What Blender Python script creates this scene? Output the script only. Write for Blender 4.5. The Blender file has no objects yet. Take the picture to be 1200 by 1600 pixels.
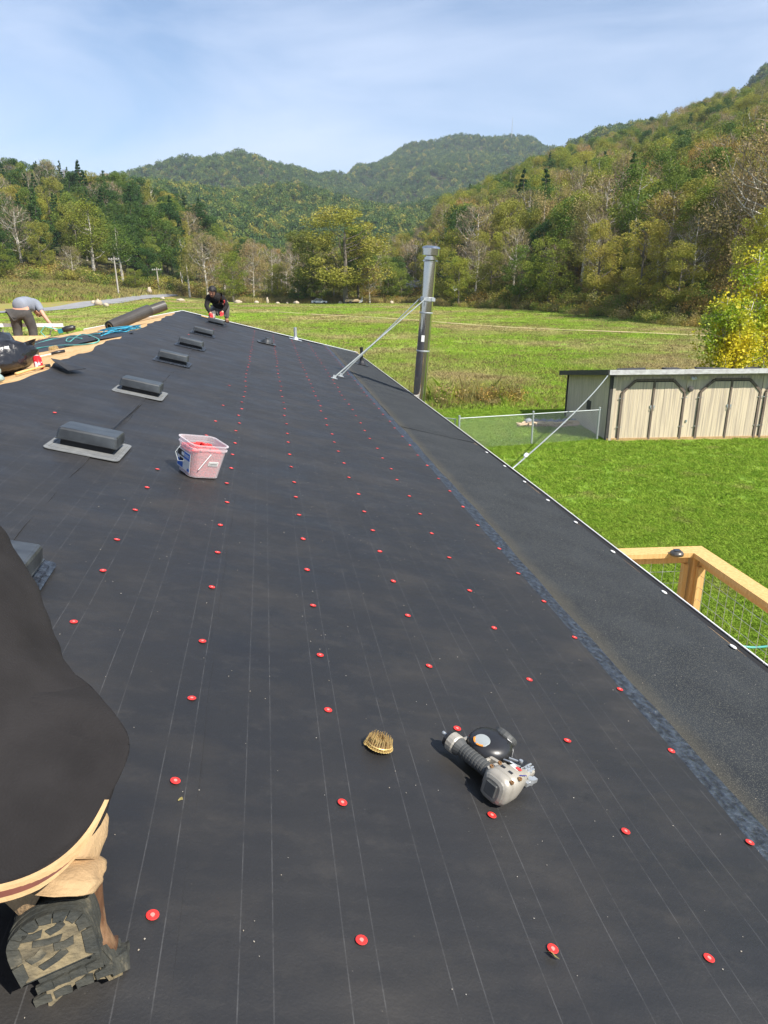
import bpy, math, random
import numpy as np
from mathutils import Vector, Matrix
PI = math.pi; rad = math.radians
sc = bpy.context.scene
COL = sc.collection
# ------------------------------------------------------------------ camera, light, exposure
CZ = 5.2                                   # eye height above the lawn (camera stands on the roof)
FPX = 1110.0; PITCH = math.atan(370 / FPX)
HEAD = rad(9.1)                            # the house runs 9.1 degrees left of the view direction
cam = bpy.data.cameras.new('camera'); camo = bpy.data.objects.new('camera', cam); COL.objects.link(camo)
camo.location = (0, 0, CZ); camo.rotation_euler = (PI / 2 - PITCH, 0, 0)
cam.sensor_fit = 'VERTICAL'; cam.sensor_height = 32.0; cam.lens = 32.0 * FPX / 1600
cam.clip_start = 0.05; cam.clip_end = 9000
sc.camera = camo
Rv = Vector((math.cos(HEAD), math.sin(HEAD), 0)); Lv = Vector((-math.sin(HEAD), math.cos(HEAD), 0))
SUN_X, SUN_E = rad(48), rad(46)
sund = (Rv * math.cos(SUN_X) - Lv * math.sin(SUN_X)) * math.cos(SUN_E) + Vector((0, 0, math.sin(SUN_E)))
sl = bpy.data.lights.new('sun', 'SUN'); sl.energy = 4.6; sl.angle = rad(0.53); sl.color = (1.0, 0.94, 0.85)
so = bpy.data.objects.new('sun', sl); COL.objects.link(so)
so.rotation_euler = sund.to_track_quat('Z', 'Y').to_euler(); so.location = (0, 0, 60)
world = bpy.data.worlds.new('World'); sc.world = world; world.use_nodes = True
nt = world.node_tree; nt.nodes.clear()
def wn(t, **k):
    n = nt.nodes.new(t)
    for a, b in k.items(): setattr(n, a, b)
    return n
sky = wn('ShaderNodeTexSky', sky_type='NISHITA'); sky.sun_disc = False
sky.sun_elevation = SUN_E; sky.sun_rotation = math.atan2(sund.x, sund.y)
sky.altitude = 600; sky.air_density = 1.0; sky.dust_density = 0.5; sky.ozone_density = 3.0
tc = wn('ShaderNodeTexCoord'); mp = wn('ShaderNodeMapping'); mp.inputs['Scale'].default_value = (1.0, 1.0, 3.6)
mp.inputs['Rotation'].default_value = (0.0, 0.22, 0.3)
n1 = wn('ShaderNodeTexNoise'); n1.inputs['Scale'].default_value = 1.9; n1.inputs['Detail'].default_value = 7; n1.inputs['Roughness'].default_value = 0.55
n1.inputs['Distortion'].default_value = 0.5
r1 = wn('ShaderNodeMapRange'); r1.inputs[1].default_value = 0.40; r1.inputs[2].default_value = 0.78; r1.inputs[3].default_value = 0.04; r1.inputs[4].default_value = 0.80
mx = wn('ShaderNodeMix', data_type='RGBA'); mx.inputs[7].default_value = (5.6, 6.3, 7.7, 1)
bg = wn('ShaderNodeBackground'); bg.inputs['Strength'].default_value = 0.087
ow = wn('ShaderNodeOutputWorld'); lk = nt.links.new
lk(tc.outputs['Generated'], mp.inputs['Vector']); lk(mp.outputs[0], n1.inputs['Vector']); lk(n1.outputs['Fac'], r1.inputs[0])
lk(r1.outputs[0], mx.inputs[0]); lk(sky.outputs[0], mx.inputs[6]); lk(mx.outputs[2], bg.inputs[0]); lk(bg.outputs[0], ow.inputs[0])
sc.view_settings.view_transform = 'Standard'; sc.view_settings.look = 'None'; sc.view_settings.gamma = 1
sc.view_settings.use_curve_mapping = False; sc.view_settings.exposure = 0.92
sc.render.engine = 'CYCLES'; sc.cycles.max_bounces = 6; sc.cycles.transparent_max_bounces = 12; sc.cycles.volume_bounces = 0
sc.cycles.use_denoising = True
rnd = random.Random(7); nr = np.random.default_rng(11)

# ------------------------------------------------------------------ materials
def material(name, col=(.5, .5, .5), col2=None, rough=.6, metal=0.0, scale=8.0, stretch=(1, 1, 1), coord='Object', lo=.35, hi=.65,
             bump=0.0, bscale=None, island=0.0, objrand=0.0, trans=0.0, spec=.5, detail=5, col3=None, scale3=1.2, lo3=.5, hi3=.7):
    m = bpy.data.materials.new(name); m.use_nodes = True; t = m.node_tree; N = t.nodes; L = t.links.new
    b = N['Principled BSDF']; b.inputs['Roughness'].default_value = rough; b.inputs['Metallic'].default_value = metal
    b.inputs['Specular IOR Level'].default_value = spec
    c = N.new('ShaderNodeTexCoord'); src = c.outputs[coord] if coord != 'World' else N.new('ShaderNodeNewGeometry').outputs['Position']
    mpn = N.new('ShaderNodeMapping'); mpn.inputs['Scale'].default_value = stretch; L(src, mpn.inputs[0])
    no = N.new('ShaderNodeTexNoise'); no.inputs['Scale'].default_value = scale; no.inputs['Detail'].default_value = detail; L(mpn.outputs[0], no.inputs['Vector'])
    rr = N.new('ShaderNodeMapRange'); rr.inputs[1].default_value = lo; rr.inputs[2].default_value = hi; L(no.outputs['Fac'], rr.inputs[0])
    mi = N.new('ShaderNodeMix'); mi.data_type = 'RGBA'; mi.inputs[6].default_value = (*col, 1)
    mi.inputs[7].default_value = (*(col2 or tuple(x * .8 for x in col)), 1); L(rr.outputs[0], mi.inputs[0]); out = mi.outputs[2]
    if col3:
        no3 = N.new('ShaderNodeTexNoise'); no3.inputs['Scale'].default_value = scale3; no3.inputs['Detail'].default_value = 6; L(mpn.outputs[0], no3.inputs['Vector'])
        r3 = N.new('ShaderNodeMapRange'); r3.inputs[1].default_value = lo3; r3.inputs[2].default_value = hi3; L(no3.outputs['Fac'], r3.inputs[0])
        m3 = N.new('ShaderNodeMix'); m3.data_type = 'RGBA'; L(r3.outputs[0], m3.inputs[0]); L(out, m3.inputs[6]); m3.inputs[7].default_value = (*col3, 1); out = m3.outputs[2]
    if island or objrand:
        hs = N.new('ShaderNodeHueSaturation'); L(out, hs.inputs['Color'])
        a = N.new('ShaderNodeMath'); a.operation = 'MULTIPLY_ADD'
        if island:
            g = N.new('ShaderNodeNewGeometry'); L(g.outputs['Random Per Island'], a.inputs[0]); a.inputs[1].default_value = island * 2; a.inputs[2].default_value = 1 - island
        else:
            a.inputs[0].default_value = 0; a.inputs[2].default_value = 1
        v = a.outputs[0]
        if objrand:
            oi = N.new('ShaderNodeObjectInfo'); q = N.new('ShaderNodeMath'); q.operation = 'MULTIPLY_ADD'; L(oi.outputs['Random'], q.inputs[0])
            q.inputs[1].default_value = objrand * 1.2; q.inputs[2].default_value = 1 - objrand * .6
            w = N.new('ShaderNodeMath'); w.operation = 'MULTIPLY'; L(v, w.inputs[0]); L(q.outputs[0], w.inputs[1]); v = w.outputs[0]
            h = N.new('ShaderNodeMath'); h.operation = 'MULTIPLY_ADD'; L(oi.outputs['Random'], h.inputs[0]); h.inputs[1].default_value = -.10 * objrand; h.inputs[2].default_value = .5 + .04 * objrand
            L(h.outputs[0], hs.inputs['Hue'])
        L(v, hs.inputs['Value']); out = hs.outputs[0]
    L(out, b.inputs['Base Color'])
    if bump:
        nb = N.new('ShaderNodeTexNoise'); nb.inputs['Scale'].default_value = bscale or scale * 3; nb.inputs['Detail'].default_value = 6; L(mpn.outputs[0], nb.inputs['Vector'])
        bp = N.new('ShaderNodeBump'); bp.inputs['Strength'].default_value = bump; bp.inputs['Distance'].default_value = .02; L(nb.outputs['Fac'], bp.inputs['Height']); L(bp.outputs[0], b.inputs['Normal'])
    if trans:
        tr = N.new('ShaderNodeBsdfTranslucent'); L(out, tr.inputs['Color']); ms = N.new('ShaderNodeMixShader'); ms.inputs[0].default_value = trans
        L(b.outputs[0], ms.inputs[1]); L(tr.outputs[0], ms.inputs[2]); L(ms.outputs[0], N['Material Output'].inputs['Surface'])
    return m
MT = {}
def leafmat(n, a, b, **k):
    MT[n] = material(n, a, b, rough=.65, scale=.35, island=.30, objrand=.5, trans=.30, spec=.2, **k)
leafmat('leaf_green', (.100, .180, .028), (.170, .230, .038))
leafmat('leaf_olive', (.230, .260, .040), (.300, .290, .055))
leafmat('leaf_dark', (.045, .105, .024), (.078, .140, .030))
leafmat('leaf_yellow', (.29, .30, .04), (.20, .26, .035))
leafmat('leaf_orange', (.40, .27, .06), (.30, .27, .06))
leafmat('leaf_brown', (.32, .26, .105), (.27, .26, .085))
leafmat('needle', (.046, .115, .034), (.080, .160, .040))
leafmat('leaf_far', (.088, .160, .030), (.125, .185, .034))
leafmat('leaf_far_dark', (.056, .118, .032), (.084, .148, .034))
MT['leaf_gold'] = material('leaf_gold', (.66, .56, .03), (.27, .38, .03), rough=.55, scale=.6, lo=.44, hi=.58, island=.35, trans=.35, spec=.3)
MT['leaf_shrub'] = material('leaf_shrub', (.14, .22, .04), (.22, .27, .06), rough=.55, scale=2, island=.35, trans=.3)
MT['leaf_dead'] = material('leaf_dead', (.19, .075, .03), (.13, .06, .03), rough=.7, scale=3, island=.3, trans=.2)
MT['bark'] = material('bark', (.17, .145, .115), (.10, .085, .068), scale=3, stretch=(1, 1, .3), rough=.9)
MT['bark_pale'] = material('bark_pale', (.62, .58, .50), (.34, .30, .24), scale=1.6, rough=.85)
MT['bark_dark'] = material('bark_dark', (.085, .070, .055), (.05, .042, .034), scale=3, rough=.9)
MT['twig'] = material('twig', (.26, .205, .135), (.17, .135, .09), scale=3, rough=.9)
MT['osb'] = material('osb', (.62, .40, .185), (.50, .30, .12), scale=34, stretch=(1, .35, 1), rough=.8, lo=.4, hi=.6, bump=.25, bscale=90, col3=(.70, .48, .25), scale3=3, lo3=.5, hi3=.8)
MT['lumber'] = material('lumber', (.66, .43, .17), (.54, .33, .115), scale=5, stretch=(9, 9, .7), rough=.65, bump=.1, bscale=20, island=.06)
MT['white_metal'] = material('white_metal', (.78, .78, .76), (.66, .66, .64), rough=.4, scale=4)
MT['siding'] = material('siding', (.56, .54, .49), (.50, .48, .43), rough=.7, scale=3)
MT['red_cap'] = material('red_cap', (.72, .035, .028), (.60, .03, .025), rough=.38, scale=40)
MT['steel'] = material('steel', (.60, .58, .54), (.45, .43, .41), rough=.09, metal=1.0, scale=2, stretch=(1, 1, .2), bump=.03, bscale=3)
MT['galv'] = material('galv', (.60, .62, .62), (.50, .52, .53), rough=.42, metal=.75, scale=14)
MT['galv_dull'] = material('galv_dull', (.40, .43, .42), (.33, .36, .35), rough=.5, metal=.4, scale=14)
MT['black_metal'] = material('black_metal', (.020, .022, .024), (.055, .062, .066), rough=.36, scale=7, stretch=(1, 3, 1), spec=.6, lo=.4, hi=.75)
MT['flange_grey'] = material('flange_grey', (.19, .195, .19), (.14, .145, .145), rough=.6, scale=16)
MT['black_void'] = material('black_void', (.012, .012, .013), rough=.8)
MT['black_plastic'] = material('black_plastic', (.014, .014, .015), (.022, .022, .024), rough=.35, scale=20)
MT['bag_plastic'] = material('bag_plastic', (.010, .010, .012), (.018, .018, .02), rough=.24, scale=6, bump=1.0, bscale=10, spec=.7)
MT['rubber_grip'] = material('rubber_grip', (.070, .072, .070), (.05, .052, .05), rough=.6, scale=30)
MT['tool_metal'] = material('tool_metal', (.40, .37, .31), (.33, .305, .26), rough=.42, metal=.25, scale=10, bump=.06, bscale=80)
MT['tool_edge'] = material('tool_edge', (.30, .285, .25), rough=.45, metal=.3, scale=10)
MT['brass'] = material('brass', (.58, .44, .18), (.42, .27, .12), rough=.4, metal=.35, scale=60)
MT['brass_dark'] = material('brass_dark', (.36, .20, .09), (.25, .15, .07), rough=.5, metal=.5, scale=60)
MT['white_label'] = material('white_label', (.72, .72, .70), rough=.5)
MT['orange_label'] = material('orange_label', (.75, .26, .03), rough=.5)
MT['blue_label'] = material('blue_label', (.03, .13, .48), rough=.4)
MT['blue_mark'] = material('blue_mark', (.03, .03, .22), rough=.5)
MT['black_cloth'] = material('black_cloth', (.016, .0145, .0145), (.023, .021, .021), rough=.92, scale=9, bump=.25, bscale=240, spec=.2)
MT['grey_cloth'] = material('grey_cloth', (.23, .25, .30), (.19, .21, .25), rough=.9, scale=6)
MT['dark_trousers'] = material('dark_trousers', (.040, .037, .035), (.06, .055, .05), rough=.9, scale=9)
MT['khaki'] = material('khaki', (.46, .315, .165), (.36, .235, .12), rough=.88, scale=11, bump=.25, bscale=160, col3=(.26, .17, .09), scale3=7, lo3=.55, hi3=.75)
MT['grey_trousers'] = material('grey_trousers', (.10, .095, .09), (.36, .33, .31), rough=.9, scale=5, lo=.5, hi=.56)
MT['skin'] = material('skin', (.55, .30, .20), (.46, .235, .155), rough=.55, scale=5)
MT['hair'] = material('hair', (.010, .009, .008), (.02, .017, .015), rough=.5, scale=30, bump=.8, bscale=60)
MT['leather'] = material('leather', (.19, .088, .036), (.115, .054, .026), rough=.6, scale=10, bump=.35, bscale=45, col3=(.28, .17, .09), scale3=14, lo3=.55, hi3=.7)
MT['leather_belt'] = material('leather_belt', (.14, .035, .016), (.10, .026, .014), rough=.5, scale=10)
MT['leather_tan'] = material('leather_tan', (.48, .315, .15), (.38, .24, .11), rough=.75, scale=16, bump=.2, bscale=100)
MT['thread'] = material('thread', (.75, .72, .66), rough=.8)
MT['sole'] = material('sole', (.026, .029, .026), (.060, .058, .044), rough=.8, scale=22, bump=.35, bscale=70, col3=(.20, .17, .11), scale3=26, lo3=.60, hi3=.78)
MT['sole_mud'] = material('sole_mud', (.24, .19, .105), (.10, .085, .055), rough=.9, scale=30, bump=.4, bscale=90)
MT['red_glove'] = material('red_glove', (.60, .04, .04), rough=.7)
MT['hose'] = material('hose', (.10, .42, .36), (.08, .36, .32), rough=.4, scale=5)
MT['blue_strap'] = material('blue_strap', (.04, .33, .48), (.03, .25, .38), rough=.6, scale=9)
MT['teal_tool'] = material('teal_tool', (.01, .16, .18), rough=.4)
MT['stone'] = material('stone', (.50, .42, .31), (.36, .30, .22), rough=.9, scale=2.5, bump=.5, bscale=6)
MT['pole_wood'] = material('pole_wood', (.42, .39, .34), (.32, .29, .25), rough=.9, scale=1.5, stretch=(1, 1, .3))
MT['glass_dark'] = material('glass_dark', (.02, .025, .03), rough=.1)
MT['car_white'] = material('car_white', (.66, .67, .68), rough=.3)
MT['tarp_roof'] = material('tarp_roof', (.55, .45, .27), (.38, .26, .14), rough=.8, scale=1.2)
MT['far_wall'] = material('far_wall', (.24, .23, .22), rough=.8)
MT['trim_brown'] = material('trim_brown', (.115, .088, .066), (.19, .15, .115), rough=.8, scale=3, stretch=(6, 6, 1), lo=.4, hi=.7)
MT['fascia_dark'] = material('fascia_dark', (.040, .038, .034), (.06, .055, .05), rough=.8, scale=6)
MT['fascia_white'] = material('fascia_white', (.52, .52, .51), (.36, .35, .34), rough=.7, scale=3, stretch=(2, 2, 4), lo=.4, hi=.7)
MT['tar'] = material('tar', (.035, .034, .033), (.055, .052, .05), rough=.85, scale=4)
MT['shed_side'] = material('shed_side', (.56, .48, .36), (.44, .38, .28), rough=.85, scale=2.2, stretch=(6, 6, .6))
MT['shed_plank'] = material('shed_plank', (.62, .52, .365), (.33, .275, .22), rough=.82, scale=2.2, stretch=(9, 9, .28), lo=.42, hi=.72, island=.05, objrand=0, bump=.12, bscale=20)
MT['firewood'] = material('firewood', (.62, .46, .30), (.40, .28, .18), rough=.85, scale=7, island=.2)
MT['stone_grey'] = material('stone_grey', (.28, .30, .33), (.20, .21, .24), rough=.8, scale=7)
MT['plastic_green'] = material('plastic_green', (.36, .47, .45), (.30, .40, .38), rough=.3, scale=9, bump=.6, bscale=30)
MT['coke_red'] = material('coke_red', (.62, .015, .02), (.72, .70, .70), rough=.3, scale=22, lo=.56, hi=.58, metal=.1)
MT['debris'] = material('debris', (.36, .30, .22), (.42, .40, .36), rough=.9, scale=50)

def felt_material():
    m = bpy.data.materials.new('underlayment'); m.use_nodes = True; t = m.node_tree; N = t.nodes; L = t.links.new
    b = N['Principled BSDF']; b.inputs['Roughness'].default_value = .55; b.inputs['Specular IOR Level'].default_value = .62
    c = N.new('ShaderNodeTexCoord'); P = c.outputs['Object']
    sep = N.new('ShaderNodeSeparateXYZ'); L(P, sep.inputs[0])
    def noise(scale, stretch, detail=5, rough=.5):
        q = N.new('ShaderNodeMapping'); q.inputs['Scale'].default_value = stretch; L(P, q.inputs[0])
        n = N.new('ShaderNodeTexNoise'); n.inputs['Scale'].default_value = scale; n.inputs['Detail'].default_value = detail; n.inputs['Roughness'].default_value = rough; L(q.outputs[0], n.inputs['Vector']); return n.outputs['Fac']
    def rng(x, a, b_, c_=0, d=1):
        r = N.new('ShaderNodeMapRange'); r.inputs[1].default_value = a; r.inputs[2].default_value = b_; r.inputs[3].default_value = c_; r.inputs[4].default_value = d; L(x, r.inputs[0]); return r.outputs[0]
    def mix(f, a, bb):
        k = N.new('ShaderNodeMix'); k.data_type = 'RGBA'; L(f, k.inputs[0])
        for i, v in ((6, a), (7, bb)):
            if isinstance(v, tuple): k.inputs[i].default_value = (*v, 1)
            else: L(v, k.inputs[i])
        return k.outputs[2]
    def mth(op, a, bb=None):
        k = N.new('ShaderNodeMath'); k.operation = op
        for i, v in ((0, a), (1, bb)):
            if v is None: continue
            if isinstance(v, (int, float)): k.inputs[i].default_value = v
            else: L(v, k.inputs[i])
        return k.outputs[0]
    base = mix(rng(noise(1.1, (1, .5, 1)), .35, .7), (.0095, .0096, .0104), (.0150, .0144, .0142))
    dust = mix(mth('MULTIPLY', rng(noise(2.1, (1, 1.5, 1), 10, .68), .48, .78), .60), base, (.040, .034, .027))
    scuff = mix(mth('MULTIPLY', rng(noise(7, (1, 1.4, 1), 9, .75), .52, .76), .50), dust, (.040, .036, .031))
    streak = mix(mth('MULTIPLY', rng(noise(2.6, (1, 2.4, 1), 8, .62), .60, .80), .35), scuff, (.050, .042, .031))
    mark = mix(mth('MULTIPLY', rng(noise(4.2, (1, 1.6, 1), 8, .72), .62, .72), .75), streak, (.0055, .0055, .0055))
    # printed lay lines: pairs of thin pale lines along the roll
    s1 = mth('FRACT', mth('DIVIDE', mth('ADD', sep.outputs['X'], 10.08 - .128 + .105), .21))
    d1 = mth('ABSOLUTE', mth('SUBTRACT', mth('ABSOLUTE', mth('SUBTRACT', s1, .5)), .155))
    line = rng(d1, .003, .008, 1, 0)
    brk = rng(noise(22, (1, .5, 1), 8, .75), .36, .62)
    far = rng(sep.outputs['Y'], 2.5, 9.0, .115, .035)
    lined = mix(mth('MULTIPLY', mth('MULTIPLY', line, brk), far), mark, (.36, .36, .36))
    sp = N.new('ShaderNodeTexVoronoi'); sp.inputs['Scale'].default_value = 26; L(P, sp.inputs['Vector'])
    spk = rng(sp.outputs['Distance'], .030, .055, 1, 0)
    spk = mth('MULTIPLY', spk, rng(noise(3.0, (1, 1, 1), 4), .50, .66))
    L(mix(mth('MULTIPLY', spk, .4), lined, (.20, .18, .15)), b.inputs['Base Color'])
    bp = N.new('ShaderNodeBump'); bp.inputs['Strength'].default_value = .60; bp.inputs['Distance'].default_value = .022
    hh = mth('ADD', mth('MULTIPLY', noise(1.5, (.45, 2.4, 1), 3), 1.6), mth('MULTIPLY', noise(160, (1, 1, 1), 3), .06)); L(hh, bp.inputs['Height']); L(bp.outputs[0], b.inputs['Normal'])
    L(rng(noise(3, (1, 1, 1)), .3, .7, .48, .68), b.inputs['Roughness'])
    return m
MT['felt'] = felt_material()
def roll_roofing():
    m = material('roll_roofing', (.022, .026, .032), (.033, .038, .044), rough=.9, scale=3.0, spec=.25, bump=.6, bscale=260)
    t = m.node_tree; N = t.nodes; L = t.links.new; b = N['Principled BSDF']; old = b.inputs['Base Color'].links[0].from_socket
    c = N.new('ShaderNodeTexCoord'); v = N.new('ShaderNodeTexVoronoi'); v.inputs['Scale'].default_value = 420; L(c.outputs['Object'], v.inputs['Vector'])
    wn_ = N.new('ShaderNodeSeparateColor'); L(v.outputs['Color'], wn_.inputs[0])
    r = N.new('ShaderNodeMapRange'); r.inputs[1].default_value = .80; r.inputs[2].default_value = .95; L(wn_.outputs[0], r.inputs[0])
    mi = N.new('ShaderNodeMix'); mi.data_type = 'RGBA'; L(r.outputs[0], mi.inputs[0]); L(old, mi.inputs[6]); mi.inputs[7].default_value = (.12, .12, .10, 1)
    # sand washed along the foot of the strip
    sp = N.new('ShaderNodeSeparateXYZ'); L(c.outputs['Object'], sp.inputs[0])
    nn = N.new('ShaderNodeTexNoise'); nn.inputs['Scale'].default_value = 5; nn.inputs['Detail'].default_value = 6; L(c.outputs['Object'], nn.inputs['Vector'])
    ad = N.new('ShaderNodeMath'); ad.operation = 'MULTIPLY_ADD'; ad.inputs[1].default_value = .10; L(nn.outputs['Fac'], ad.inputs[0]); L(sp.outputs['X'], ad.inputs[2])
    r2 = N.new('ShaderNodeMapRange'); r2.inputs[1].default_value = 1.50; r2.inputs[2].default_value = 1.64; r2.inputs[3].default_value = .55; r2.inputs[4].default_value = 0; L(ad.outputs[0], r2.inputs[0])
    m2 = N.new('ShaderNodeMix'); m2.data_type = 'RGBA'; L(r2.outputs[0], m2.inputs[0]); L(mi.outputs[2], m2.inputs[6]); m2.inputs[7].default_value = (.105, .092, .062, 1)
    L(m2.outputs[2], b.inputs['Base Color']); return m
MT['roll_roofing'] = roll_roofing()
MT['flashing'] = material('flashing', (.012, .015, .022), (.048, .064, .088), rough=.45, scale=40, stretch=(1, .8, 1), lo=.40, hi=.72, bump=.9, bscale=40, spec=.55, detail=9)

# ------------------------------------------------------------------ mesh building
I4 = Matrix.Identity(4)
class MB:
    def __init__(s): s.v = []; s.f = []
    def add(s, vs, fs, M=None):
        o = len(s.v); s.v += [tuple(M @ Vector(p)) if M is not None else tuple(p) for p in vs]; s.f += [tuple(i + o for i in f) for f in fs]; return s
    def box(s, sx, sy, sz, M=None, c=(0, 0, 0), bev=0.0):
        x, y, z = sx / 2, sy / 2, sz / 2; k = c
        if bev <= 0:
            vs = [(a * x + k[0], b * y + k[1], d * z + k[2]) for d in (-1, 1) for a, b in ((-1, -1), (1, -1), (1, 1), (-1, 1))]
            return s.add(vs, [(3, 2, 1, 0), (4, 5, 6, 7), (0, 1, 5, 4), (1, 2, 6, 5), (2, 3, 7, 6), (3, 0, 4, 7)], M)
        rings = []; e = bev
        for zz, i in ((-z, e), (-z + e, 0), (z - e, 0), (z, e)):
            X, Y = x - i, y - i; q = e * .6
            rings.append([(a + k[0], b + k[1], zz + k[2]) for a, b in ((-X + q, -Y), (X - q, -Y), (X, -Y + q), (X, Y - q), (X - q, Y), (-X + q, Y), (-X, Y - q), (-X, -Y + q))])
        return s.rings(rings, True, M)
    def rings(s, rs, cap=True, M=None, close=True):
        n = len(rs[0]); vs = [p for r in rs for p in r]; fs = []
        for i in range(len(rs) - 1):
            for j in range(n if close else n - 1):
                k = (j + 1) % n; fs.append((i * n + j, i * n + k, (i + 1) * n + k, (i + 1) * n + j))
        if cap: fs.append(tuple(reversed(range(n)))); fs.append(tuple((len(rs) - 1) * n + j for j in range(n)))
        return s.add(vs, fs, M)
    def lathe(s, prof, n=16, M=None, cap=True):
        return s.rings([[(r * math.cos(2 * PI * j / n), r * math.sin(2 * PI * j / n), z) for j in range(n)] for r, z in prof], cap, M)
    def tube(s, path, r, n=6, M=None, cap=True, flat=1.0):
        P = [Vector(p) for p in path]; rs = []; up = Vector((0, 0, 1)); prev = None
        for i, p in enumerate(P):
            d = (P[min(i + 1, len(P) - 1)] - P[max(i - 1, 0)]).normalized()
            if prev is None: a = d.cross(up if abs(d.z) < .9 else Vector((1, 0, 0))).normalized()
            else:
                a = prev - d * prev.dot(d); a = a.normalized() if a.length > 1e-6 else d.orthogonal().normalized()
            prev = a; b = d.cross(a); q = r[i] if isinstance(r, (list, tuple)) else r
            rs.append([tuple(p + (a * math.cos(2 * PI * j / n) + b * math.sin(2 * PI * j / n) * flat) * q) for j in range(n)])
        return s.rings(rs, cap, M)
    def prism(s, outline, z0, z1, M=None):
        n = len(outline); return s.rings([[(x, y, z0) for x, y in outline], [(x, y, z1) for x, y in outline]], True, M)
    def mesh(s, name, smooth=False):
        me = bpy.data.meshes.new(name); me.from_pydata(s.v, [], s.f); me.update()
        if smooth: me.shade_smooth()
        return me
def np_mesh(name, V, Fq, smooth=False):
    me = bpy.data.meshes.new(name); V = np.asarray(V, np.float32).reshape(-1, 3); Fq = np.asarray(Fq, np.int32); k = Fq.shape[1]
    me.vertices.add(len(V)); me.vertices.foreach_set('co', V.ravel()); me.loops.add(Fq.size); me.loops.foreach_set('vertex_index', Fq.ravel())
    me.polygons.add(len(Fq)); me.polygons.foreach_set('loop_start', np.arange(0, Fq.size, k, dtype=np.int32)); me.update(calc_edges=True); me.validate()
    if smooth: me.shade_smooth()
    return me
WM = {}
def link(o): COL.objects.link(o)
def setprops(o, label=None, cat=None, group=None, kind=None):
    for k, v in (('label', label), ('category', cat), ('group', group), ('kind', kind)):
        if v: o[k] = v
def place(o, parent, M):
    WM[o] = M
    if parent is not None: o.parent = parent; o.matrix_basis = WM[parent].inverted() @ M
    else: o.matrix_basis = M
def empty(name, M, label, cat, group=None, parent=None):
    o = bpy.data.objects.new(name, None); o.empty_display_size = .2; link(o); place(o, parent, M); setprops(o, label, cat, group); return o
def obj(name, me, mat, parent=None, M=I4, label=None, cat=None, group=None, kind=None, smooth=False):
    if isinstance(me, MB): me = me.mesh(name, smooth)
    o = bpy.data.objects.new(name, me); link(o)
    if mat is not None and not me.materials: me.materials.append(MT[mat] if isinstance(mat, str) else mat)
    place(o, parent, M); setprops(o, label, cat, group, kind); return o
def T(x, y, z): return Matrix.Translation((x, y, z))
def RZ(a): return Matrix.Rotation(a, 4, 'Z')
def RX(a): return Matrix.Rotation(a, 4, 'X')
def RY(a): return Matrix.Rotation(a, 4, 'Y')
def frame(o, x, y, z):
    return Matrix(((x[0], y[0], z[0], o[0]), (x[1], y[1], z[1], o[1]), (x[2], y[2], z[2], o[2]), (0, 0, 0, 1)))
# house frame: u across (right, towards the eave), w along the ridge, z relative to the eye
HM = T(0, 0, CZ) @ RZ(HEAD)
SL, SLL = .25, .1775                       # slopes of the near and the far side of the roof
def zr(u): return -1.3 - SL * u
UR = -1.95; ZRIDGE = zr(UR)                # the ridge
def zl(u): return ZRIDGE - SLL * (UR - u)
def RF(u, w, rot=0, off=0.0):
    """frame standing on the near roof side at (u, w): x down the slope, y along the ridge, z the normal"""
    k = math.sqrt(1 + SL * SL); return HM @ T(u, w, zr(u)) @ frame((0, 0, 0), (1 / k, 0, -SL / k), (0, 1, 0), (SL / k, 0, 1 / k)) @ T(0, 0, off) @ RZ(rot)
def LF(u, w, rot=0, off=0.0):
    k = math.sqrt(1 + SLL * SLL); return HM @ T(u, w, zl(u)) @ frame((0, 0, 0), (1 / k, 0, SLL / k), (0, 1, 0), (-SLL / k, 0, 1 / k)) @ T(0, 0, off) @ RZ(rot)

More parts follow.
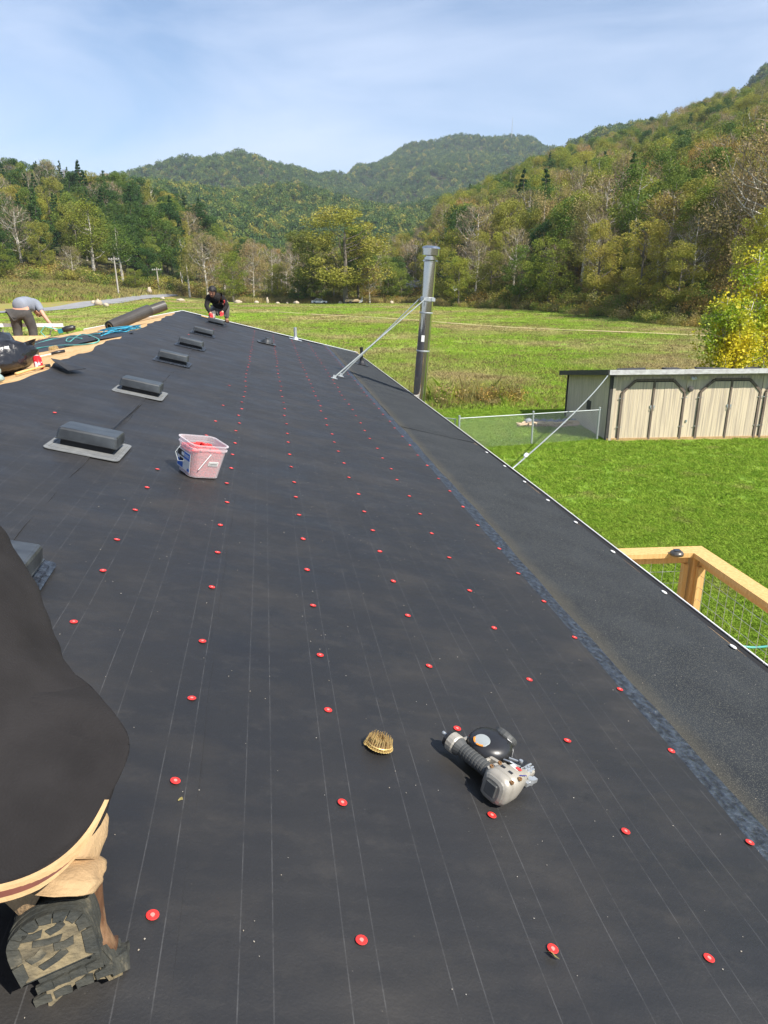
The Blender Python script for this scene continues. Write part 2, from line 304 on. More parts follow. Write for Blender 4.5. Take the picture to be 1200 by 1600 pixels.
# ------------------------------------------------------------------ terrain
def gy(y):
    b = (y - 800) / FPX; return (-math.sin(PITCH) - b * math.cos(PITCH)) / (math.cos(PITCH) - b * math.sin(PITCH))
def az_of(x): return math.atan((x - 600) * math.cos(PITCH) / FPX)
def Z(Y, y): return CZ + Y * gy(y)
def prof(near, crestY, crest_y, dip, B, C, D=None):
    """near: list of (Y, z); the hill's crest; a hidden dip; the lower spur; the main range"""
    p = [(0, 0), *near, (crestY, Z(crestY, crest_y)), (crestY + 170, dip), (B[0], Z(*B)), (B[0] + 260, Z(*B) - 22), (C[0], Z(*C)), (C[0] + 700, Z(*C) - 120), (5200, 60)]
    return p
cols = {
 -900: prof([(120, 0), (170, 6)], 300, 300, 30, (800, 290), (1500, 262)),
 -200: prof([(105, 0), (165, 5)], 300, 306, 26, (800, 292), (1400, 286)),
    0: prof([(112, 0), (170, 4.2)], 300, 316, 24, (800, 296), (1400, 290)),
  100: prof([(125, 0), (172, 4.0)], 290, 310, 20, (800, 292), (1400, 284)),
  190: prof([(140, 0.3), (178, 3.0)], 280, 338, 16, (800, 296), (1400, 276)),
  300: prof([(165, 0.4), (190, 1.6)], 265, 386, 12, (820, 300), (1400, 252)),
  370: prof([(175, .4), (205, 1)], 262, 424, 10, (820, 304), (1400, 240)),
  450: prof([(175, .3), (230, 1)], 330, 424, 12, (820, 309), (1450, 256)),
  530: prof([(175, .3), (230, 1)], 340, 424, 12, (820, 316), (1600, 271)),
  560: prof([(175, .3), (230, 1)], 340, 422, 14, (820, 320), (1800, 263)),
  640: prof([(165, .3), (220, 3)], 350, 392, 16, (820, 316), (1900, 230)),
  700: prof([(140, 0), (200, 8)], 380, 350, 18, (820, 312), (1900, 220)),
  760: prof([(128, 0), (190, 9)], 400, 322, 30, (850, 300), (1900, 218)),
  800: prof([(120, 0), (180, 9)], 420, 300, 50, (850, 290), (1900, 217)),
  830: prof([(117, 0), (180, 10)], 430, 288, 50, (850, 280), (1900, 218)),
  870: prof([(112, 0), (175, 12)], 440, 274, 60, (900, 246), (1700, 236)),
  900: prof([(106, 0), (170, 13)], 450, 268, 66, (900, 230), (1500, 240)),
  940: prof([(98, 0), (165, 14)], 455, 258, 70, (900, 209), (1500, 230)),
 1000: prof([(90, 0), (160, 15)], 455, 240, 72, (900, 191), (1500, 215)),
 1060: prof([(82, 0), (150, 15)], 450, 218, 75, (900, 190), (1500, 205)),
 1110: prof([(78, 0), (145, 16)], 440, 194, 80, (900, 172), (1500, 190)),
 1150: prof([(75, 0), (140, 16)], 430, 182, 84, (900, 146), (1500, 175)),
 1200: prof([(73, 0), (138, 16)], 425, 164, 90, (900, 98), (1500, 150)),
 1400: prof([(70, 0), (135, 16)], 420, 130, 90, (900, 50), (1500, 120)),
 2100: prof([(70, 0), (140, 15)], 420, 160, 80, (900, 120), (1500, 150)),
}
_ks = sorted(cols); _az = np.array([az_of(k) for k in _ks])
_az_all = np.concatenate([[-PI, -1.9, -1.25], _az, [1.2, 1.9, PI]])
def profile_z(i, rho):
    if i < 3 or i >= 3 + len(_ks):
        h = (0, 0, 10, 12, 0, 0)[i if i < 3 else i - len(_ks)]
        return np.interp(rho, [0, 120, 400, 1200, 5200], [0, 0, h * 2, h * 8, h * 6])
    k = _ks[i - 3]; c = math.cos(az_of(k)); p = cols[k]
    return np.interp(rho * c, [q[0] for q in p], [q[1] for q in p])
def tz(X, Y, rough=True):
    X = np.atleast_1d(np.asarray(X, float)); Y = np.atleast_1d(np.asarray(Y, float)); rho = np.hypot(X, Y); az0 = np.arctan2(X, Y); az = az0; n = np.arange(len(X))
    allz = np.stack([profile_z(i, rho) for i in range(len(_az_all))])
    for it in range(4):
        idx = np.clip(np.searchsorted(_az_all, az) - 1, 0, len(_az_all) - 2); t = (az - _az_all[idx]) / (_az_all[idx + 1] - _az_all[idx]); t = t * t * (3 - 2 * t) * .5 + t * .5
        z = allz[idx, n] * (1 - t) + allz[idx + 1, n] * t
        if it < 3:   # high ground shows farther out in the view than its azimuth alone says
            g = np.clip((z - CZ) / np.maximum(rho * np.cos(az0), 1), 0, .4); f = math.cos(PITCH) / (math.cos(PITCH) - g * math.sin(PITCH)); w = np.clip((1.2 - np.abs(az0)) / .4, 0, 1)
            az = np.where(np.abs(az0) < 1.2, np.arctan(np.tan(np.clip(az0, -1.3, 1.3)) * (1 + (f - 1) * w)), az0)
    if rough:
        a = np.clip((rho - 110) / 900, 0, 1)
        z = z + a * (9 * np.sin(X / 71 + 1.3 * np.sin(Y / 93)) * np.cos(Y / 83 + .7) + 5 * np.sin(X / 31 + 2) * np.cos(Y / 37 + np.sin(X / 41)) - 3)
        z = z + np.clip((rho - 18) / 40, 0, 1) * .07 * np.sin(X / 5.1) * np.cos(Y / 7.3)
        dipn = np.clip((rho - 320) / 400, 0, 1) * np.clip((1500 - rho) / 500, 0, 1)
        z = z + dipn * 10 * np.abs(np.sin(X / 60 + Y / 140)) - dipn * 6
    return z
def tz1(x, y): return float(tz(x, y)[0])
def at(x, Y, zrel=None):
    """world X of image column x at forward distance Y"""
    X = (x - 600) / FPX * (Y * math.cos(PITCH))
    for _ in range(3):
        z = (tz1(X, Y) - CZ) if zrel is None else zrel
        X = (x - 600) / FPX * (Y * math.cos(PITCH) - z * math.sin(PITCH))
    return X
def ground_mesh():
    azs = np.concatenate([np.linspace(-PI, -.80, 50)[:-1], np.linspace(-.80, .80, 420), np.linspace(.80, PI, 50)[1:]])
    rs = np.concatenate([[0.01], np.geomspace(3, 60, 40), np.linspace(62, 520, 170), np.geomspace(530, 2300, 120), [2600, 3200, 4200, 5200]])
    A, Rr = np.meshgrid(azs, rs, indexing='ij'); X = Rr * np.sin(A); Y = Rr * np.cos(A); Zz = tz(X.ravel(), Y.ravel())
    V = np.stack([X.ravel(), Y.ravel(), Zz], 1); na, nrr = len(azs), len(rs); i = np.arange(na - 1)[:, None] * nrr + np.arange(nrr - 1)[None, :]
    F = np.stack([i, i + nrr, i + nrr + 1, i + 1], -1).reshape(-1, 4); return np_mesh('ground', V, F, True), V
def is_meadow(x, y):
    az = np.arctan2(x, y); b = np.interp(az, [az_of(-300), az_of(0), az_of(150), az_of(300), az_of(380), az_of(420)], [100, 112, 128, 175, 185, 260]); c = np.cos(az)
    return (np.hypot(x, y) * c > b) & (az < az_of(410))
def edge_Y(az):
    """forward distance at which the woods begin"""
    return np.interp(az, [az_of(k) for k in (-300, 0, 150, 300, 360, 400, 600, 660, 700, 760, 830, 900, 980, 1060, 1200, 1500)],
                     [160, 168, 174, 184, 166, 158, 157, 150, 136, 127, 116, 104, 92, 80, 72, 66])
def ground_material():
    m = bpy.data.materials.new('ground'); m.use_nodes = True; t = m.node_tree; N = t.nodes; L = t.links.new; b = N['Principled BSDF']
    b.inputs['Roughness'].default_value = .9; b.inputs['Specular IOR Level'].default_value = .15
    P = N.new('ShaderNodeNewGeometry').outputs['Position']; at_ = N.new('ShaderNodeAttribute'); at_.attribute_name = 'zone'
    sep = N.new('ShaderNodeSeparateColor'); L(at_.outputs['Color'], sep.inputs[0])
    def noise(scale, stretch=(1, 1, 1), d=6):
        q = N.new('ShaderNodeMapping'); q.inputs['Scale'].default_value = stretch; L(P, q.inputs[0])
        n = N.new('ShaderNodeTexNoise'); n.inputs['Scale'].default_value = scale; n.inputs['Detail'].default_value = d; L(q.outputs[0], n.inputs['Vector']); return n.outputs['Fac']
    def mix(f, a, bb, lo=.4, hi=.6):
        r = N.new('ShaderNodeMapRange'); r.inputs[1].default_value = lo; r.inputs[2].default_value = hi; L(f, r.inputs[0])
        k = N.new('ShaderNodeMix'); k.data_type = 'RGBA'; L(r.outputs[0], k.inputs[0])
        for i, v in ((6, a), (7, bb)):
            if isinstance(v, tuple): k.inputs[i].default_value = (*v, 1)
            else: L(v, k.inputs[i])
        return k.outputs[2]
    lawn = mix(noise(9), (.120, .210, .022), (.165, .260, .032)); lawn = mix(noise(.5), lawn, (.190, .265, .045), .5, .72); lawn = mix(noise(1.3), lawn, (.23, .21, .09), .64, .78)
    fld = mix(noise(.11, (1, 1.5, 1)), (.175, .305, .032), (.275, .325, .060), .40, .62); fld = mix(noise(.045, (.6, 1.8, 1)), fld, (.42, .34, .15), .47, .66); fld = mix(noise(1.5), fld, (.19, .30, .035), .45, .75)
    mead = mix(noise(.2, (1, 1.4, 1)), (.30, .23, .075), (.24, .25, .06), .4, .6); mead = mix(noise(.6), mead, (.26, .21, .10), .5, .7)
    wood = mix(noise(.08), (.075, .070, .030), (.060, .075, .025)); wood = mix(noise(.7), wood, (.12, .095, .05), .5, .7)
    c = mix(sep.outputs[0], lawn, fld, .3, .7); c = mix(sep.outputs[1], c, mead, .3, .7); c = mix(sep.outputs[2], c, wood, .3, .7); L(c, b.inputs['Base Color'])
    bp = N.new('ShaderNodeBump'); bp.inputs['Strength'].default_value = .6; bp.inputs['Distance'].default_value = .05; L(noise(14), bp.inputs['Height']); L(bp.outputs[0], b.inputs['Normal']); return m
MT['ground'] = ground_material()
gme, GV = ground_mesh()
azv = np.arctan2(GV[:, 0], GV[:, 1]); Yv = GV[:, 1]
# the mown yard ends about 28 m out, the hay field begins there
yard = (Yv > 28.6 + .8 * np.sin(GV[:, 0] * .5)) | (GV[:, 0] < -7)
zone = np.zeros((len(GV), 4), np.float32); zone[:, 3] = 1
zone[:, 0] = yard; zone[:, 1] = is_meadow(GV[:, 0], GV[:, 1]); zone[:, 2] = (Yv > edge_Y(azv)) | (np.abs(azv) > 1.25)
ca = gme.color_attributes.new('zone', 'FLOAT_COLOR', 'POINT'); ca.data.foreach_set('color', zone.ravel())
obj('ground', gme, 'ground', label=None, kind='structure')

def ribbon(name, pts, mat, lift=.03, nsub=14, kind='structure'):
    """a draped strip: pts = list of (X, Y, half width)"""
    P = []
    for i in range(len(pts) - 1):
        for k in range(nsub):
            t = k / nsub; P.append(tuple(a * (1 - t) + b * t for a, b in zip(pts[i], pts[i + 1])))
    P.append(pts[-1]); V = []; F = []
    for i, (x, y, h) in enumerate(P):
        a = P[max(i - 1, 0)]; b = P[min(i + 1, len(P) - 1)]; dx, dy = b[0] - a[0], b[1] - a[1]; l = math.hypot(dx, dy); nx, ny = -dy / l, dx / l
        for s in (-1, -.33, .33, 1):
            X, Y = x + nx * h * s, y + ny * h * s; V.append((X, Y, tz1(X, Y) + lift))
    for i in range(len(P) - 1):
        for j in range(3): F.append((i * 4 + j, i * 4 + j + 1, i * 4 + j + 5, i * 4 + j + 4))
    return obj(name, np_mesh(name, V, F, True), mat, kind=kind)
MT['asphalt'] = material('asphalt', (.27, .27, .275), (.22, .22, .225), rough=.85, scale=.6, coord='World')
MT['bare_earth'] = material('bare_earth', (.44, .33, .18), (.30, .31, .10), rough=.95, scale=.6, coord='World', lo=.4, hi=.6)
ribbon('road', [(at(-420, 84), 84, 2.2), (at(-60, 104), 104, 2.2), (at(60, 116), 116, 2.3), (at(180, 144), 144, 2.3), (at(255, 172), 172, 2.2), (at(310, 205), 205, 2)], 'asphalt', .12)
ribbon('field_track', [(at(395, 106), 106, .25), (at(440, 104.5), 104.5, .5), (at(480, 100.5), 100.5, .6), (at(560, 94.6), 94.6, .55), (at(630, 87.5), 87.5, .5), (at(700, 83.2), 83.2, .6), (at(800, 76.4), 76.4, .5), (at(900, 71.8), 71.8, .6), (at(1070, 66), 66, .6), (at(1250, 62), 62, .5)], 'bare_earth', .06)

# ------------------------------------------------------------------ people (skin modifier, baked while the scene is light)
def skinned(name, V, E, Rr, mat, sub=2, root=0, smooth=True):
    me = bpy.data.meshes.new(name); me.from_pydata([tuple(v) for v in V], E, []); o = bpy.data.objects.new(name, me); link(o)
    md = o.modifiers.new('Skin', 'SKIN'); md.use_smooth_shade = True
    for i, r in enumerate(Rr):
        s = me.skin_vertices[0].data[i]; s.radius = (r, r) if not isinstance(r, tuple) else r; s.use_root = (i == root)
    if sub: sb = o.modifiers.new('Sub', 'SUBSURF'); sb.levels = sub; sb.render_levels = sub
    dg = bpy.context.evaluated_depsgraph_get(); out = bpy.data.meshes.new_from_object(o.evaluated_get(dg)); out.name = name
    bpy.data.objects.remove(o); bpy.data.meshes.remove(me); out.materials.clear(); out.materials.append(MT[mat]); out.shade_smooth(); return out
def chain(n0, n): return [(i, i + 1) for i in range(n0, n0 + n - 1)]
def hand_chain(V, E, Rr, wrist, palm_dir, side, curl, idx):
    """palm and five fingers added to a body skeleton; idx = index of the wrist vertex"""
    w = Vector(wrist); d = Vector(palm_dir).normalized(); s = Vector(side).normalized(); n = d.cross(s)
    p = len(V); V.append(w + d * .05); E.append((idx, p)); Rr.append((.034, .018))
    for k, (off, ln) in enumerate(((-.030, .068), (-.010, .078), (.011, .072), (.031, .058))):
        a = w + d * .09 + s * off; b = a + d * ln * .5 + n * curl * ln * .35; c = b + d * ln * .25 + n * curl * ln * .8; i = len(V)
        V += [a, b, c]; Rr += [.010, .009, .0075]; E += [(p, i), (i, i + 1), (i + 1, i + 2)]
    i = len(V); a = w + d * .03 + s * -.035; V += [a, a + d * .03 - s * .025 + n * curl * .015]; Rr += [.012, .009]; E += [(p, i), (i, i + 1)]

def head_parts(t, M, r=.095):
    """face looks along local -Y, z up; returns nothing"""
    b = MB(); n = 16; prof = [(.30, -1.15, .25), (.62, -1.0, .12), (.80, -.62, .06), (.94, -.2, 0), (1.0, .25, -.05), (.93, .65, -.08), (.66, .98, -.08), (.25, 1.13, -.08)]
    rs = []
    for q, zz, yo in prof:
        rs.append([(r * .82 * q * math.cos(2 * PI * j / n), r * (q * math.sin(2 * PI * j / n) - yo), zz * r * 1.12) for j in range(n)])
    b.rings(rs); b.rings([[(x * .013 * k, -r * (.95 + .18 * k) * (1 if True else 0) + 0, z_ * .02 * k - .01) for x, z_ in ((-1, 0), (0, 1.2), (1, 0), (0, -1))] for k in (1.4, .8, .3)])
    for sx in (-1, 1): b.box(.012, .03, .05, T(sx * r * .84, .005, -.005), bev=.004)
    obj('head', b, 'skin', t, M, smooth=True)
    for sx in (-1, 1): e = MB(); e.lathe([(.001, -.004), (.010, 0), (.001, .004)], 8, T(sx * .031, -r * .93, .015) @ RX(PI / 2)); obj('eye', e, 'hair', t, M)
    e = MB(); e.box(.042, .006, .006, T(0, -r * .93, -.052)); obj('mouth', e, 'hair', t, M)
    h = MB(); m = 22; rs = []
    for a in range(0, 9):
        th = rad(4 + a * 14.5); ring = []
        for j in range(m):
            ph = 2 * PI * j / m; jit = 1 + .10 * math.sin(ph * 7 + a * 2.1) + .05 * rnd.random(); front = math.sin(ph) < -.35
            lim = min(th, rad(62)) if front else th
            ring.append((r * 1.0 * jit * math.sin(lim) * math.cos(ph), r * 1.18 * jit * math.sin(lim) * math.sin(ph) + .008, r * 1.30 * math.cos(lim) * (1 if lim < 1.5 else .7) + .01))
        rs.append(ring)
    h.rings(rs); obj('hair', h, 'hair', t, M, smooth=True)

# --- man kneeling at the last vent (faces the camera)
def kneeling_man():
    B = HM @ T(-1.10, 16.98, zr(-1.10)) @ RZ(rad(8)) @ Matrix.Scale(.90, 4)     # local: -y towards the camera
    t = empty('person', B, 'man in black long sleeves and red gloves kneeling at the farthest roof vent', 'person')
    # x right in picture, y away, z up ; pelvis over the heels
    pel = (.10, .26, .36); ch = (.03, .04, .56); nk = (-.04, -.12, .64)
    kL = (-.13, -.02, .07); aL = (-.06, .40, .08); kR = (.26, -.02, .40); aR = (.24, .02, .07)
    shL = (-.17, -.06, .60); elL = (-.25, -.18, .42); wrL = (-.17, -.40, .26); haL = (-.14, -.47, .12)
    shR = (.18, .02, .60); elR = (.27, -.10, .42); wrR = (.13, -.22, .28)
    V = [Vector(p) for p in (pel, ch, nk, (-.06, -.19, .69), (-.02, .24, .30), (-.10, .12, .24), kL, (-.10, .2, .07), aL, (-.05, .38, .02), (.20, .24, .32), (.24, .10, .38), kR, (.25, -.01, .24), aR, (.24, -.16, .03),
         shL, elL, wrL, shR, elR, wrR)]
    E = [(0, 1), (1, 2), (2, 3), (0, 4), (4, 5), (5, 6), (6, 7), (7, 8), (8, 9), (0, 10), (10, 11), (11, 12), (12, 13), (13, 14), (14, 15), (2, 16), (16, 17), (17, 18), (2, 19), (19, 20), (20, 21)]
    Rr = [.10, .10, .055, .05, .08, .07, .055, .05, .04, .03, .09, .08, .06, .05, .04, .035, .055, .04, .028, .055, .04, .028]
    hand_chain(V, E, Rr, wrL, (.1, -.5, -.8), (1, 0, 0), .6, 18); hand_chain(V, E, Rr, wrR, (-.3, -.4, -.8), (1, 0, 0), .6, 21)
    obj('body', skinned('body', V, E, Rr, 'skin'), None, t, B)
    q = [Vector(p) for p in (pel, ch, nk, shL, elL, wrL, shR, elR, wrR, (-.06, -.18, .70))]
    obj('shirt', skinned('shirt', q, [(0, 1), (1, 2), (2, 3), (3, 4), (4, 5), (2, 6), (6, 7), (7, 8), (2, 9)], [.145, .165, .135, .088, .058, .046, .088, .058, .046, .075], 'black_cloth'), None, t, B)
    q = [Vector(p) for p in (pel, (-.02, .24, .30), (-.10, .12, .24), kL, (-.10, .2, .07), aL, (.20, .24, .32), (.24, .10, .38), kR, (.25, -.01, .24), (aR[0], aR[1], .10))]
    obj('trousers', skinned('trousers', q, [(0, 1), (1, 2), (2, 3), (3, 4), (4, 5), (0, 6), (6, 7), (7, 8), (8, 9), (9, 10)], [.15, .11, .095, .078, .068, .055, .11, .10, .082, .07, .06], 'grey_trousers'), None, t, B)
    for w, d in ((wrL, (.1, -.5, -.8)), (wrR, (-.3, -.4, -.8))):
        V2, E2, R2 = [Vector(w)], [], [.036]; hand_chain(V2, E2, R2, w, d, (1, 0, 0), .6, 0); R2 = [tuple(x * 1.25 for x in r) if isinstance(r, tuple) else r * 1.35 for r in R2]
        obj('glove', skinned('glove', V2, E2, R2, 'red_glove', 1), None, t, B)
    for p, a in (((-.06, .45, .04), 0), ((.24, -.07, .05), PI)):
        f = MB(); f.box(.09, .25, .07, T(*p), bev=.02); obj('boot', f, 'leather', t, B, smooth=False)
    for k in range(5): pk = MB(); pk.box(.030, .010, .026, T(.20 + .006 * (k % 2), -.060 - .015 * k, .40 + k * .035)); obj('shirt_print', pk, 'red_glove', t, B)
    head_parts(t, B @ T(-.08, -.22, .76) @ RX(rad(36)) @ RZ(rad(-18)), .100)
kneeling_man()
# --- man bending over the far edge of the left wing (back to the camera)
def bending_man():
    B = HM @ T(-5.62, 18.25, -1.70) @ RZ(rad(-4))       # feet on the far slope, behind the edge
    t = empty('person', B, 'man in grey t-shirt and dark trousers bending over the far roof edge', 'person')
    pel = (-.02, -.06, .98); ch = (.02, .30, 1.06); nk = (.08, .50, .98)
    V = [Vector(p) for p in (pel, ch, nk, (.10, .62, .90), (-.13, -.04, .90), (-.15, .03, .50), (-.14, -.06, .08), (-.15, .10, .03), (.13, -.04, .90), (.20, .03, .50), (.20, -.06, .08), (.21, .10, .03),
         (-.18, .42, 1.02), (-.26, .30, .76), (-.24, .36, .50), (.26, .38, 1.02), (.44, .22, .76), (.62, .14, .54))]
    E = [(0, 1), (1, 2), (2, 3), (0, 4), (4, 5), (5, 6), (6, 7), (0, 8), (8, 9), (9, 10), (10, 11), (2, 12), (12, 13), (13, 14), (2, 15), (15, 16), (16, 17)]
    Rr = [.11, .11, .06, .055, .09, .06, .045, .035, .10, .06, .045, .035, .06, .045, .032, .06, .045, .032]
    hand_chain(V, E, Rr, (.62, .14, .54), (.5, -.1, -.85), (0, 1, 0), .7, 17); hand_chain(V, E, Rr, (-.24, .36, .50), (.1, .1, -1), (0, 1, 0), .7, 14)
    obj('body', skinned('body', V, E, Rr, 'skin'), None, t, B)
    q = [Vector(p) for p in ((-.02, -.10, 1.02), ch, nk, (-.18, .42, 1.02), (-.24, .36, .88), (.26, .38, 1.02), (.36, .29, .88))]
    obj('t_shirt', skinned('t_shirt', q, [(0, 1), (1, 2), (2, 3), (3, 4), (2, 5), (5, 6)], [.195, .20, .12, .10, .080, .10, .080], 'grey_cloth'), None, t, B)
    q = [Vector(p) for p in ((-.02, -.09, .94), (-.13, -.04, .84), (-.15, .03, .50), (-.14, -.06, .12), (.13, -.04, .84), (.20, .03, .50), (.20, -.06, .12))]
    obj('trousers', skinned('trousers', q, [(0, 1), (1, 2), (2, 3), (0, 4), (4, 5), (5, 6)], [.165, .15, .11, .095, .15, .11, .095], 'dark_trousers'), None, t, B)
    for sx in (-.15, .205): f = MB(); f.box(.10, .28, .09, T(sx, .03, .045), bev=.02); obj('boot', f, 'leather', t, B)
    head_parts(t, B @ T(.12, .72, .86) @ RX(rad(-110)) @ RZ(PI), .10)
bending_man()

# ------------------------------------------------------------------ the house
house = empty('house', HM @ T(0, 8, -CZ), 'long low house whose roof is being covered with black underlayment', 'house')
W0, W1 = -3.2, 17.9; SLT = math.atan(SL); SEC = math.sqrt(1 + SL * SL)
def eave_u(w): return float(np.interp(w, [-4, 7, 17.9], [2.47, 2.455, 2.20]))
def sheet(u0, u1, w0, w1, off, nu, nw, amp=.002, edge0=0.0, edge1=0.0, thick=.004, zf=zr, seed=0, eu=None):
    """a roofing sheet lying on a slope, with slight waves and edges that wander"""
    q = random.Random(seed); ph = [q.random() * 6.28 for _ in range(8)]
    V = []; F = []
    for j in range(nw + 1):
        w = w0 + (w1 - w0) * j / nw; wob0 = edge0 * (math.sin(w * 3.3 + ph[0]) + .6 * math.sin(w * 7.7 + ph[1])); wob1 = edge1 * (math.sin(w * 2.1 + ph[2]) + .5 * math.sin(w * 9.1 + ph[3]))
        b = eu(w) if eu else u1
        for i in range(nu + 1):
            s = i / nu; u = (u0 + wob0) * (1 - s) + (b + wob1) * s
            z = zf(u) + off + amp * (math.sin(w * 5.1 + u * 1.7 + ph[4]) * math.sin(w * 1.3 + u * 2 + ph[5]) + .5 * math.sin(w * 13 + u * 3 + ph[6]) * math.sin(u * 2.3 + ph[7]) + .9 * min(1, max(0, (w - 3) / 5)) * math.sin(w * 17 + 2.5 * math.sin(w * 1.7 + ph[1]) + 1.5 * math.sin(u * 4 + ph[2])) * (.5 + .5 * math.sin(w * 2.9 + u * 5 + ph[3])))
            V.append((u, w, z))
    k = nu + 1
    for j in range(nw):
        for i in range(nu): a = j * k + i; F.append((a, a + 1, a + k + 1, a + k))
    def wall(idx):
        n0 = len(V); V.extend([V[q_] for q_ in idx]); V.extend([(V[q_][0], V[q_][1], V[q_][2] - thick) for q_ in idx]); m = len(idx)
        for q_ in range(m - 1): F.append((n0 + q_, n0 + m + q_, n0 + m + q_ + 1, n0 + q_ + 1))
    wall([j * k for j in range(nw, -1, -1)]); wall([j * k + nu for j in range(nw + 1)]); wall(list(range(k))); wall([nw * k + i for i in range(nu, -1, -1)])
    return V, F
def add_sheet(name, mat, parent=house, **k):
    V, F = sheet(**k); me = np_mesh(name, V, F, True); return obj(name, me, mat, parent, HM)
# walls
wb = MB(); wallz = -2.02
wb.box(.14, W1 - W0 - .5, CZ + wallz, T(2.0, (W0 + W1) / 2, (-CZ + wallz) / 2)); wb.box(.14, W1 - W0 - .5, CZ - 2.0, T(-6.0, (W0 + W1) / 2, (-CZ - 2.0) / 2))
obj('wall', wb, 'siding', house, HM)
wb = MB(); gab = [(-6.0, -CZ), (2.0, -CZ), (2.0, zr(2.0) - .16), (UR, ZRIDGE - .16), (-6.0, zl(-6.0) - .16)]
for w in (W0 + .3, W1 - .35): wb = MB(); wb.rings([[(x, w + d, z) for x, z in gab] for d in (-.06, .06)]); obj('gable_wall', wb, 'siding', house, HM)
# decking: OSB panels, each a part (right slope is hidden under the felt: one backing deck)
db = MB(); db.rings([[(UR, w, ZRIDGE - .012), (eave_u(w) - .02, w, zr(eave_u(w) - .02) - .012), (eave_u(w) - .02, w, zr(eave_u(w)) - .14), (UR, w, ZRIDGE - .15)] for w in (W0, 2, 7, 12, W1 - .02)])
obj('roof_deck', db, 'osb', house, HM)
db = MB(); db.rings([[(UR - .005, w, ZRIDGE - .016), (UR - .005, w, ZRIDGE - .15), (-7.4, w, zl(-7.4) - .15), (-7.4, w, zl(-7.4) - .016)] for w in (W0, W1 - .02)])
obj('roof_deck', db, 'osb', house, HM)
pan = MB(); k = math.sqrt(1 + SLL * SLL)
pan.box(1.215, 2.435, .011, None, bev=.002); pme = pan.mesh('osb_panel'); pme.materials.append(MT['osb'])
for ci in range(4):
    for ri in range(9):
        u = UR - .62 - ci * 1.222; w = W0 + 1.4 + ri * 2.443 + (1.22 if ci % 2 else 0) - .3
        if w + 1.22 > W1: continue
        obj('osb_panel', pme, None, house, LF(u, w, rnd.uniform(-.002, .002), .0055 - .016 + .008 + rnd.uniform(0, .0015)))
# felt courses
add_sheet('underlayment_course', 'felt', u0=.62, u1=1.385, w0=W0, w1=W1 - .01, off=.004, nu=6, nw=420, amp=.0018, edge1=.003, seed=3, thick=.002)
add_sheet('underlayment_course', 'felt', u0=-.25, u1=.78, w0=W0, w1=W1 - .01, off=.0062, nu=8, nw=420, amp=.0018, edge1=.003, seed=4, thick=.002)
add_sheet('underlayment_course', 'felt', u0=-1.18, u1=-.235, w0=W0, w1=W1 - .01, off=.0084, nu=8, nw=420, amp=.0022, edge1=.004, seed=5, thick=.002)
add_sheet('underlayment_course', 'felt', u0=UR - .03, u1=-1.065, w0=W0, w1=W1 - .01, off=.0110, nu=8, nw=420, amp=.0034, edge0=.022, edge1=.009, seed=6)
add_sheet('flashing_strip', 'flashing', u0=1.30, u1=1.478, w0=W0, w1=W1 - .01, off=.001, nu=4, nw=240, amp=.0012, edge1=.008, seed=7)
add_sheet('roll_roofing', 'roll_roofing', u0=1.467, u1=2.45, w0=W0, w1=8.1, off=-.003, nu=8, nw=90, amp=.0022, seed=8, eu=lambda w: eave_u(w) - .05)
add_sheet('roll_roofing', 'roll_roofing', u0=1.467, u1=2.45, w0=8.02, w1=W1 - .01, off=.004, nu=8, nw=90, amp=.0028, seed=9, eu=lambda w: eave_u(w) - .05)
# drip edges (painted steel, L profile) along eave, right rake, left rake
e = MB()
for w0, w1 in ((W0, 2.9), (2.9, 5.95), (5.95, 9.0), (9.0, 12.05), (12.05, 15.1), (15.1, W1)):
    rs = []
    for w in (w0 + .002, w1 - .002):
        u = eave_u(w) + .012; z = zr(u); rs.append([(u - .010, w, z + .010), (u, w, z + .008), (u + .004, w, z + .001), (u + .004, w, z - .075), (u, w, z - .075), (u - .001, w, z), (u - .010, w, z + .004)])
    e.rings(rs)
obj('drip_edge', e, 'white_metal', house, HM)
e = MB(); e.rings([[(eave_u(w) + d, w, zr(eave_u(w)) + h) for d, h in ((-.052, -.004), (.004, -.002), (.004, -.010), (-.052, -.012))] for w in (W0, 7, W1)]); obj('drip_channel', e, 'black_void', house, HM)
for wa, wb_ in ((1.6, 2.9), (2.95, 4.4), (4.45, 5.7), (5.75, 7.9)):
    e = MB(); e.rings([[(eave_u(w) + d, w, zr(eave_u(w)) + h) for d, h in ((-.066, .003), (-.058, .004), (-.058, -.006), (-.066, -.006))] for w in (wa, wb_)]); obj('edge_strip', e, 'galv_dull', house, HM)
e = MB(); e.rings([[(eave_u(w) - .004, w, zr(eave_u(w)) - .01), (eave_u(w) - .03, w, zr(eave_u(w)) - .01), (eave_u(w) - .03, w, zr(eave_u(w)) - .17), (eave_u(w) - .004, w, zr(eave_u(w)) - .17)] for w in (W0, 7, W1)]); obj('fascia', e, 'fascia_dark', house, HM)
e = MB(); e.rings([[(u, W1 + d, zf + h) for d, h in ((.012, .034), (.018, .030), (.018, -.07), (.012, -.07), (-.05, .028), (-.05, .032))] for u, zf in ((UR, ZRIDGE), (-.05, zr(-.05)), (2.2, zr(2.2)))])
obj('rake_edge', e, 'white_metal', house, HM)
e = MB(); e.rings([[(u, W1 + d, zl(u) + h) for d, h in ((.012, .03), (.018, .026), (.018, -.07), (.012, -.07), (-.05, .018), (-.05, .022))] for u in (UR - .01, -4.2)]); obj('rake_edge', e, 'white_metal', house, HM)
e = MB(); e.rings([[(u, W1 - d, zf + .028) for d in (.015, .11)] + [(u, W1 - d, zf + .020) for d in (.11, .015)] for u, zf in ((-1.9, zr(-1.9)), (1.35, zr(1.35)))]); obj('rake_flashing', e, 'flashing', house, HM)
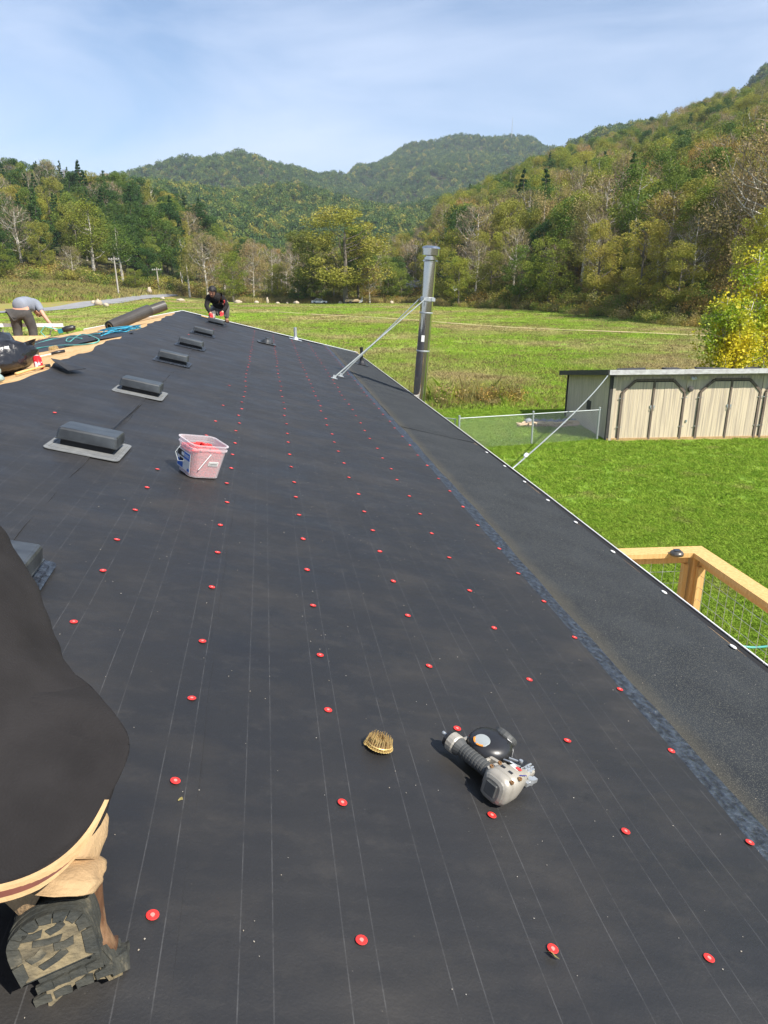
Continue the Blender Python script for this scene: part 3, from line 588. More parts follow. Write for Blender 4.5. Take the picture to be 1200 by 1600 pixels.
# little tar-tabs / bright chips along the eave and a slit of light metal
for w in (6.9, 6.3, 5.7, 5.1, 4.45, 3.75, 3.05, 2.4, 7.5):
    c = MB(); c.rings([[(.016 * math.cos(a) * q, .026 * math.sin(a) * q, z) for a in [2 * PI * j / 8 for j in range(8)]] for q, z in ((1, 0), (.9, .004))]); obj('eave_tab', c, 'white_label', house, RF(eave_u(w) - .075, w, 0, .004))
# cap nails on the felt: rows 0.425 m apart, one about every 0.41 m
cb = MB(); cb.lathe([(.0126, 0), (.0130, .0007), (.0112, .0013), (.0064, .0009), (.0055, .0013), (.0045, .0019), (.0006, .0020)], 14)
capme = cb.mesh('cap_nail', False); capme.materials.append(MT['red_cap']); capme.materials.append(material('cap_center', (.80, .26, .22), rough=.35))
for p_ in capme.polygons:
    if math.hypot(p_.center.x, p_.center.y) < .0031 and p_.center.z > .001: p_.material_index = 1
rows = [(-.70, 2.306, 4.40, .016), (-.285, 1.155, 17.5, .010), (.130, 1.12, 17.5, .010), (.555, 1.125, 17.5, .010), (.96, 1.12, 17.6, .004), (1.372, 1.20, 17.6, .004)]
known = {(-.285): [1.155, 1.559, 1.936, 2.296, 2.758, 3.15, 3.53], (.130): [1.123, 1.539, 1.966, 2.318, 2.737, 3.126, 3.547], (.555): [1.125, 1.544, 1.95, 2.352, 2.786, 3.163],
         (.96): [1.123, 1.532, 1.962, 2.361, 2.804, 3.215, 3.673], (-.70): [2.306, 2.754, 3.102, 3.532, 3.933, 4.329], 1.372: [1.534, 1.978, 2.388, 2.84]}
q = random.Random(5); ncap = 0
def capnail(u, w):
    global ncap
    ly = .0084 + .002 if u < -.24 else (.0062 + .002 if u < .77 else .004 + .0018)
    obj('cap_nail', capme, None, house, RF(u, w, q.random() * 6, ly + .0015) @ RX(q.uniform(-.10, .10))); ncap += 1
for u, a, b, _ in rows:
    ks = known[u]
    for w in ks: capnail(u + q.uniform(-.006, .006), w)
    w = ks[-1] + .40
    while w < b:
        if abs(w - 3.547) > .01: capnail(u + q.uniform(-.012, .012), w)
        w += q.uniform(.34, .45) if w < 9 else q.uniform(.30, .46)
for u, w in ((-.56, 4.65), (-.52, 5.0), (-.50, 5.5), (-.47, 6.1), (-1.5, 5.25), (-.285, .72), (.13, .70), (.555, .7), (.96, .7), (-1.32, 12.8), (-1.05, 15.0), (-.45, 6.9), (-.45, 8.2)): capnail(u, w)
# roof vents: hood > flange
hood = MB(); hx, hy, hz = .350, .265, .070
rs = []
for zz, i in ((0, 0), (hz - .012, .006), (hz - .003, .012), (hz, .022)):
    X, Y = hx / 2 - i, hy / 2 - i; c = .012; rs.append([(-X + c, -Y, zz), (X - c, -Y, zz), (X, -Y + c, zz), (X, Y - c, zz), (X - c, Y, zz), (-X + c, Y, zz), (-X, Y - c, zz), (-X, -Y + c, zz)])
hood.rings(rs); hood.box(hx + .006, hy + .006, .006, T(0, 0, .003))
hoodme = hood.mesh('hood'); hoodme.materials.append(MT['black_metal'])
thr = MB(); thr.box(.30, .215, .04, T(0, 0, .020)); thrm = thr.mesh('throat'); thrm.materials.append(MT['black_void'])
fl = MB(); ol = []
for cx, cy, a0 in ((.180, -.185, -90), (.180, .185, 0), (-.180, .185, 90), (-.180, -.185, 180)):
    for k in range(4): ol.append((cx + .035 * math.cos(rad(a0 + 30 * k)), cy + .035 * math.sin(rad(a0 + 30 * k))))
fl.prism(ol, 0, .004); fl.box(.36, .006, .003, T(0, -.175, .0055)); fl.box(.006, .34, .003, T(.19, 0, .0055)); fl.box(.006, .34, .003, T(-.19, 0, .0055))
flm = fl.mesh('flange'); flm.materials.append(MT['flange_grey'])
flm2 = flm.copy(); flm2.materials.clear(); flm2.materials.append(MT['flashing'])
vl = ['grey flanged roof vent nearest the bucket, first full one in the row', 'second full roof vent in the row', 'third roof vent in the row', 'fourth roof vent in the row', 'fifth roof vent in the row', 'roof vent under the kneeling man hands', 'roof vent half hidden by the man in the black shirt']
for i, (u, w, r) in enumerate(((-1.12, 4.52, -.02), (-1.15, 6.66, .0), (-1.15, 9.05, .01), (-1.13, 11.05, -.01), (-1.13, 13.35, .0), (-1.10, 16.35, -.03), (-1.06, 2.52, .02))):
    f = obj('roof_vent', flm if i in (0, 1) else flm2, None, house, RF(u, w, r, .017)); f['label'] = vl[i]
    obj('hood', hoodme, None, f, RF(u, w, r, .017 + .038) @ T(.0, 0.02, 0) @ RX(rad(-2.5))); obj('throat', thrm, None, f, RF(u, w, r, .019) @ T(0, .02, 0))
# slit in the felt next to the vents (raised lap)
lap = MB(); lap.tube([(-1.075, w, zr(-1.075) + .028 + .010 * math.sin(w * 4)) for w in (5.0, 5.4, 5.8, 6.1)], .007, 5, flat=.5); obj('raised_lap', lap, 'felt', house, HM)
# pipes through the roof
b = MB(); b.lathe([(.038, 0), (.038, .30), (.030, .30), (.030, .02)], 14, None); p = obj('vent_pipe', b, 'galv', house, HM @ T(.66, 17.35, zr(.66)), label='short galvanised vent pipe at the far rake', smooth=False)
b = MB(); b.box(.30, .30, .005, RY(SLT)); b.lathe([(.075, .0), (.045, .05), (.045, .07)], 14); obj('flange', b, 'galv', p, HM @ T(.66, 17.35, zr(.66) + .022))
b = MB(); b.lathe([(.033, 0), (.033, .36), (.026, .36), (.026, .02)], 14); p = obj('vent_pipe', b, 'black_plastic', house, HM @ T(1.93, 15.0, zr(1.93)), label='black plastic vent pipe on the low strip')
b = MB(); b.box(.28, .28, .006, RY(SLT)); b.lathe([(.105, .0), (.07, .04), (.045, .08), (.042, .11)], 14); obj('pipe_boot', b, 'black_plastic', p, HM @ T(1.93, 15.0, zr(1.93) + .010), smooth=False)
b = MB(); b.box(.36, .36, .006, bev=.002); b.lathe([(.13, 0), (.12, .03), (.085, .07), (.05, .085), (.048, .10), (.02, .10)], 18); obj('pipe_boot', b, 'black_metal', house, RF(-.02, 14.6, .1, .024), label='round black pipe boot waiting on the felt')
# flue and its two braces
fx, fw = 2.50, 11.6; lean = rad(3.9)
FM = HM @ T(fx - .05, fw, -1.95) @ RY(lean)
flue = empty('flue_pipe', FM, None, None, parent=house)
flue['label'] = 'tall stainless steel flue with a rain cap beside the eave'
b = MB(); b.lathe([(.103, -3.1), (.103, -.0), (.103, 1.375)], 64); b.lathe([(.103, 1.385), (.103, 2.22)], 64); obj('pipe', b, 'steel', flue, FM)
for z in (.78, 1.38, -.4): b = MB(); b.lathe([(.1035, z - .012), (.110, z - .006), (.110, z + .006), (.1035, z + .012)], 40); obj('joint_ring', b, 'galv', flue, FM)
b = MB(); b.lathe([(.104, 1.555), (.113, 1.56), (.113, 1.62), (.104, 1.625)], 40); b.box(.06, .03, .05, T(.075, -.105, 1.59)); b.box(.05, .03, .05, T(-.06, -.11, 1.59)); obj('brace_band', b, 'galv', flue, FM)
b = MB(); b.lathe([(.104, 2.15), (.122, 2.155), (.122, 2.165), (.108, 2.18), (.078, 2.19), (.078, 2.24), (.125, 2.243), (.143, 2.25), (.146, 2.35), (.138, 2.375), (.08, 2.39), (.01, 2.393)], 48); obj('rain_cap', b, 'steel', flue, FM, smooth=False)
b = MB(); b.box(.05, .004, .10, T(-.04, -.1005, .98)); obj('rating_plate', b, 'white_label', flue, FM)
top = FM @ Vector((-.06, -.12, 1.59)); foot = RF(1.005, 11.25, 0, .03) @ Vector((0, 0, 0)); top2 = FM @ Vector((-.12, .02, 1.59)); foot2 = RF(1.16, 11.75, 0, .03) @ Vector((0, 0, 0))
for a, c in ((top, foot), (top2, foot2)):
    b = MB(); m = a.lerp(c, .45); b.tube([a, m], .0095, 8); b.tube([a.lerp(c, .42), c], .0125, 8); obj('brace_rod', b, 'galv_dull', flue, I4)
    b = MB(); b.box(.10, .07, .008); b.box(.05, .012, .05, T(0, 0, .025)); obj('brace_foot', b, 'galv', flue, T(*c) @ HM.to_3x3().to_4x4() @ RY(SLT) @ T(0, 0, -.015))
ln = 0
# ------------------------------------------------------------------ left wing (cross gable seen over the ridge)
wing = None
ZW = zl(-4.75)                              # its ridge meets the main slope
PW = HM
b = MB(); SW = .20
def zwing(w): return ZW - SW * (17.55 - w)
# the near slope of the wing rises away from us, the far slope falls away behind
for i in range(4):
    for j in range(2):
        x1 = -4.85 - i * 2.443; x0 = x1 - 2.435; w1 = 17.55 - j * 1.222; w0 = w1 - 1.215
        if i == 0: pts = [(x0, w0), (x1 - (17.55 - w0) * .9 * 0.5, w0), (x1, w1), (x0, w1)]
        else: pts = [(x0, w0), (x1, w0), (x1, w1), (x0, w1)]
        pb = MB(); pb.rings([[(x, w, zwing(w) + d) for x, w in pts] for d in (0, .012)]); obj('osb_panel', pb, 'osb', house, HM)
b = MB(); b.rings([[(x, 17.56, ZW + .006), (x, 20.2, ZW - .20 * 2.65), (x, 20.2, ZW - .20 * 2.65 - .15), (x, 17.56, ZW - .15)] for x in (-16, -5.05)]); obj('roof_deck', b, 'osb', house, HM)
b = MB(); b.rings([[(x, 15.0, zwing(15.0) - .01), (x, 17.5, zwing(17.5) - .01), (x, 17.5, -2.4), (x, 15.0, -2.4)] for x in (-16, -5.4)]); obj('wall', b, 'siding', house, HM)
# strip of felt thrown along the valley
V = []; F = []; na = 26
for i in range(na + 1):
    t = i / na; u = -1.95 - .0 - 3.4 * t; wc = 10.9 + 3.9 * t ** 1.05; h = .55 + .55 * t - .45 * max(0, t - .9) * 10 * .1
    h *= min(1, .15 + t * 4)
    for s in (-1, -.5, 0, .5, 1):
        V.append((u + s * h * .55, wc + s * h * 1.6, zl(u + s * h * .55) + .016 + .012 * math.sin(i * 1.1 + s)))
for i in range(na):
    for j in range(4): F.append((i * 5 + j, i * 5 + j + 1, i * 5 + j + 6, i * 5 + j + 5))
vs = obj('valley_strip', np_mesh('valley_strip', V, F, True), 'felt', house, HM); vs['label'] = 'loose strip of black underlayment lying along the valley'

# ------------------------------------------------------------------ things on the roof
def roll(u, w, ang, ln_, r, label):
    M = LF(u, w, ang, r + .05) @ RY(rad(-8))
    t = empty('underlayment_roll', M @ T(0, 0, -r), label, 'roofing roll', 'rolls of underlayment on the bare decking')
    b = MB(); n = 22; b.rings([[(x, rr * math.cos(2 * PI * j / n), rr * math.sin(2 * PI * j / n)) for j in range(n)] for x, rr in ((-ln_ / 2 + .03, r * .55), (-ln_ / 2, r * .6), (-ln_ / 2, r), (ln_ / 2, r * 1.0), (ln_ / 2, r * .6), (ln_ / 2 - .03, r * .55))])
    obj('felt_roll', b, 'roll_black', t, M, smooth=False)
    b = MB(); b.tube([(-ln_ / 2 + .0, r * .5, 0), (-ln_ / 2 - .002, r * .5, 0)], .001, 4)
    b = MB(); b.rings([[(x, rr * math.cos(2 * PI * j / 14), rr * math.sin(2 * PI * j / 14)) for j in range(14)] for x, rr in ((-ln_ / 2 - .004, r * .5), (-ln_ / 2 - .004, r * .58), (ln_ / 2 + .004, r * .58), (ln_ / 2 + .004, r * .5))], cap=False); obj('core', b, 'leather_tan', t, M)
MT['roll_black'] = material('roll_black', (.040, .036, .033), (.055, .050, .045), rough=.5, scale=4, bump=.1, bscale=8)
roll(-2.42, 13.9, rad(52), 1.0, .105, 'black roll of underlayment, front one of the two, open end towards us')
roll(-2.56, 17.1, rad(27), .82, .110, 'black roll of underlayment behind the other roll near the ridge')
# bag of rubbish
def blob(name, mat, M, sx, sy, sz, seed, parent=None, n=26, m=14, rough=.12, **k):
    q = random.Random(seed); ph = [(q.uniform(1, 6), q.uniform(1, 6), q.random() * 6) for _ in range(7)]; b = MB(); rs = []
    for i in range(m + 1):
        th = PI * (i + .02) / (m + .04) ; ring = []
        for j in range(n):
            a = 2 * PI * j / n; d = 1 + sum(rough / (1 + .25 * s_) * math.sin(p * a * 1.0 + r_ * th + c) for s_, (p, r_, c) in enumerate([(round(p_), round(r2), c2) for p_, r2, c2 in ph]))
            z = -math.cos(th) * sz * d; ring.append((sx * math.sin(th) * math.cos(a) * d, sy * math.sin(th) * math.sin(a) * d, max(z, -sz * .72) + sz * .72))
        rs.append(ring)
    b.rings(rs); return obj(name, b, mat, parent, M, smooth=True, **k)
BM = LF(-2.66, 7.30, 0, .012)
bag = empty('rubbish_bag', BM, 'shiny black plastic rubbish bag lying beside the ridge', 'rubbish bag')
blob('bag_body', 'bag_plastic', BM, .50, .46, .215, 3, bag, rough=.09); 
b = MB(); b.rings([[(.38 + x, .10 + y * (1 - .5 * i / 3) - .02 * i, .14 + .035 * i + .02 * math.sin(3 * x * i)) for x, y in ((0, -.07), (.06 + .03 * i, -.05), (.08 + .03 * i, .02), (.03, .07))] for i in range(4)]); obj('bag_neck', b, 'bag_plastic', bag, BM)
blob('plastic_wrap', 'plastic_green', LF(-2.46, 6.42, .3, .014), .26, .16, .09, 9, label='pale green plastic wrapping lying against the black bag', cat='plastic wrap')
blob('felt_scrap', 'bag_plastic', LF(-2.36, 6.10, .3, .014), .24, .11, .045, 12, label='crumpled black plastic scrap at the left frame edge by the felt', cat='scrap')
# can
CMx = LF(-2.12, 7.18, 0, .06) @ RZ(rad(100)) @ RY(rad(35)) @ Matrix.Scale(1.15, 4)
can = empty('drink_can', CMx, 'red and white drink can leaning on the black rubbish bag', 'can')
b = MB(); b.lathe([(.024, -.062), (.033, -.054), (.033, .048), (.026, .060)], 18); obj('can_body', b, 'coke_red', can, CMx, smooth=True); b = MB(); b.lathe([(.026, .060), (.027, .063), (.024, .063), (.023, .060)], 18); obj('can_lid', b, 'galv', can, CMx)
# hammer with a wooden handle
HMm = LF(-2.12, 6.95, rad(62), .03)
hm = empty('hammer', HMm, 'hammer with pale wooden handle lying between felt edge and bag', 'hammer')
b = MB(); b.tube([(-.19, 0, 0), (-.05, 0, .004), (.10, 0, .002), (.17, 0, 0)], [.019, .017, .014, .012], 8, flat=.7); obj('handle', b, 'lumber', hm, HMm, smooth=True)
b = MB(); b.tube([(.17, -.05, 0), (.17, .04, 0), (.165, .075, -.008)], [.014, .013, .005], 8); obj('head', b, 'black_metal', hm, HMm)
# utility brush / knife with white blade guard
KM = LF(-2.55, 9.15, rad(25), .03)
kn = empty('hatchet', KM, 'short tool with black grip and pale blade on the bare decking', 'tool')
b = MB(); b.tube([(.0, 0, 0), (.08, 0, .003), (.16, 0, 0)], [.02, .024, .022], 8, flat=.8); obj('grip', b, 'black_plastic', kn, KM, smooth=True); b = MB(); b.box(.15, .045, .008, T(-.075, 0, 0)); obj('blade', b, 'white_metal', kn, KM)
# cut-off triangle of felt
SM = RF(-1.86, 7.05, rad(-52), .045)
b = MB(); b.rings([[(-.26, -.03, z), (.05, -.14, z + .03), (.26, -.10, z), (.14, .12, z + .012), (-.05, .07, z + .02)] for z in (0, .004)]); obj('felt_offcut', b, 'felt', None, SM, label='triangular offcut of black felt lying over the felt edge', cat='felt scrap')

# coil of roofing nails
def nail_coil(M, label, big=True, ry=.058):
    t = empty('nail_coil', M, label, 'nail coil', 'coils of roofing nails')
    b = MB(); hb = MB(); R0, R1 = .011, .0385; nt_ = 120 if big else 50; a = 0; wire = []
    for i in range(nt_):
        s = i / nt_; r = R0 + (R1 - R0) * s ** .85; a += .0072 / r * (1 if big else 2.2); x, y = r * math.cos(a), r * math.sin(a); sp = 1.16
        j1, j2 = rnd.uniform(-.0014, .0014), rnd.uniform(-.0014, .0014); h = .034 + rnd.uniform(-.004, .002)
        b.tube([(x * sp, y * sp, .003), (x * .97 + j1, y * .97 + j2, h)], .00105, 4)
        hb.lathe([(.0042, 0), (.0042, .0014)], 7, T(x * sp * 1.01, y * sp * 1.01, .001) @ RZ(a) @ RY(rad(-16))); wire.append((x * 1.08, y * 1.08, .013))
    obj('nails', b, 'brass', t, M, kind='stuff'); obj('nail_heads', hb, 'brass_light', t, M, kind='stuff')
    w_ = MB(); w_.tube(wire, .0006, 4); obj('wire', w_, 'brass_dark', t, M)
    w_ = MB(); w_.tube([(p[0] * 1.04, p[1] * 1.04, .011) for p in wire[-32:]], .0016, 5); obj('outer_wire', w_, 'brass_light', t, M)
MT['brass_light'] = material('brass_light', (.74, .56, .22), (.60, .44, .17), rough=.4, metal=.35, scale=60)
nail_coil(RF(.268, 1.795, rad(200), .014) @ RX(rad(6)) @ RY(rad(-5)), 'round coil of brass coloured roofing nails beside the nail gun')
nail_coil(LF(-2.84, 10.35, 1.0, .02) @ Matrix.Scale(1.5, 4), 'small coil of nails on the far decking near the hose', False)

# nail gun
GM = None
def nail_gun(M):
    t = empty('nail_gun', M, 'silver pneumatic coil nail gun with black magazine lying on the felt', 'nail gun')
    # local: x along the handle towards the body, y towards the nose, z up
    b = MB(); prof = [(-.128, .021), (-.120, .026), (-.106, .027)]; 
    def xl(prof, cz=.034, n=16, fl=1.0, cy=0.0): return [[(x, cy + r * math.cos(2 * PI * j / n), cz + r * fl * math.sin(2 * PI * j / n)) for j in range(n)] for x, r in prof]
    b.rings(xl([(-.122, .020), (-.120, .0285), (-.098, .0295), (-.092, .025)], .036)); obj('handle_cap', b, 'tool_metal', t, M, smooth=False)
    b = MB(); b.rings(xl([(-.135, .016), (-.133, .0255), (-.1225, .027)], .036)); obj('end_ring', b, 'black_plastic', t, M)
    b = MB(); b.rings(xl([(-.158, .0035), (-.156, .0055), (-.150, .0055), (-.149, .0042), (-.143, .0042), (-.142, .0078), (-.134, .0078)], .040, 10)); obj('air_plug', b, 'galv', t, M)
    gp = [(-.095, .0255), (-.090, .0275)]; x = -.072
    gp += [(-.080, .0235)]
    for i in range(9): gp += [(x, .0205), (x + .004, .0215), (x + .0085, .0215), (x + .0095, .0203)]; x += .0112
    gp += [(x + .002, .0215), (x + .03, .023), (x + .036, .020)]
    b = MB(); b.rings(xl(gp, .036, 18)); obj('grip', b, 'rubber_grip', t, M, smooth=False)
    # cylinder body: axis along y, from the cap (y -) to the nose (y +)
    def yl(prof, cx=.088, cz=.043, sx=1.0, sz=1.0, e=3.2, n=24):
        rs = []
        for y, r in prof:
            ring = []
            for j in range(n):
                a = 2 * PI * j / n; c, s_ = math.cos(a), math.sin(a); k = (abs(c) ** e + abs(s_) ** e) ** (-1 / e); ring.append((cx + c * k * r * sx, y, cz + s_ * k * r * sz))
            rs.append(ring[::-1])
        return rs
    b = MB(); b.rings(yl([(-.058, .028), (-.056, .038), (-.046, .043), (-.030, .0445), (-.028, .0425), (-.024, .0425), (-.022, .044), (.006, .042), (.035, .034), (.058, .026), (.066, .019)])); obj('body', b, 'tool_metal', t, M, smooth=True)
    b = MB(); b.rings(yl([(-.066, .024), (-.066, .027), (-.062, .0345), (-.056, .0355)], e=4)); obj('exhaust_cap', b, 'tool_edge', t, M)
    b = MB(); b.box(.036, .008, .040, T(.088, -.068, .045), bev=.003); obj('exhaust_plate', b, 'rubber_grip', t, M)
    for k in range(5): b = MB(); b.box(.004, .012, .014, T(.058 + .001 * k, -.058 + .0001, .03) @ T(-.003, .0 + .0, .0) @ T(0, 0, .006 * k - .004)); obj('exhaust_slot', b, 'black_void', t, M)
    for (x, y) in ((.052, -.036), (.124, -.036), (.052, .0), (.124, .0)):
        b = MB(); b.lathe([(.0055, 0), (.006, .002), (.006, .006), (.0035, .006), (.0035, .003)], 10, T(x, y, .078)); obj('bolt', b, 'brass_dark', t, M)
    for x in (.072, .098): b = MB(); b.box(.013, .009, .001, T(x, -.012, .0872) @ RZ(0.1)); obj('decal', b, 'black_plastic', t, M)
    b = MB(); b.box(.026, .020, .001, T(.082, .034, .0775) @ RX(rad(-14))); obj('decal', b, 'white_label', t, M); b = MB(); b.lathe([(.009, 0), (.009, .0012)], 14, T(.092, .036, .0785) @ RX(rad(-14))); b.lathe([(.001, 0), (.001, .0012)], 5, T(.09, .04, .078)); obj('decal', b, 'red_glove', t, M)
    b = MB()
    for k in range(5): b.box(.0030, .010 - (k % 2) * .003, .001, T(.112 + .0012 * k, .012 + .0062 * k, .0800 - .0013 * k) @ RX(rad(-10)) @ RZ(rad(20 if k % 2 else -24)))
    obj('lettering', b, 'blue_mark', t, M)
    # neck between handle and body with the trigger
    b = MB(); b.rings([[(x, y0, .025), (x, y1, .025), (x, y1, .060), (x, y0, .060)] for x, y0, y1 in ((.030, -.020, .020), (.042, -.026, .026), (.055, -.034, .040))]); obj('neck', b, 'tool_metal', t, M)
    b = MB(); b.box(.055, .010, .028, T(.026, .036, .045) @ RZ(rad(12)), bev=.003); b.box(.010, .026, .024, T(.002, .026, .042), bev=.002); b.box(.03, .016, .02, T(.05, .046, .047), bev=.003); obj('trigger', b, 'tool_metal', t, M)
    b = MB(); b.box(.012, .03, .016, T(-.100, .036, .042), bev=.003); obj('magazine_bracket', b, 'tool_edge', t, M)
    # nose
    b = MB(); b.rings(yl([(.060, .018), (.085, .014), (.088, .011), (.118, .010)], .090, .043, e=4, n=12)); obj('nose', b, 'tool_metal', t, M)
    b = MB()
    for s_, l_ in ((-.014, .120), (-.005, .128), (.006, .124), (.015, .116)): b.box(.005, .050, .010, T(.078 + s_, l_ - .02, .050), bev=.001)
    b.box(.044, .008, .020, T(.078, .098, .046)); b.box(.036, .007, .022, T(.078, .112, .044)); obj('contact_arm', b, 'galv', t, M)
    b = MB(); b.lathe([(.010, 0), (.011, .008), (.010, .018)], 12, T(.112, .084, .030)); b.box(.014, .05, .012, T(.112, .085, .036)); obj('depth_wheel', b, 'galv', t, M)
    # canister magazine: a squat drum tilted towards us
    D = M @ T(-.040, .083, .012) @ RX(rad(6)) @ Matrix.Diagonal((1.18, 1.18, 1.0, 1))
    b = MB(); b.lathe([(.046, -.005), (.056, .004), (.058, .030), (.056, .048), (.050, .060), (.036, .068), (.012, .071), (.002, .071)], 30); dr = obj('magazine', b, 'black_plastic', t, D, smooth=True)
    b = MB(); b.lathe([(.0195, .000), (.0205, .002), (.0190, .0045), (.001, .0048)], 26); obj('dial', b, 'galv_dull', dr, D @ T(-.006, -.030, .0655) @ RX(rad(14)))
    b = MB()
    for a0, a1 in ((200, 250), (268, 320)):
        n = 8; ri, ro = .0165, .0210; ring = [(ro * math.cos(rad(a0 + (a1 - a0) * k / n)), ro * math.sin(rad(a0 + (a1 - a0) * k / n))) for k in range(n + 1)] + [(ri * math.cos(rad(a1 - (a1 - a0) * k / n)), ri * math.sin(rad(a1 - (a1 - a0) * k / n))) for k in range(n + 1)]
        b.prism(ring, .0030, .0056)
    obj('dial_ring', b, 'orange_label', dr, D @ T(-.006, -.030, .0655) @ RX(rad(14)))
    b = MB(); n = 10; ring = [(.041 * math.cos(rad(30 + 100 * k / n)), .041 * math.sin(rad(30 + 100 * k / n))) for k in range(n + 1)] + [(.032 * math.cos(rad(130 - 100 * k / n)), .032 * math.sin(rad(130 - 100 * k / n))) for k in range(n + 1)]; b.prism(ring, .0655, .0668); obj('slot', b, 'black_void', dr, D)
    b = MB(); rs = []
    for a in range(60, 121, 6): rs.append([((.0582 + d) * math.cos(rad(a)), (.0582 + d) * math.sin(rad(a)), z) for z, d in ((.022, 0), (.044, -.0005))])
    b = MB(); b.rings([[(.0595 * math.cos(rad(a)) * k, .0595 * math.sin(rad(a)) * k, z) for z, k in ((.018, 1), (.040, .985), (.040, .97), (.018, .98))] for a in range(40, 125, 8)]); b.rings([[((.052 - i * .012) * math.cos(rad(a)), (.052 - i * .012) * math.sin(rad(a)), .0600 + i * .0085) for i in (0, 1)] for a in range(50, 100, 8)], cap=False, close=False); obj('magazine_label', b, 'white_label', dr, D)
    b = MB(); b.lathe([(.030, 0), (.032, .004), (.032, .014), (.027, .018), (.001, .018)], 18); obj('adjust_knob', b, 'rubber_grip', dr, D @ T(.004, .047, .045) @ RX(rad(-55)))
    # feed mechanism between drum and nose
    b = MB(); b.box(.052, .044, .030, T(.048, .100, .030) @ RZ(rad(-25)), bev=.004); b.lathe([(.010, 0), (.010, .040)], 10, T(.062, .112, .018)); b.box(.016, .03, .012, T(.066, .088, .052)); obj('feeder', b, 'black_plastic', t, M)
    b = MB(); b.tube([(.028, .058, .058), (.050, .058, .066), (.066, .068, .062), (.070, .082, .056)], .0026, 6); b.lathe([(.006, 0), (.006, .006)], 8, T(.058, .100, .058)); b.box(.028, .006, .004, T(.04, .09, .056) @ RZ(.6)); obj('latch', b, 'galv', t, M)
    b = MB(); b.box(.034, .022, .026, T(-.070, .108, .040) @ RZ(rad(35)), bev=.003)
    for k in range(3): b.box(.004, .030, .032, T(-.064 - .009 * k, .106 + .006 * k, .042) @ RZ(rad(35)))
    obj('hinge', b, 'black_metal', t, M)
    b = MB(); b.tube([(-.088, .050, .044), (-.090, .075, .047), (-.082, .098, .050)], .006, 8); obj('magazine_arm', b, 'galv', t, M); b = MB(); b.lathe([(.009, 0), (.010, .004), (.010, .012), (.002, .013)], 12, T(-.080, .104, .046)); obj('pivot_bolt', b, 'brass_dark', t, M)
nail_gun(RF(.555, 1.705, rad(-58.0), .014) @ Matrix.Scale(1.06, 4))
LB = MB(); LB.lathe([(.0128, 0), (.0132, .0012), (.0112, .0022), (.0045, .0032)], 12); False and obj('loose_disc', LB, 'red_cap', None, RF(.535, 1.945, .3, .020), label='loose red plastic cap behind the nail gun hinge', cat='plastic disc')

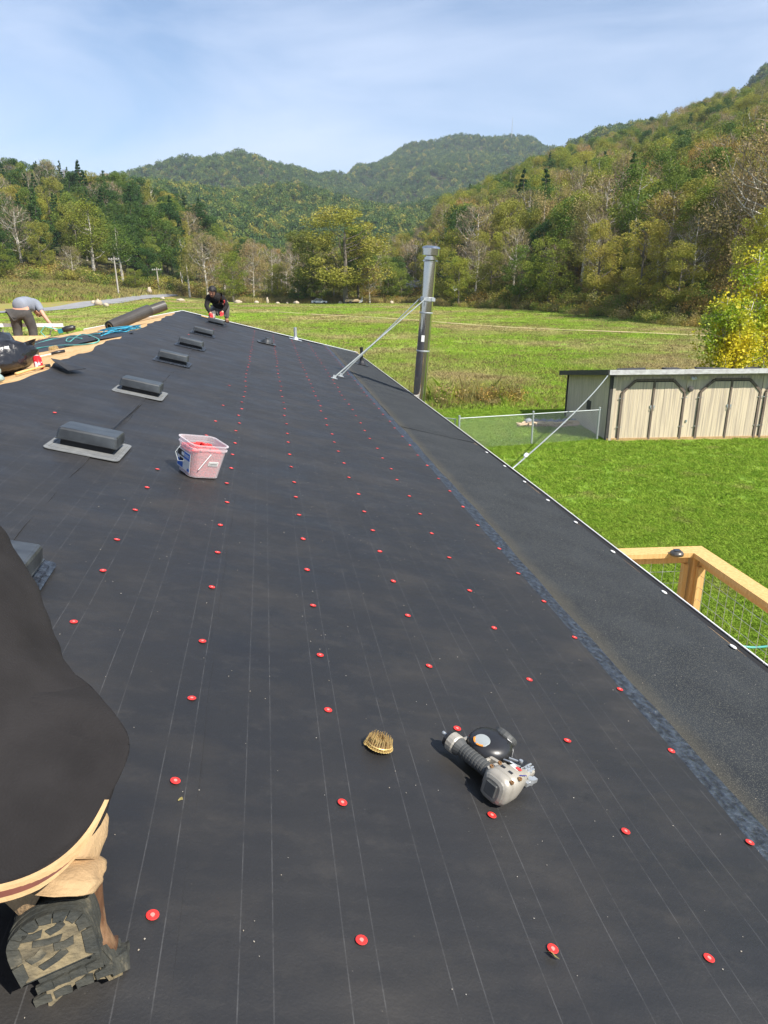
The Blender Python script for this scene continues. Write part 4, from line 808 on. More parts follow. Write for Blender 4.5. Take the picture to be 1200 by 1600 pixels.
# bucket of caps
def bucket(M):
    t = empty('cap_bucket', M, 'square clear plastic bucket half full of red plastic caps', 'bucket')
    H = .215
    def sq(h, z, r=.045, n=6):
        o = []
        for cx, cy, a0 in ((h - r, -(h - r), -90), (h - r, h - r, 0), (-(h - r), h - r, 90), (-(h - r), -(h - r), 180)):
            for k in range(n): o.append((cx + r * math.cos(rad(a0 + 90 * k / (n - 1))), cy + r * math.sin(rad(a0 + 90 * k / (n - 1))), z))
        return o
    b = MB(); b.rings([sq(.098, .002), sq(.098, .004), sq(.116, H - .035), sq(.122, H - .034), sq(.122, H - .026), sq(.117, H - .025), sq(.118, H - .006), sq(.125, H - .005), sq(.125, H), sq(.116, H), sq(.113, H - .03), sq(.0955, .006)], True); obj('bucket_shell', b, 'clear_plastic', t, M, smooth=False)
    b = MB(); b.rings([sq(.094, .008, .04), sq(.108, H - .062, .04), sq(.09, H - .055, .04), sq(.05, H - .05, .03)]); obj('caps_fill', b, 'cap_mass', t, M)
    V = []; F = []; q2 = random.Random(3); cbm = MB()
    for i in range(230):
        x, y = q2.uniform(-.095, .095), q2.uniform(-.095, .095); hgt = H - .055 + .030 * math.exp(-(x * x + y * y) / .004) + q2.uniform(-.006, .008)
        cbm.lathe([(.0128, 0), (.0132, .0012), (.0112, .0022), (.004, .0028)], 7, T(x, y, hgt) @ RZ(q2.random() * 6) @ RX(q2.uniform(-.9, .9)))
    obj('loose_caps', cbm, 'red_cap', t, M, kind='stuff')
    fz = .100  # label on the face turned to the left
    L0 = M @ T(-.111, 0, .085) @ RY(rad(-5.4))
    b = MB(); b.box(.0012, .178, .118); lb = obj('side_label', b, 'white_label', t, L0)
    b = MB(); b.box(.001, .085, .040, T(-.0012, .042, .035)); b.box(.001, .05, .020, T(-.0012, .03, -.004)); obj('label_print', b, 'black_plastic', lb, L0)
    b = MB(); b.box(.001, .080, .044, T(-.0012, -.044, .034)); b.box(.001, .075, .045, T(-.0012, .045, -.030)); b.box(.001, .030, .018, T(-.0012, -.07, -.046)); obj('label_print', b, 'blue_label', lb, L0)
    b = MB(); b.box(.001, .040, .022, T(-.0014, .01, .036)); b.box(.001, .055, .006, T(-.0014, -.045, .040)); b.box(.001, .055, .005, T(-.0014, -.045, .030)); b.box(.001, .06, .010, T(-.0014, -.03, -.042)); obj('label_print', b, 'white_label', lb, L0)
    F0 = M @ T(.032, -.1085, .098) @ RX(rad(5.4))
    b = MB(); b.box(.064, .0012, .028); fb = obj('front_sticker', b, 'white_label', t, F0); b = MB(); b.box(.056, .001, .018, T(0, -.0011, 0)); obj('sticker_frame', b, 'rubber_grip', fb, F0); b = MB(); b.box(.052, .001, .014, T(0, -.0018, 0)); obj('sticker_inner', b, 'white_label', fb, F0)
    b = MB()
    for k in range(7): b.box(.0045, .001, .007, T(-.020 + k * .0066, -.0025, 0))
    obj('sticker_letters', b, 'rubber_grip', fb, F0)
    b = MB(); b.tube([(.0, -.122, H - .052), (-.03, -.120, .115), (-.062, -.114, .058)], .0028, 6); obj('handle', b, 'white_label', t, M)
    b = MB(); b.tube([(-.120, .05, H - .05), (-.150, .045, .12), (-.150, -.01, .08), (-.122, -.03, .085)], .0024, 6); obj('handle', b, 'galv_dull', t, M)
def clear_plastic():
    m = bpy.data.materials.new('clear_plastic'); m.use_nodes = True; t = m.node_tree; N = t.nodes; L = t.links.new; b = N['Principled BSDF']
    b.inputs['Base Color'].default_value = (.80, .74, .76, 1); b.inputs['Roughness'].default_value = .3
    tr = N.new('ShaderNodeBsdfTransparent'); tr.inputs[0].default_value = (.97, .95, .95, 1); ms = N.new('ShaderNodeMixShader'); lw = N.new('ShaderNodeLayerWeight'); lw.inputs[0].default_value = .45
    r = N.new('ShaderNodeMapRange'); r.inputs[3].default_value = .16; r.inputs[4].default_value = .60; L(lw.outputs['Facing'], r.inputs[0]); L(r.outputs[0], ms.inputs[0])
    L(tr.outputs[0], ms.inputs[1]); L(b.outputs[0], ms.inputs[2]); L(ms.outputs[0], N['Material Output'].inputs['Surface']); return m
MT['clear_plastic'] = clear_plastic()
MT['cap_mass'] = material('cap_mass', (.74, .06, .05), (.55, .14, .12), rough=.5, scale=75, lo=.4, hi=.6, bump=.9, bscale=90, detail=2)
bucket(RF(-.47, 4.40, rad(30), .014) @ Matrix.Diagonal((1.0, 1.0, .98, 1)))

# leaf scraps and grit on the felt
gb = MB(); q = random.Random(31)
for i in range(520):
    u = q.uniform(-.9, 2.3); w = q.uniform(.3, 6) ** 1.0; s = q.uniform(.0007, .0017); zoff = zr(u) + (.0115 if u < -.24 else .009 if u < .77 else .007)
    a = q.random() * 6; gb.box(s * 2, s * 1.3, s * .8, T(u, w, zoff) @ RZ(a))
obj('grit', gb, 'debris', None, HM, kind='stuff')
def leaf_scrap(u, w, s, lab):
    b = MB(); b.rings([[(-s, 0, .004), (-s * .3, s * .4, .008), (s * .5, s * .25, .012), (s, .1 * s, .006)], [(-s, -.002, .003), (-s * .3, -s * .25, .004), (s * .5, -s * .4, .006), (s, -.1 * s, .004)]], cap=False, close=False)
    obj('leaf_scrap', b, 'leaf_brown', None, RF(u, w, q.random() * 6, .009), label=lab, cat='dry leaf')
leaf_scrap(.553, 1.105, .014, 'curled tan leaf scrap touching a red cap near the picture bottom'); leaf_scrap(-.27, 1.49, .006, 'tiny dry leaf scrap just below a red cap left of the coil')

# hose, strap and cordless tool on the left slope
def on_left(pts, lift=.018): return [tuple(HM @ Vector((u, w, zl(u) + lift + (x[2] if len(x) > 2 else 0)))) for x in pts for u, w in ((x[0], x[1]),)]
def smooth_path(P, n=6):
    P = [Vector(p) for p in P]; out = []
    for i in range(len(P) - 1):
        p0, p1, p2, p3 = P[max(i - 1, 0)], P[i], P[i + 1], P[min(i + 2, len(P) - 1)]
        for k in range(n):
            t = k / n; out.append(.5 * ((2 * p1) + (-p0 + p2) * t + (2 * p0 - 5 * p1 + 4 * p2 - p3) * t * t + (-p0 + 3 * p1 - 3 * p2 + p3) * t ** 3))
    out.append(P[-1]); return out
def on_px(pts, lift=.02):
    out = []
    for q_ in pts:
        d = cam_ray(q_[0], q_[1]); hz_ = (ZRIDGE - SLL * UR); s_ = hz_ / (d.z - SLL * Rv.dot(d)) ; out.append(tuple(d * s_ + Vector((0, 0, CZ + lift + (q_[2] if len(q_) > 2 else 0)))))
    return out
def cam_ray(x, y): b_ = (y - 800) / FPX; return Vector(((x - 600) / FPX, math.cos(PITCH) - b_ * math.sin(PITCH), -math.sin(PITCH) - b_ * math.cos(PITCH)))
b = MB(); b.tube(smooth_path(on_px([(50, 548), (70, 544.5), (95, 542), (120, 541.5), (145, 539), (155, 534.5), (150, 530), (138, 525.5), (128, 524), (118, 529), (110, 535.5), (104, 535), (106, 530.5), (116, 530), (128, 531)])), .010, 6); obj('air_hose', b, 'hose', None, I4, label='teal air hose looping over the dark strip on the left slope', cat='hose', smooth=True)
b = MB(); b.tube(smooth_path(on_px([(42, 545), (60, 538), (80, 532), (100, 529), (125, 526), (160, 523)])), .008, 6); obj('air_hose', b, 'hose', None, I4, label='teal air hose running straight along the far side of the dark strip', cat='hose', smooth=True)
b = MB()
for k in range(7): b.tube(smooth_path(on_px([(158 + 5 * math.sin(k * 2.1), 527 - .6 * k, .01 * k), (172 + 4 * math.sin(k), 522.5 + 1.5 * math.sin(k * 2.7), .01 * k + .01), (190 + 5 * math.cos(k * 1.7), 519 + 1.5 * math.cos(k * 1.3), .01 * k), (206 + 4 * math.sin(k * 3), 516.5 + math.sin(k), .008 * k), (220 - 3 * (k % 3), 514.5 + .8 * (k % 2), .006 * k)])), .009, 5)
obj('blue_strap', b, 'blue_strap', None, I4, label='bright blue harness strap heaped beside the rolls', cat='strap', smooth=True)
TM = LF(-4.35, 17.2, rad(15), .03)
tl = empty('cordless_tool', TM, 'black and teal power tool lying near the left roof edge', 'power tool')
b = MB(); b.tube([(-.12, 0, .07), (-.02, 0, .08), (.10, 0, .08), (.16, 0, .07)], [.05, .065, .06, .04], 12); obj('motor_housing', b, 'black_plastic', tl, TM, smooth=True)
b = MB(); b.box(.10, .09, .10, T(-.17, 0, .06), bev=.01); obj('battery', b, 'teal_tool', tl, TM); b = MB(); b.tube([(-.2, 0, .1), (-.32, 0, .16), (-.45, 0, .22), (-.56, .02, .12), (-.5, .02, .0)], .012, 6); obj('hose_end', b, 'hose', tl, TM)
b = MB(); b.tube([(-.10, 0, .06), (.12, 0, .06)], .014, 8); hh = obj('wooden_bar', b, 'lumber', None, RF(-1.33, 16.5, rad(-20), .04), label='pale wooden bar under the kneeling man glove', cat='bar')
# white trim held by the bending man
P0 = HM @ Vector((-4.75, 18.35, -1.13)); P1 = HM @ Vector((-8.4, 18.35, -1.10))
b = MB(); b.rings([[tuple(p + Vector((0, y, z))) for y, z in ((-.03, -.03), (.03, -.03), (.03, -.02), (-.02, -.02), (-.02, .05), (-.03, .05))] for p in (P1, P0)]); obj('trim_strip', b, 'white_metal', None, I4, label='long white metal trim strip held by the bending man', cat='trim strip')

# ------------------------------------------------------------------ worker kneeling beside the camera
def cloth_loft(rings, n=40, sub=6, fold=.006, seed=1, e=2.4):
    """rings: (centre, right vector, half width, back vector, half depth). Interpolated, with soft folds."""
    q = random.Random(seed); ph = [q.random() * 6.28 for _ in range(6)]; b = MB(); rs = []
    cs = [Vector(r[0]) for r in rings]; m = len(rings)
    def ip(a, i, t):
        p0, p1, p2, p3 = a[max(i - 1, 0)], a[i], a[min(i + 1, m - 1)], a[min(i + 2, m - 1)]
        return .5 * ((2 * p1) + (p2 - p0) * t + (2 * p0 - 5 * p1 + 4 * p2 - p3) * t * t + (3 * p1 - p0 - 3 * p2 + p3) * t ** 3)
    rv = [Vector(r[1]).normalized() * r[2] for r in rings]; bv = [Vector(r[3]).normalized() * r[4] for r in rings]
    for i in range(m - 1):
        for k in range(sub + (1 if i == m - 2 else 0)):
            t = k / sub; c, a, d = ip(cs, i, t), ip(rv, i, t), ip(bv, i, t); s = i + t; ring = []
            for j in range(n):
                th = 2 * PI * j / n; x, y = math.cos(th), math.sin(th); kk = (abs(x) ** e + abs(y) ** e) ** (-1 / e)
                w = 1 + fold * (math.sin(th * 5 + s * 1.3 + ph[0]) + .8 * math.sin(th * 9 - s * 2.1 + ph[1]) + .9 * math.sin(s * 4.1 + th * 2 + ph[2]) + .5 * math.sin(s * 9 + th * 3 + ph[3]))
                ring.append(tuple(c + (a * x + d * y) * kk * w))
            rs.append(ring)
    b.rings(rs); return b
def worker():
    B = T(0, 0, CZ)
    t = empty('person', B @ T(-.6, 1.1, -1.2), 'worker in black t-shirt, tan trousers and work boots kneeling at the left edge', 'person')
    X = Vector
    def pr(x, y, s_):
        a_ = (x - 600) / FPX; b_ = (y - 800) / FPX; return Vector((a_, math.cos(PITCH) - b_ * math.sin(PITCH), -math.sin(PITCH) - b_ * math.cos(PITCH))) * s_
    pel = X((-.70, 1.00, -.86)); waist = pr(-30, 1130, 1.25); chest = pr(-90, 960, 1.40); neck = pr(-160, 820, 1.52); head = pr(-215, 760, 1.56)
    kR = X((-.72, 1.38, -1.10)); aR = X((-.585, 1.00, -1.00)); tR = X((-.56, 1.02, -1.15)); hR = X((-.62, 1.05, -.92))
    hL = X((-.85, 1.0, -.90)); kL = X((-1.02, 1.32, -1.00)); aL = X((-.93, .96, -.92)); tL = X((-.92, .99, -1.05))
    shR = pr(-70, 845, 1.52); elR = X((-1.10, 1.66, -.86)); wrR = X((-1.16, 1.80, -1.0)); shL = pr(-290, 900, 1.42); elL = X((-1.36, 1.42, -.78)); wrL = X((-1.36, 1.62, -.92))
    V = [pel, waist, chest, neck, head, hR, kR, aR, tR, hL, kL, aL, tL, shR, elR, wrR, shL, elL, wrL]
    E = [(0, 1), (1, 2), (2, 3), (3, 4), (0, 5), (5, 6), (6, 7), (7, 8), (0, 9), (9, 10), (10, 11), (11, 12), (2, 13), (13, 14), (14, 15), (2, 16), (16, 17), (17, 18)]
    Rr = [.08, .07, .06, .045, .05, .08, .05, .04, .03, .08, .05, .04, .03, .035, .036, .028, .035, .036, .028]
    hand_chain(V, E, Rr, wrR, (-.2, .5, -.4), (.9, .3, 0), .6, 15); hand_chain(V, E, Rr, wrL, (.2, .5, -.5), (.9, .3, 0), .6, 18)
    obj('body', skinned('body', V, E, Rr, 'skin'), None, t, B)
    rr_ = (.95, -.01, -.29)
    sh = cloth_loft([(pr(-48, 1222, 1.155), rr_, .217, (-.2, -.9, -.36), .166), (pr(-38, 1198, 1.180), (.96, .12, -.16), .218, (-.2, -.9, -.25), .172), (pr(-112, 1130, 1.235), (.96, .25, -.04), .212, (-.2, -.9, .0), .176), (pr(-140, 1050, 1.315), (.93, .32, 0), .212, (-.22, -.8, .3), .168),
                     (pr(-140, 965, 1.39), (.90, .40, 0), .208, (-.28, -.7, .5), .158), (pr(-158, 890, 1.46), (.87, .45, 0), .203, (-.3, -.62, .65), .15), (pr(-165, 825, 1.51), (.84, .5, 0), .170, (-.33, -.55, .75), .125), (pr(-190, 785, 1.55), (.84, .5, 0), .085, (-.35, -.5, .8), .08)], n=72, fold=.013, seed=4)
    obj('t_shirt', sh, 'black_cloth', t, B, smooth=True)
    for a, b_, c, r0, r1 in ((shR, elR, wrR, .082, .066), (shL, elL, wrL, .082, .066)):
        obj('sleeve', skinned('sleeve', [chest.lerp(a, .6), a, a.lerp(b_, .75)], [(0, 1), (1, 2)], [r0, r0, r1], 'black_cloth'), None, t, B)
    # trousers
    q = [pel, hR, kR, X((-.66, 1.20, -1.07)), X((-.60, 1.03, -1.02)), hL, kL, X((-.98, 1.14, -1.0)), X((-.94, .98, -.94))]
    obj('trousers', skinned('trousers', q, [(0, 1), (1, 2), (2, 3), (3, 4), (0, 5), (5, 6), (6, 7), (7, 8)], [.125, .10, .072, .070, .066, .10, .08, .07, .065], 'khaki'), None, t, B)
    cf = cloth_loft([(pr(92, 1330, 1.30), (1, .1, 0), .050, (0, -.7, .5), .05), (pr(98, 1352, 1.25), (1, .1, 0), .062, (0, -.7, .5), .055), (pr(100, 1372, 1.22), (1, .15, -.15), .062, (0, -.7, .5), .052), (pr(98, 1392, 1.19), (1, .2, -.3), .050, (0, -.7, .5), .042)], n=30, fold=.04, seed=7); obj('trouser_cuff', cf, 'khaki', t, B, smooth=True)
    cf = cloth_loft([(pr(118, 1265, 1.34), (1, .1, 0), .05, (0, -.6, .7), .05), (pr(118, 1300, 1.30), (1, .1, 0), .052, (0, -.6, .7), .055), (pr(112, 1345, 1.25), (1, .1, 0), .038, (0, -.6, .7), .045)], n=26, fold=.04, seed=8); obj('trouser_fold', cf, 'khaki', t, B, smooth=True)
    # belts under the hem
    def band(y0, y1, w0, w1, mat, nm, s0=1.150):
        bt = MB(); rs = []; D_ = Vector((-.2, -.9, -.36)).normalized(); R_ = Vector(rr_).normalized()
        for k_ in range(61):
            a_ = rad(-6 + 196 * k_ / 60); q_ = (abs(math.cos(a_)) ** 2.4 + abs(math.sin(a_)) ** 2.4) ** (-1 / 2.4); tp = min(1, k_ / 14); ring = []
            for yy, ww in ((y0, w0 - .004), (y1 * tp + y0 * (1 - tp), w1 - .003), (y1 * tp + y0 * (1 - tp) - 1, w1 + .002), (y0, w0 + .002)): c_ = pr(-48, yy, s0); ring.append(tuple(c_ + (R_ * math.cos(a_) + D_ * math.sin(a_) * .765) * q_ * ww))
            rs.append(ring)
        bt.rings(rs); obj(nm, bt, mat, t, B, smooth=False); return
        bt = cloth_loft([(pr(-48, y0, s0), rr_, w0 - .006, (-.2, -.9, -.36), w0 * .765 - .006), (pr(-48, (y0 + y1) / 2, s0), rr_, (w0 + w1) / 2 + .001, (-.2, -.9, -.36), (w0 + w1) / 2 * .765 + .001), (pr(-48, y1, s0), rr_, w1 - .004, (-.2, -.9, -.36), w1 * .765 - .004)], n=64, fold=.0015, seed=2, sub=4); obj(nm, bt, mat, t, B, smooth=True)
    band(1214, 1236, .2175, .2185, 'leather_tan', 'tool_belt'); band(1224, 1232, .212, .214, 'leather_belt', 'belt', 1.147)
    st = MB()
    for k in range(24):
        a_ = rad(-92 - k * 2.4); c_ = pr(-48, 1229, 1.146); R_ = Vector(rr_).normalized() * .2145; D_ = Vector((-.2, -.9, -.36)).normalized() * .168; kk = (abs(math.cos(a_)) ** 2.4 + abs(math.sin(a_)) ** 2.4) ** (-1 / 2.4); p = c_ + (R_ * math.cos(a_) - D_ * math.sin(a_)) * kk; st.box(.004, .002, .0015, T(*p))
    obj('belt_stitching', st, 'thread', t, B, kind='stuff')
    # boots: local x right, y from heel to toe, z from the sole into the foot
    def boot(heel, toe, into, side, mirror=1):
        y = (Vector(toe) - Vector(heel)).normalized(); z = Vector(into); z = (z - y * z.dot(y)).normalized(); x = y.cross(z) * mirror
        x = y.cross(z); F = B @ frame(heel, x, y, z) @ Matrix.Diagonal((1.42, 1.02, 1.25, 1))
        def bend(mb):
            Y0, ZP, A = .125, .050, rad(72)
            for i_, (vx, vy, vz) in enumerate(mb.v):
                if vy > Y0:
                    d_ = vy - Y0; a1 = min(A, d_ / .030 * A); h_ = ZP - vz; arc = min(d_, .030); rest = d_ - arc; ry = .030 / A + max(h_, 0) * .55
                    mb.v[i_] = (vx, Y0 + math.sin(a1) * max(h_, .004) + rest * math.cos(A), ZP - math.cos(a1) * h_ + rest * math.sin(A) if h_ > 0 else vz + rest * math.sin(A))
                elif vz > .10: mb.v[i_] = (vx, vy + (vz - .10) * .45, vz)
            return mb
        bo = empty('boot', F, None, None, parent=t)
        half = [(-.048 + .040 * (1 - math.cos(rad(a_))), .047 * math.sin(rad(a_))) for a_ in range(6, 90, 12)] + [(0, .048), (.02, .048), (.040, .046), (.060, .040), (.095, .036), (.13, .043), (.17, .053), (.205, .053), (.235, .044), (.255, .026), (.262, .008)]
        ol = [(w, yy) for yy, w in half] + [(-w * .92, yy) for yy, w in reversed(half)]
        b = MB(); b.prism(ol, 0.006, .026); b.rings([[(w * 1.02, yy, z_) for w, yy in ol] for z_ in (.026, .030, .036)])
        hl = [(w, yy) for w, yy in ol if yy < .045]; hl = [(.046, .055)] + [(w, yy) for yy, w in reversed(half[:9])] + [(-w * .92, yy) for yy, w in half[:9]] + [(-.042, .055)]
        b.prism(hl, -.024, .008); b.rings([[(w * k_, yy * k_ + .0, z_) for w, yy in hl] for k_, z_ in ((1.03, -.004), (1.03, .002))]); b.rings([[(w * k_, yy * k_, z_) for w, yy in hl] for k_, z_ in ((1.02, -.016), (1.02, -.011))])
        obj('outsole', bend(b), 'sole', bo, F)
        q = random.Random(5); lugs = []
        NR = len(hl)
        for k_ in range(0, NR - 1, 2):                 # blocks round the heel's rim
            a0, a1 = hl[k_], hl[min(k_ + 1, NR - 1)]; a2 = hl[min(k_ + 2, NR - 1)]; m1 = (a1[0] * .2 + a2[0] * .8, a1[1] * .2 + a2[1] * .8)
            ins = lambda p, f: (p[0] * f, (p[1] - .008) * f + .008)
            lg = MB(); lugs.append(lg); lg.prism([a0, a1, m1, ins(m1, .72 + .06 * q.random()), ins(a1, .66 + .1 * q.random()), ins(a0, .72)], -.0285, -.023)
        for xx, yy, wx, wy in ((-.013, -.022, .011, .007), (.013, -.020, .010, .007), (.0, -.004, .016, .006), (-.016, .014, .010, .008), (.015, .012, .011, .008), (.0, .030, .017, .007)):
            lg = MB(); lugs.append(lg); ra = q.uniform(-.5, .5); lg.prism([(xx + c_ * wx * math.cos(ra) - d_ * wy * math.sin(ra), yy + d_ * wy * math.cos(ra) + c_ * wx * math.sin(ra)) for c_, d_ in ((-1, -.8), (0, -.5), (1, -1), (.9, .7), (.1, 1), (-1, .8))], -.0285, -.023)
        for yy in (.096, .116):
            wd = .036 if yy < .11 or yy > .23 else .045
            for xx in (-.8, -.28, .28, .8): lg = MB(); lugs.append(lg); lg.prism([(xx * wd + a_ * .010, yy + c_ * .0085) for a_, c_ in ((-1, -.8), (.4, -1), (1, -.6), (.9, .9), (-.5, .6), (-1, .8))], .001, .007)
        [obj('lug', bend(lg), 'sole', bo, F) for lg in lugs]
        md = MB(); md.prism([(w * .86, yy * .86 + .004) for w, yy in hl], -.0262, -.0235); md.prism([(w * .86, yy) for w, yy in ol if yy > .085], .002, .0065); obj('mud', bend(md), 'sole_mud', bo, F)
        up = []
        for (cy, cz, hw, hh, tl_) in ((.0, .03, .001, .001, 0),): pass
        rs = []; n = 22
        for yy, hw, h0, h1 in ((-.040, .026, .034, .085), (-.030, .037, .032, .16), (-.005, .043, .031, .185), (.035, .042, .031, .185), (.065, .039, .031, .150), (.095, .039, .031, .115), (.135, .045, .031, .092), (.18, .045, .031, .078), (.215, .040, .031, .070), (.243, .030, .031, .058), (.256, .016, .033, .046)):
            ring = []
            for j in range(n):
                a_ = 2 * PI * j / n; x_ = math.cos(a_); z_ = math.sin(a_); k_ = (abs(x_) ** 2.6 + abs(z_) ** 2.6) ** (-1 / 2.6); ring.append((x_ * k_ * hw * (1 + .03 * math.sin(yy * 90 + j)), yy, (h0 + h1) / 2 + z_ * k_ * (h1 - h0) / 2))
            rs.append(ring)
        u = MB(); u.rings(rs); sh_ = []
        for z_, w_, d_ in ((.10, .040, .045), (.13, .041, .046), (.155, .043, .047), (.165, .043, .047), (.166, .038, .042), (.13, .036, .040)):
            sh_.append([(w_ * math.cos(2 * PI * j / n) * (1 + .04 * math.sin(j * 1.7 + z_ * 60)), .004 + d_ * math.sin(2 * PI * j / n), z_) for j in range(n)])
        u.rings(sh_); obj('boot_upper', bend(u), 'leather', bo, F, smooth=True)
        st = MB(); st.tube([(.042 * math.cos(a_), .004 + .043 * math.sin(a_), .150) for a_ in [PI + PI * k_ / 12 for k_ in range(13)]], .0022, 5); st.tube([(0, -.042, .04), (0, -.044, .10), (0, -.046, .17)], .0035, 5); obj('stitching', bend(st), 'leather_tan', bo, F)
    boot(pr(80, 1452, 1.20), pr(80, 1452, 1.20) + Vector((.25, -.13, -.96)), (-.30, .92, -.20), None)
    boot((-.92, .90, -1.02), Vector((-.92, .90, -1.02)) + Vector((.1, -.1, -.98)), (-.1, .98, -.1), None)
worker()

# ------------------------------------------------------------------ shed
SHM = T(7.40, 23.1, 0) @ RZ(rad(4.3))     # local x along the front, y to the back, z up
shed = empty('shed', SHM, 'weathered plywood shed with paired barn doors and low flat roof', 'shed')
SWd, SDp, HF, HB = 9.2, 4.3, 2.22, 1.66
b = MB(); b.rings([[(0, y, 0), (SWd, y, 0), (SWd, y, h), (0, y, h)] for y, h in ((.03, HF), (.08, HF))]); b.rings([[(0, SDp, z) for z in (0, .01)] + [(SWd, SDp, .01), (SWd, SDp, 0)]], cap=False)
obj('front_backing', b, 'shed_side', shed, SHM)
n = 21                                       # side wall boards
for i in range(n):
    y0 = .05 + i * (SDp - .05) / n; y1 = y0 + (SDp - .05) / n - .006; b = MB(); h0 = HF - (HF - HB) * y0 / SDp - .02; h1 = HF - (HF - HB) * y1 / SDp - .02; d = rnd.uniform(0, .004)
    b.rings([[(-.02 - d, y0, 0), (-.02 - d, y1, 0), (-.02 - d, y1, h1), (-.02 - d, y0, h0)], [(.0, y0, 0), (.0, y1, 0), (.0, y1, h1), (.0, y0, h0)]]); obj('plank', b, 'shed_side', shed, SHM)
b = MB(); b.box(.10, .10, HF, T(-.03, .02, HF / 2)); b.box(.07, .05, HB, T(-.04, SDp - .02, HB / 2)); obj('corner_board', b, 'fascia_dark', shed, SHM)
b = MB(); b.box(.09, .035, HF - .12, T(.06, -.02, HF / 2 - .06)); obj('corner_board', b, 'shed_side', shed, SHM)
b = MB(); b.rings([[(SWd - .03, y, 0), (SWd, y, 0), (SWd, y, HF - (HF - HB) * y / SDp), (SWd - .03, y, HF - (HF - HB) * y / SDp)] for y in (.1, SDp)]); b.box(SWd, .05, HB, T(SWd / 2, SDp, HB / 2)); obj('back_wall', b, 'shed_side', shed, SHM)
# front planks between the doors, and the doors
def clipped(x0, x1, z0, ztop):
    return [(x0, z0), (x1, z0), (x1, ztop(x1)), (x0, ztop(x0))]
doors = [(.34, 2.44), (2.98, 5.02), (5.22, 7.30)]
def front_planks(x0, x1, parent, zt, y, th, z0=.03, wd=.145, mat='shed_plank', name='plank'):
    k = max(1, round((x1 - x0) / wd)); w = (x1 - x0) / k
    for i in range(k):
        a = x0 + i * w + .003; c = x0 + (i + 1) * w - .003; d = rnd.uniform(0, .005); ps = []
        for s in (0, .5, 1): ps.append(a + (c - a) * s)
        ring = [(a, z0), (c, z0)] + [(p, zt(p)) for p in reversed(ps)]
        b = MB(); b.rings([[(x, y - th - d, z) for x, z in ring], [(x, y, z) for x, z in ring]]); obj(name, b, mat, parent, SHM)
xs = [.02, .34 - .05, 2.44 + .05, 2.98 - .05, 5.02 + .05, 5.22 - .05, 7.30 + .05, SWd]
for i in range(0, 8, 2): front_planks(xs[i], xs[i + 1], shed, lambda x: HF - .13, .03, .02, wd=.19)
front_planks(.31, 7.4, shed, lambda x: HF - .13, .03, .012, z0=1.98, wd=.40, name='header_board')
for (x0, x1) in doors:
    cx = (x0 + x1) / 2; cut = .42; zt0 = 1.98
    def ztop(x, x0=x0, x1=x1): return zt0 - .02 - .40 * max(0, (x0 + cut - x) / cut, (x - (x1 - cut)) / cut)
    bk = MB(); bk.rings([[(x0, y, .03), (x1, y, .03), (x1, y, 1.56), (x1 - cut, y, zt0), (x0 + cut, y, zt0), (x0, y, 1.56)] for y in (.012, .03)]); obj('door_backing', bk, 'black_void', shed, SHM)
    for a, c, hside in ((x0 + .05, cx - .035, 1), (cx + .035, x1 - .05, -1)):
        dr = empty('barn_door', SHM @ T(a, 0, 0), None, None, parent=shed)
        front_planks(a, c, dr, lambda x: ztop(x) - .05, .010, .020, z0=.06, wd=.165)
        m = MB(); m.box(.05, .02, .07, T(cx + hside * -.035 * 1.6, -.028, 1.12)); m.tube([(cx - hside * .05, -.035, 1.10), (cx - hside * .05, -.06, 1.04), (cx - hside * .05, -.035, .98)], .009, 6); obj('handle', m, 'galv_dull', dr, SHM)
        for hz in (.45, 1.40):
            m = MB(); m.box(.16, .008, .028, T((x0 - .01) if hside > 0 else (x1 + .01), -.034, hz)); obj('hinge', m, 'galv_dull', dr, SHM)
    tr = MB()
    def bar(p, q_, w=.075, y=-.018):
        p = Vector((p[0], 0, p[1])); q_ = Vector((q_[0], 0, q_[1])); d = (q_ - p).normalized(); nn = Vector((d.z, 0, -d.x)) * w / 2
        tr.rings([[tuple(v + Vector((0, yy, 0))) for v in (p - nn, q_ - nn, q_ + nn, p + nn)] for yy in (y - .022, y + .012)])
    bar((x0, .04), (x0, 1.56)); bar((x1, .04), (x1, 1.56)); bar((x0, 1.575), (x0 + cut - .01, zt0 - .015)); bar((x1, 1.575), (x1 - cut + .01, zt0 - .015)); bar((x0 + cut + .005, zt0), (x1 - cut - .005, zt0), y=-.0185); bar((cx, .04), (cx, zt0 - .05), .062)
    obj('door_frame', tr, 'trim_brown', shed, SHM)
b = MB(); b.box(SWd + .1, .06, .09, T(SWd / 2, .0, .035)); obj('sill_board', b, 'leather_tan', shed, SHM)
# roof
ov = .34
def hr(y): return HF + .03 - (HF - HB) * y / SDp
b = MB(); b.rings([[(x, y, hr(y) - .02), (x, y, hr(y) + .05)] + [(x, y2, hr(y2) + .05), (x, y2, hr(y2) - .02)] for x in (-.30, SWd + .3) for y, y2 in ((-ov + .04, SDp + .25),)]); obj('roof', b, 'tar', shed, SHM)
for i in range(4):
    x0, x1 = -.28 + i * 2.46, min(-.28 + (i + 1) * 2.46, SWd + .3); b = MB(); b.box(x1 - x0 - .006, .035, .15, T((x0 + x1) / 2, -ov, hr(-ov) - .015 + rnd.uniform(-.004, .004))); obj('fascia_board', b, 'fascia_white', shed, SHM)
b = MB(); b.rings([[(-.32, y, hr(y) - .10), (-.29, y, hr(y) - .10), (-.29, y, hr(y) + .07), (-.32, y, hr(y) + .07)] for y in (-ov, SDp + .25)]); obj('fascia_board', b, 'fascia_dark', shed, SHM)
b = MB()
for i in range(6): b.box(rnd.uniform(.4, 1.1), rnd.uniform(.2, .5), .05, T(.6 + i * 1.35, .1, hr(0) + .065) @ RZ(rnd.uniform(-.3, .3)) @ RY(rnd.uniform(-.06, .06)))
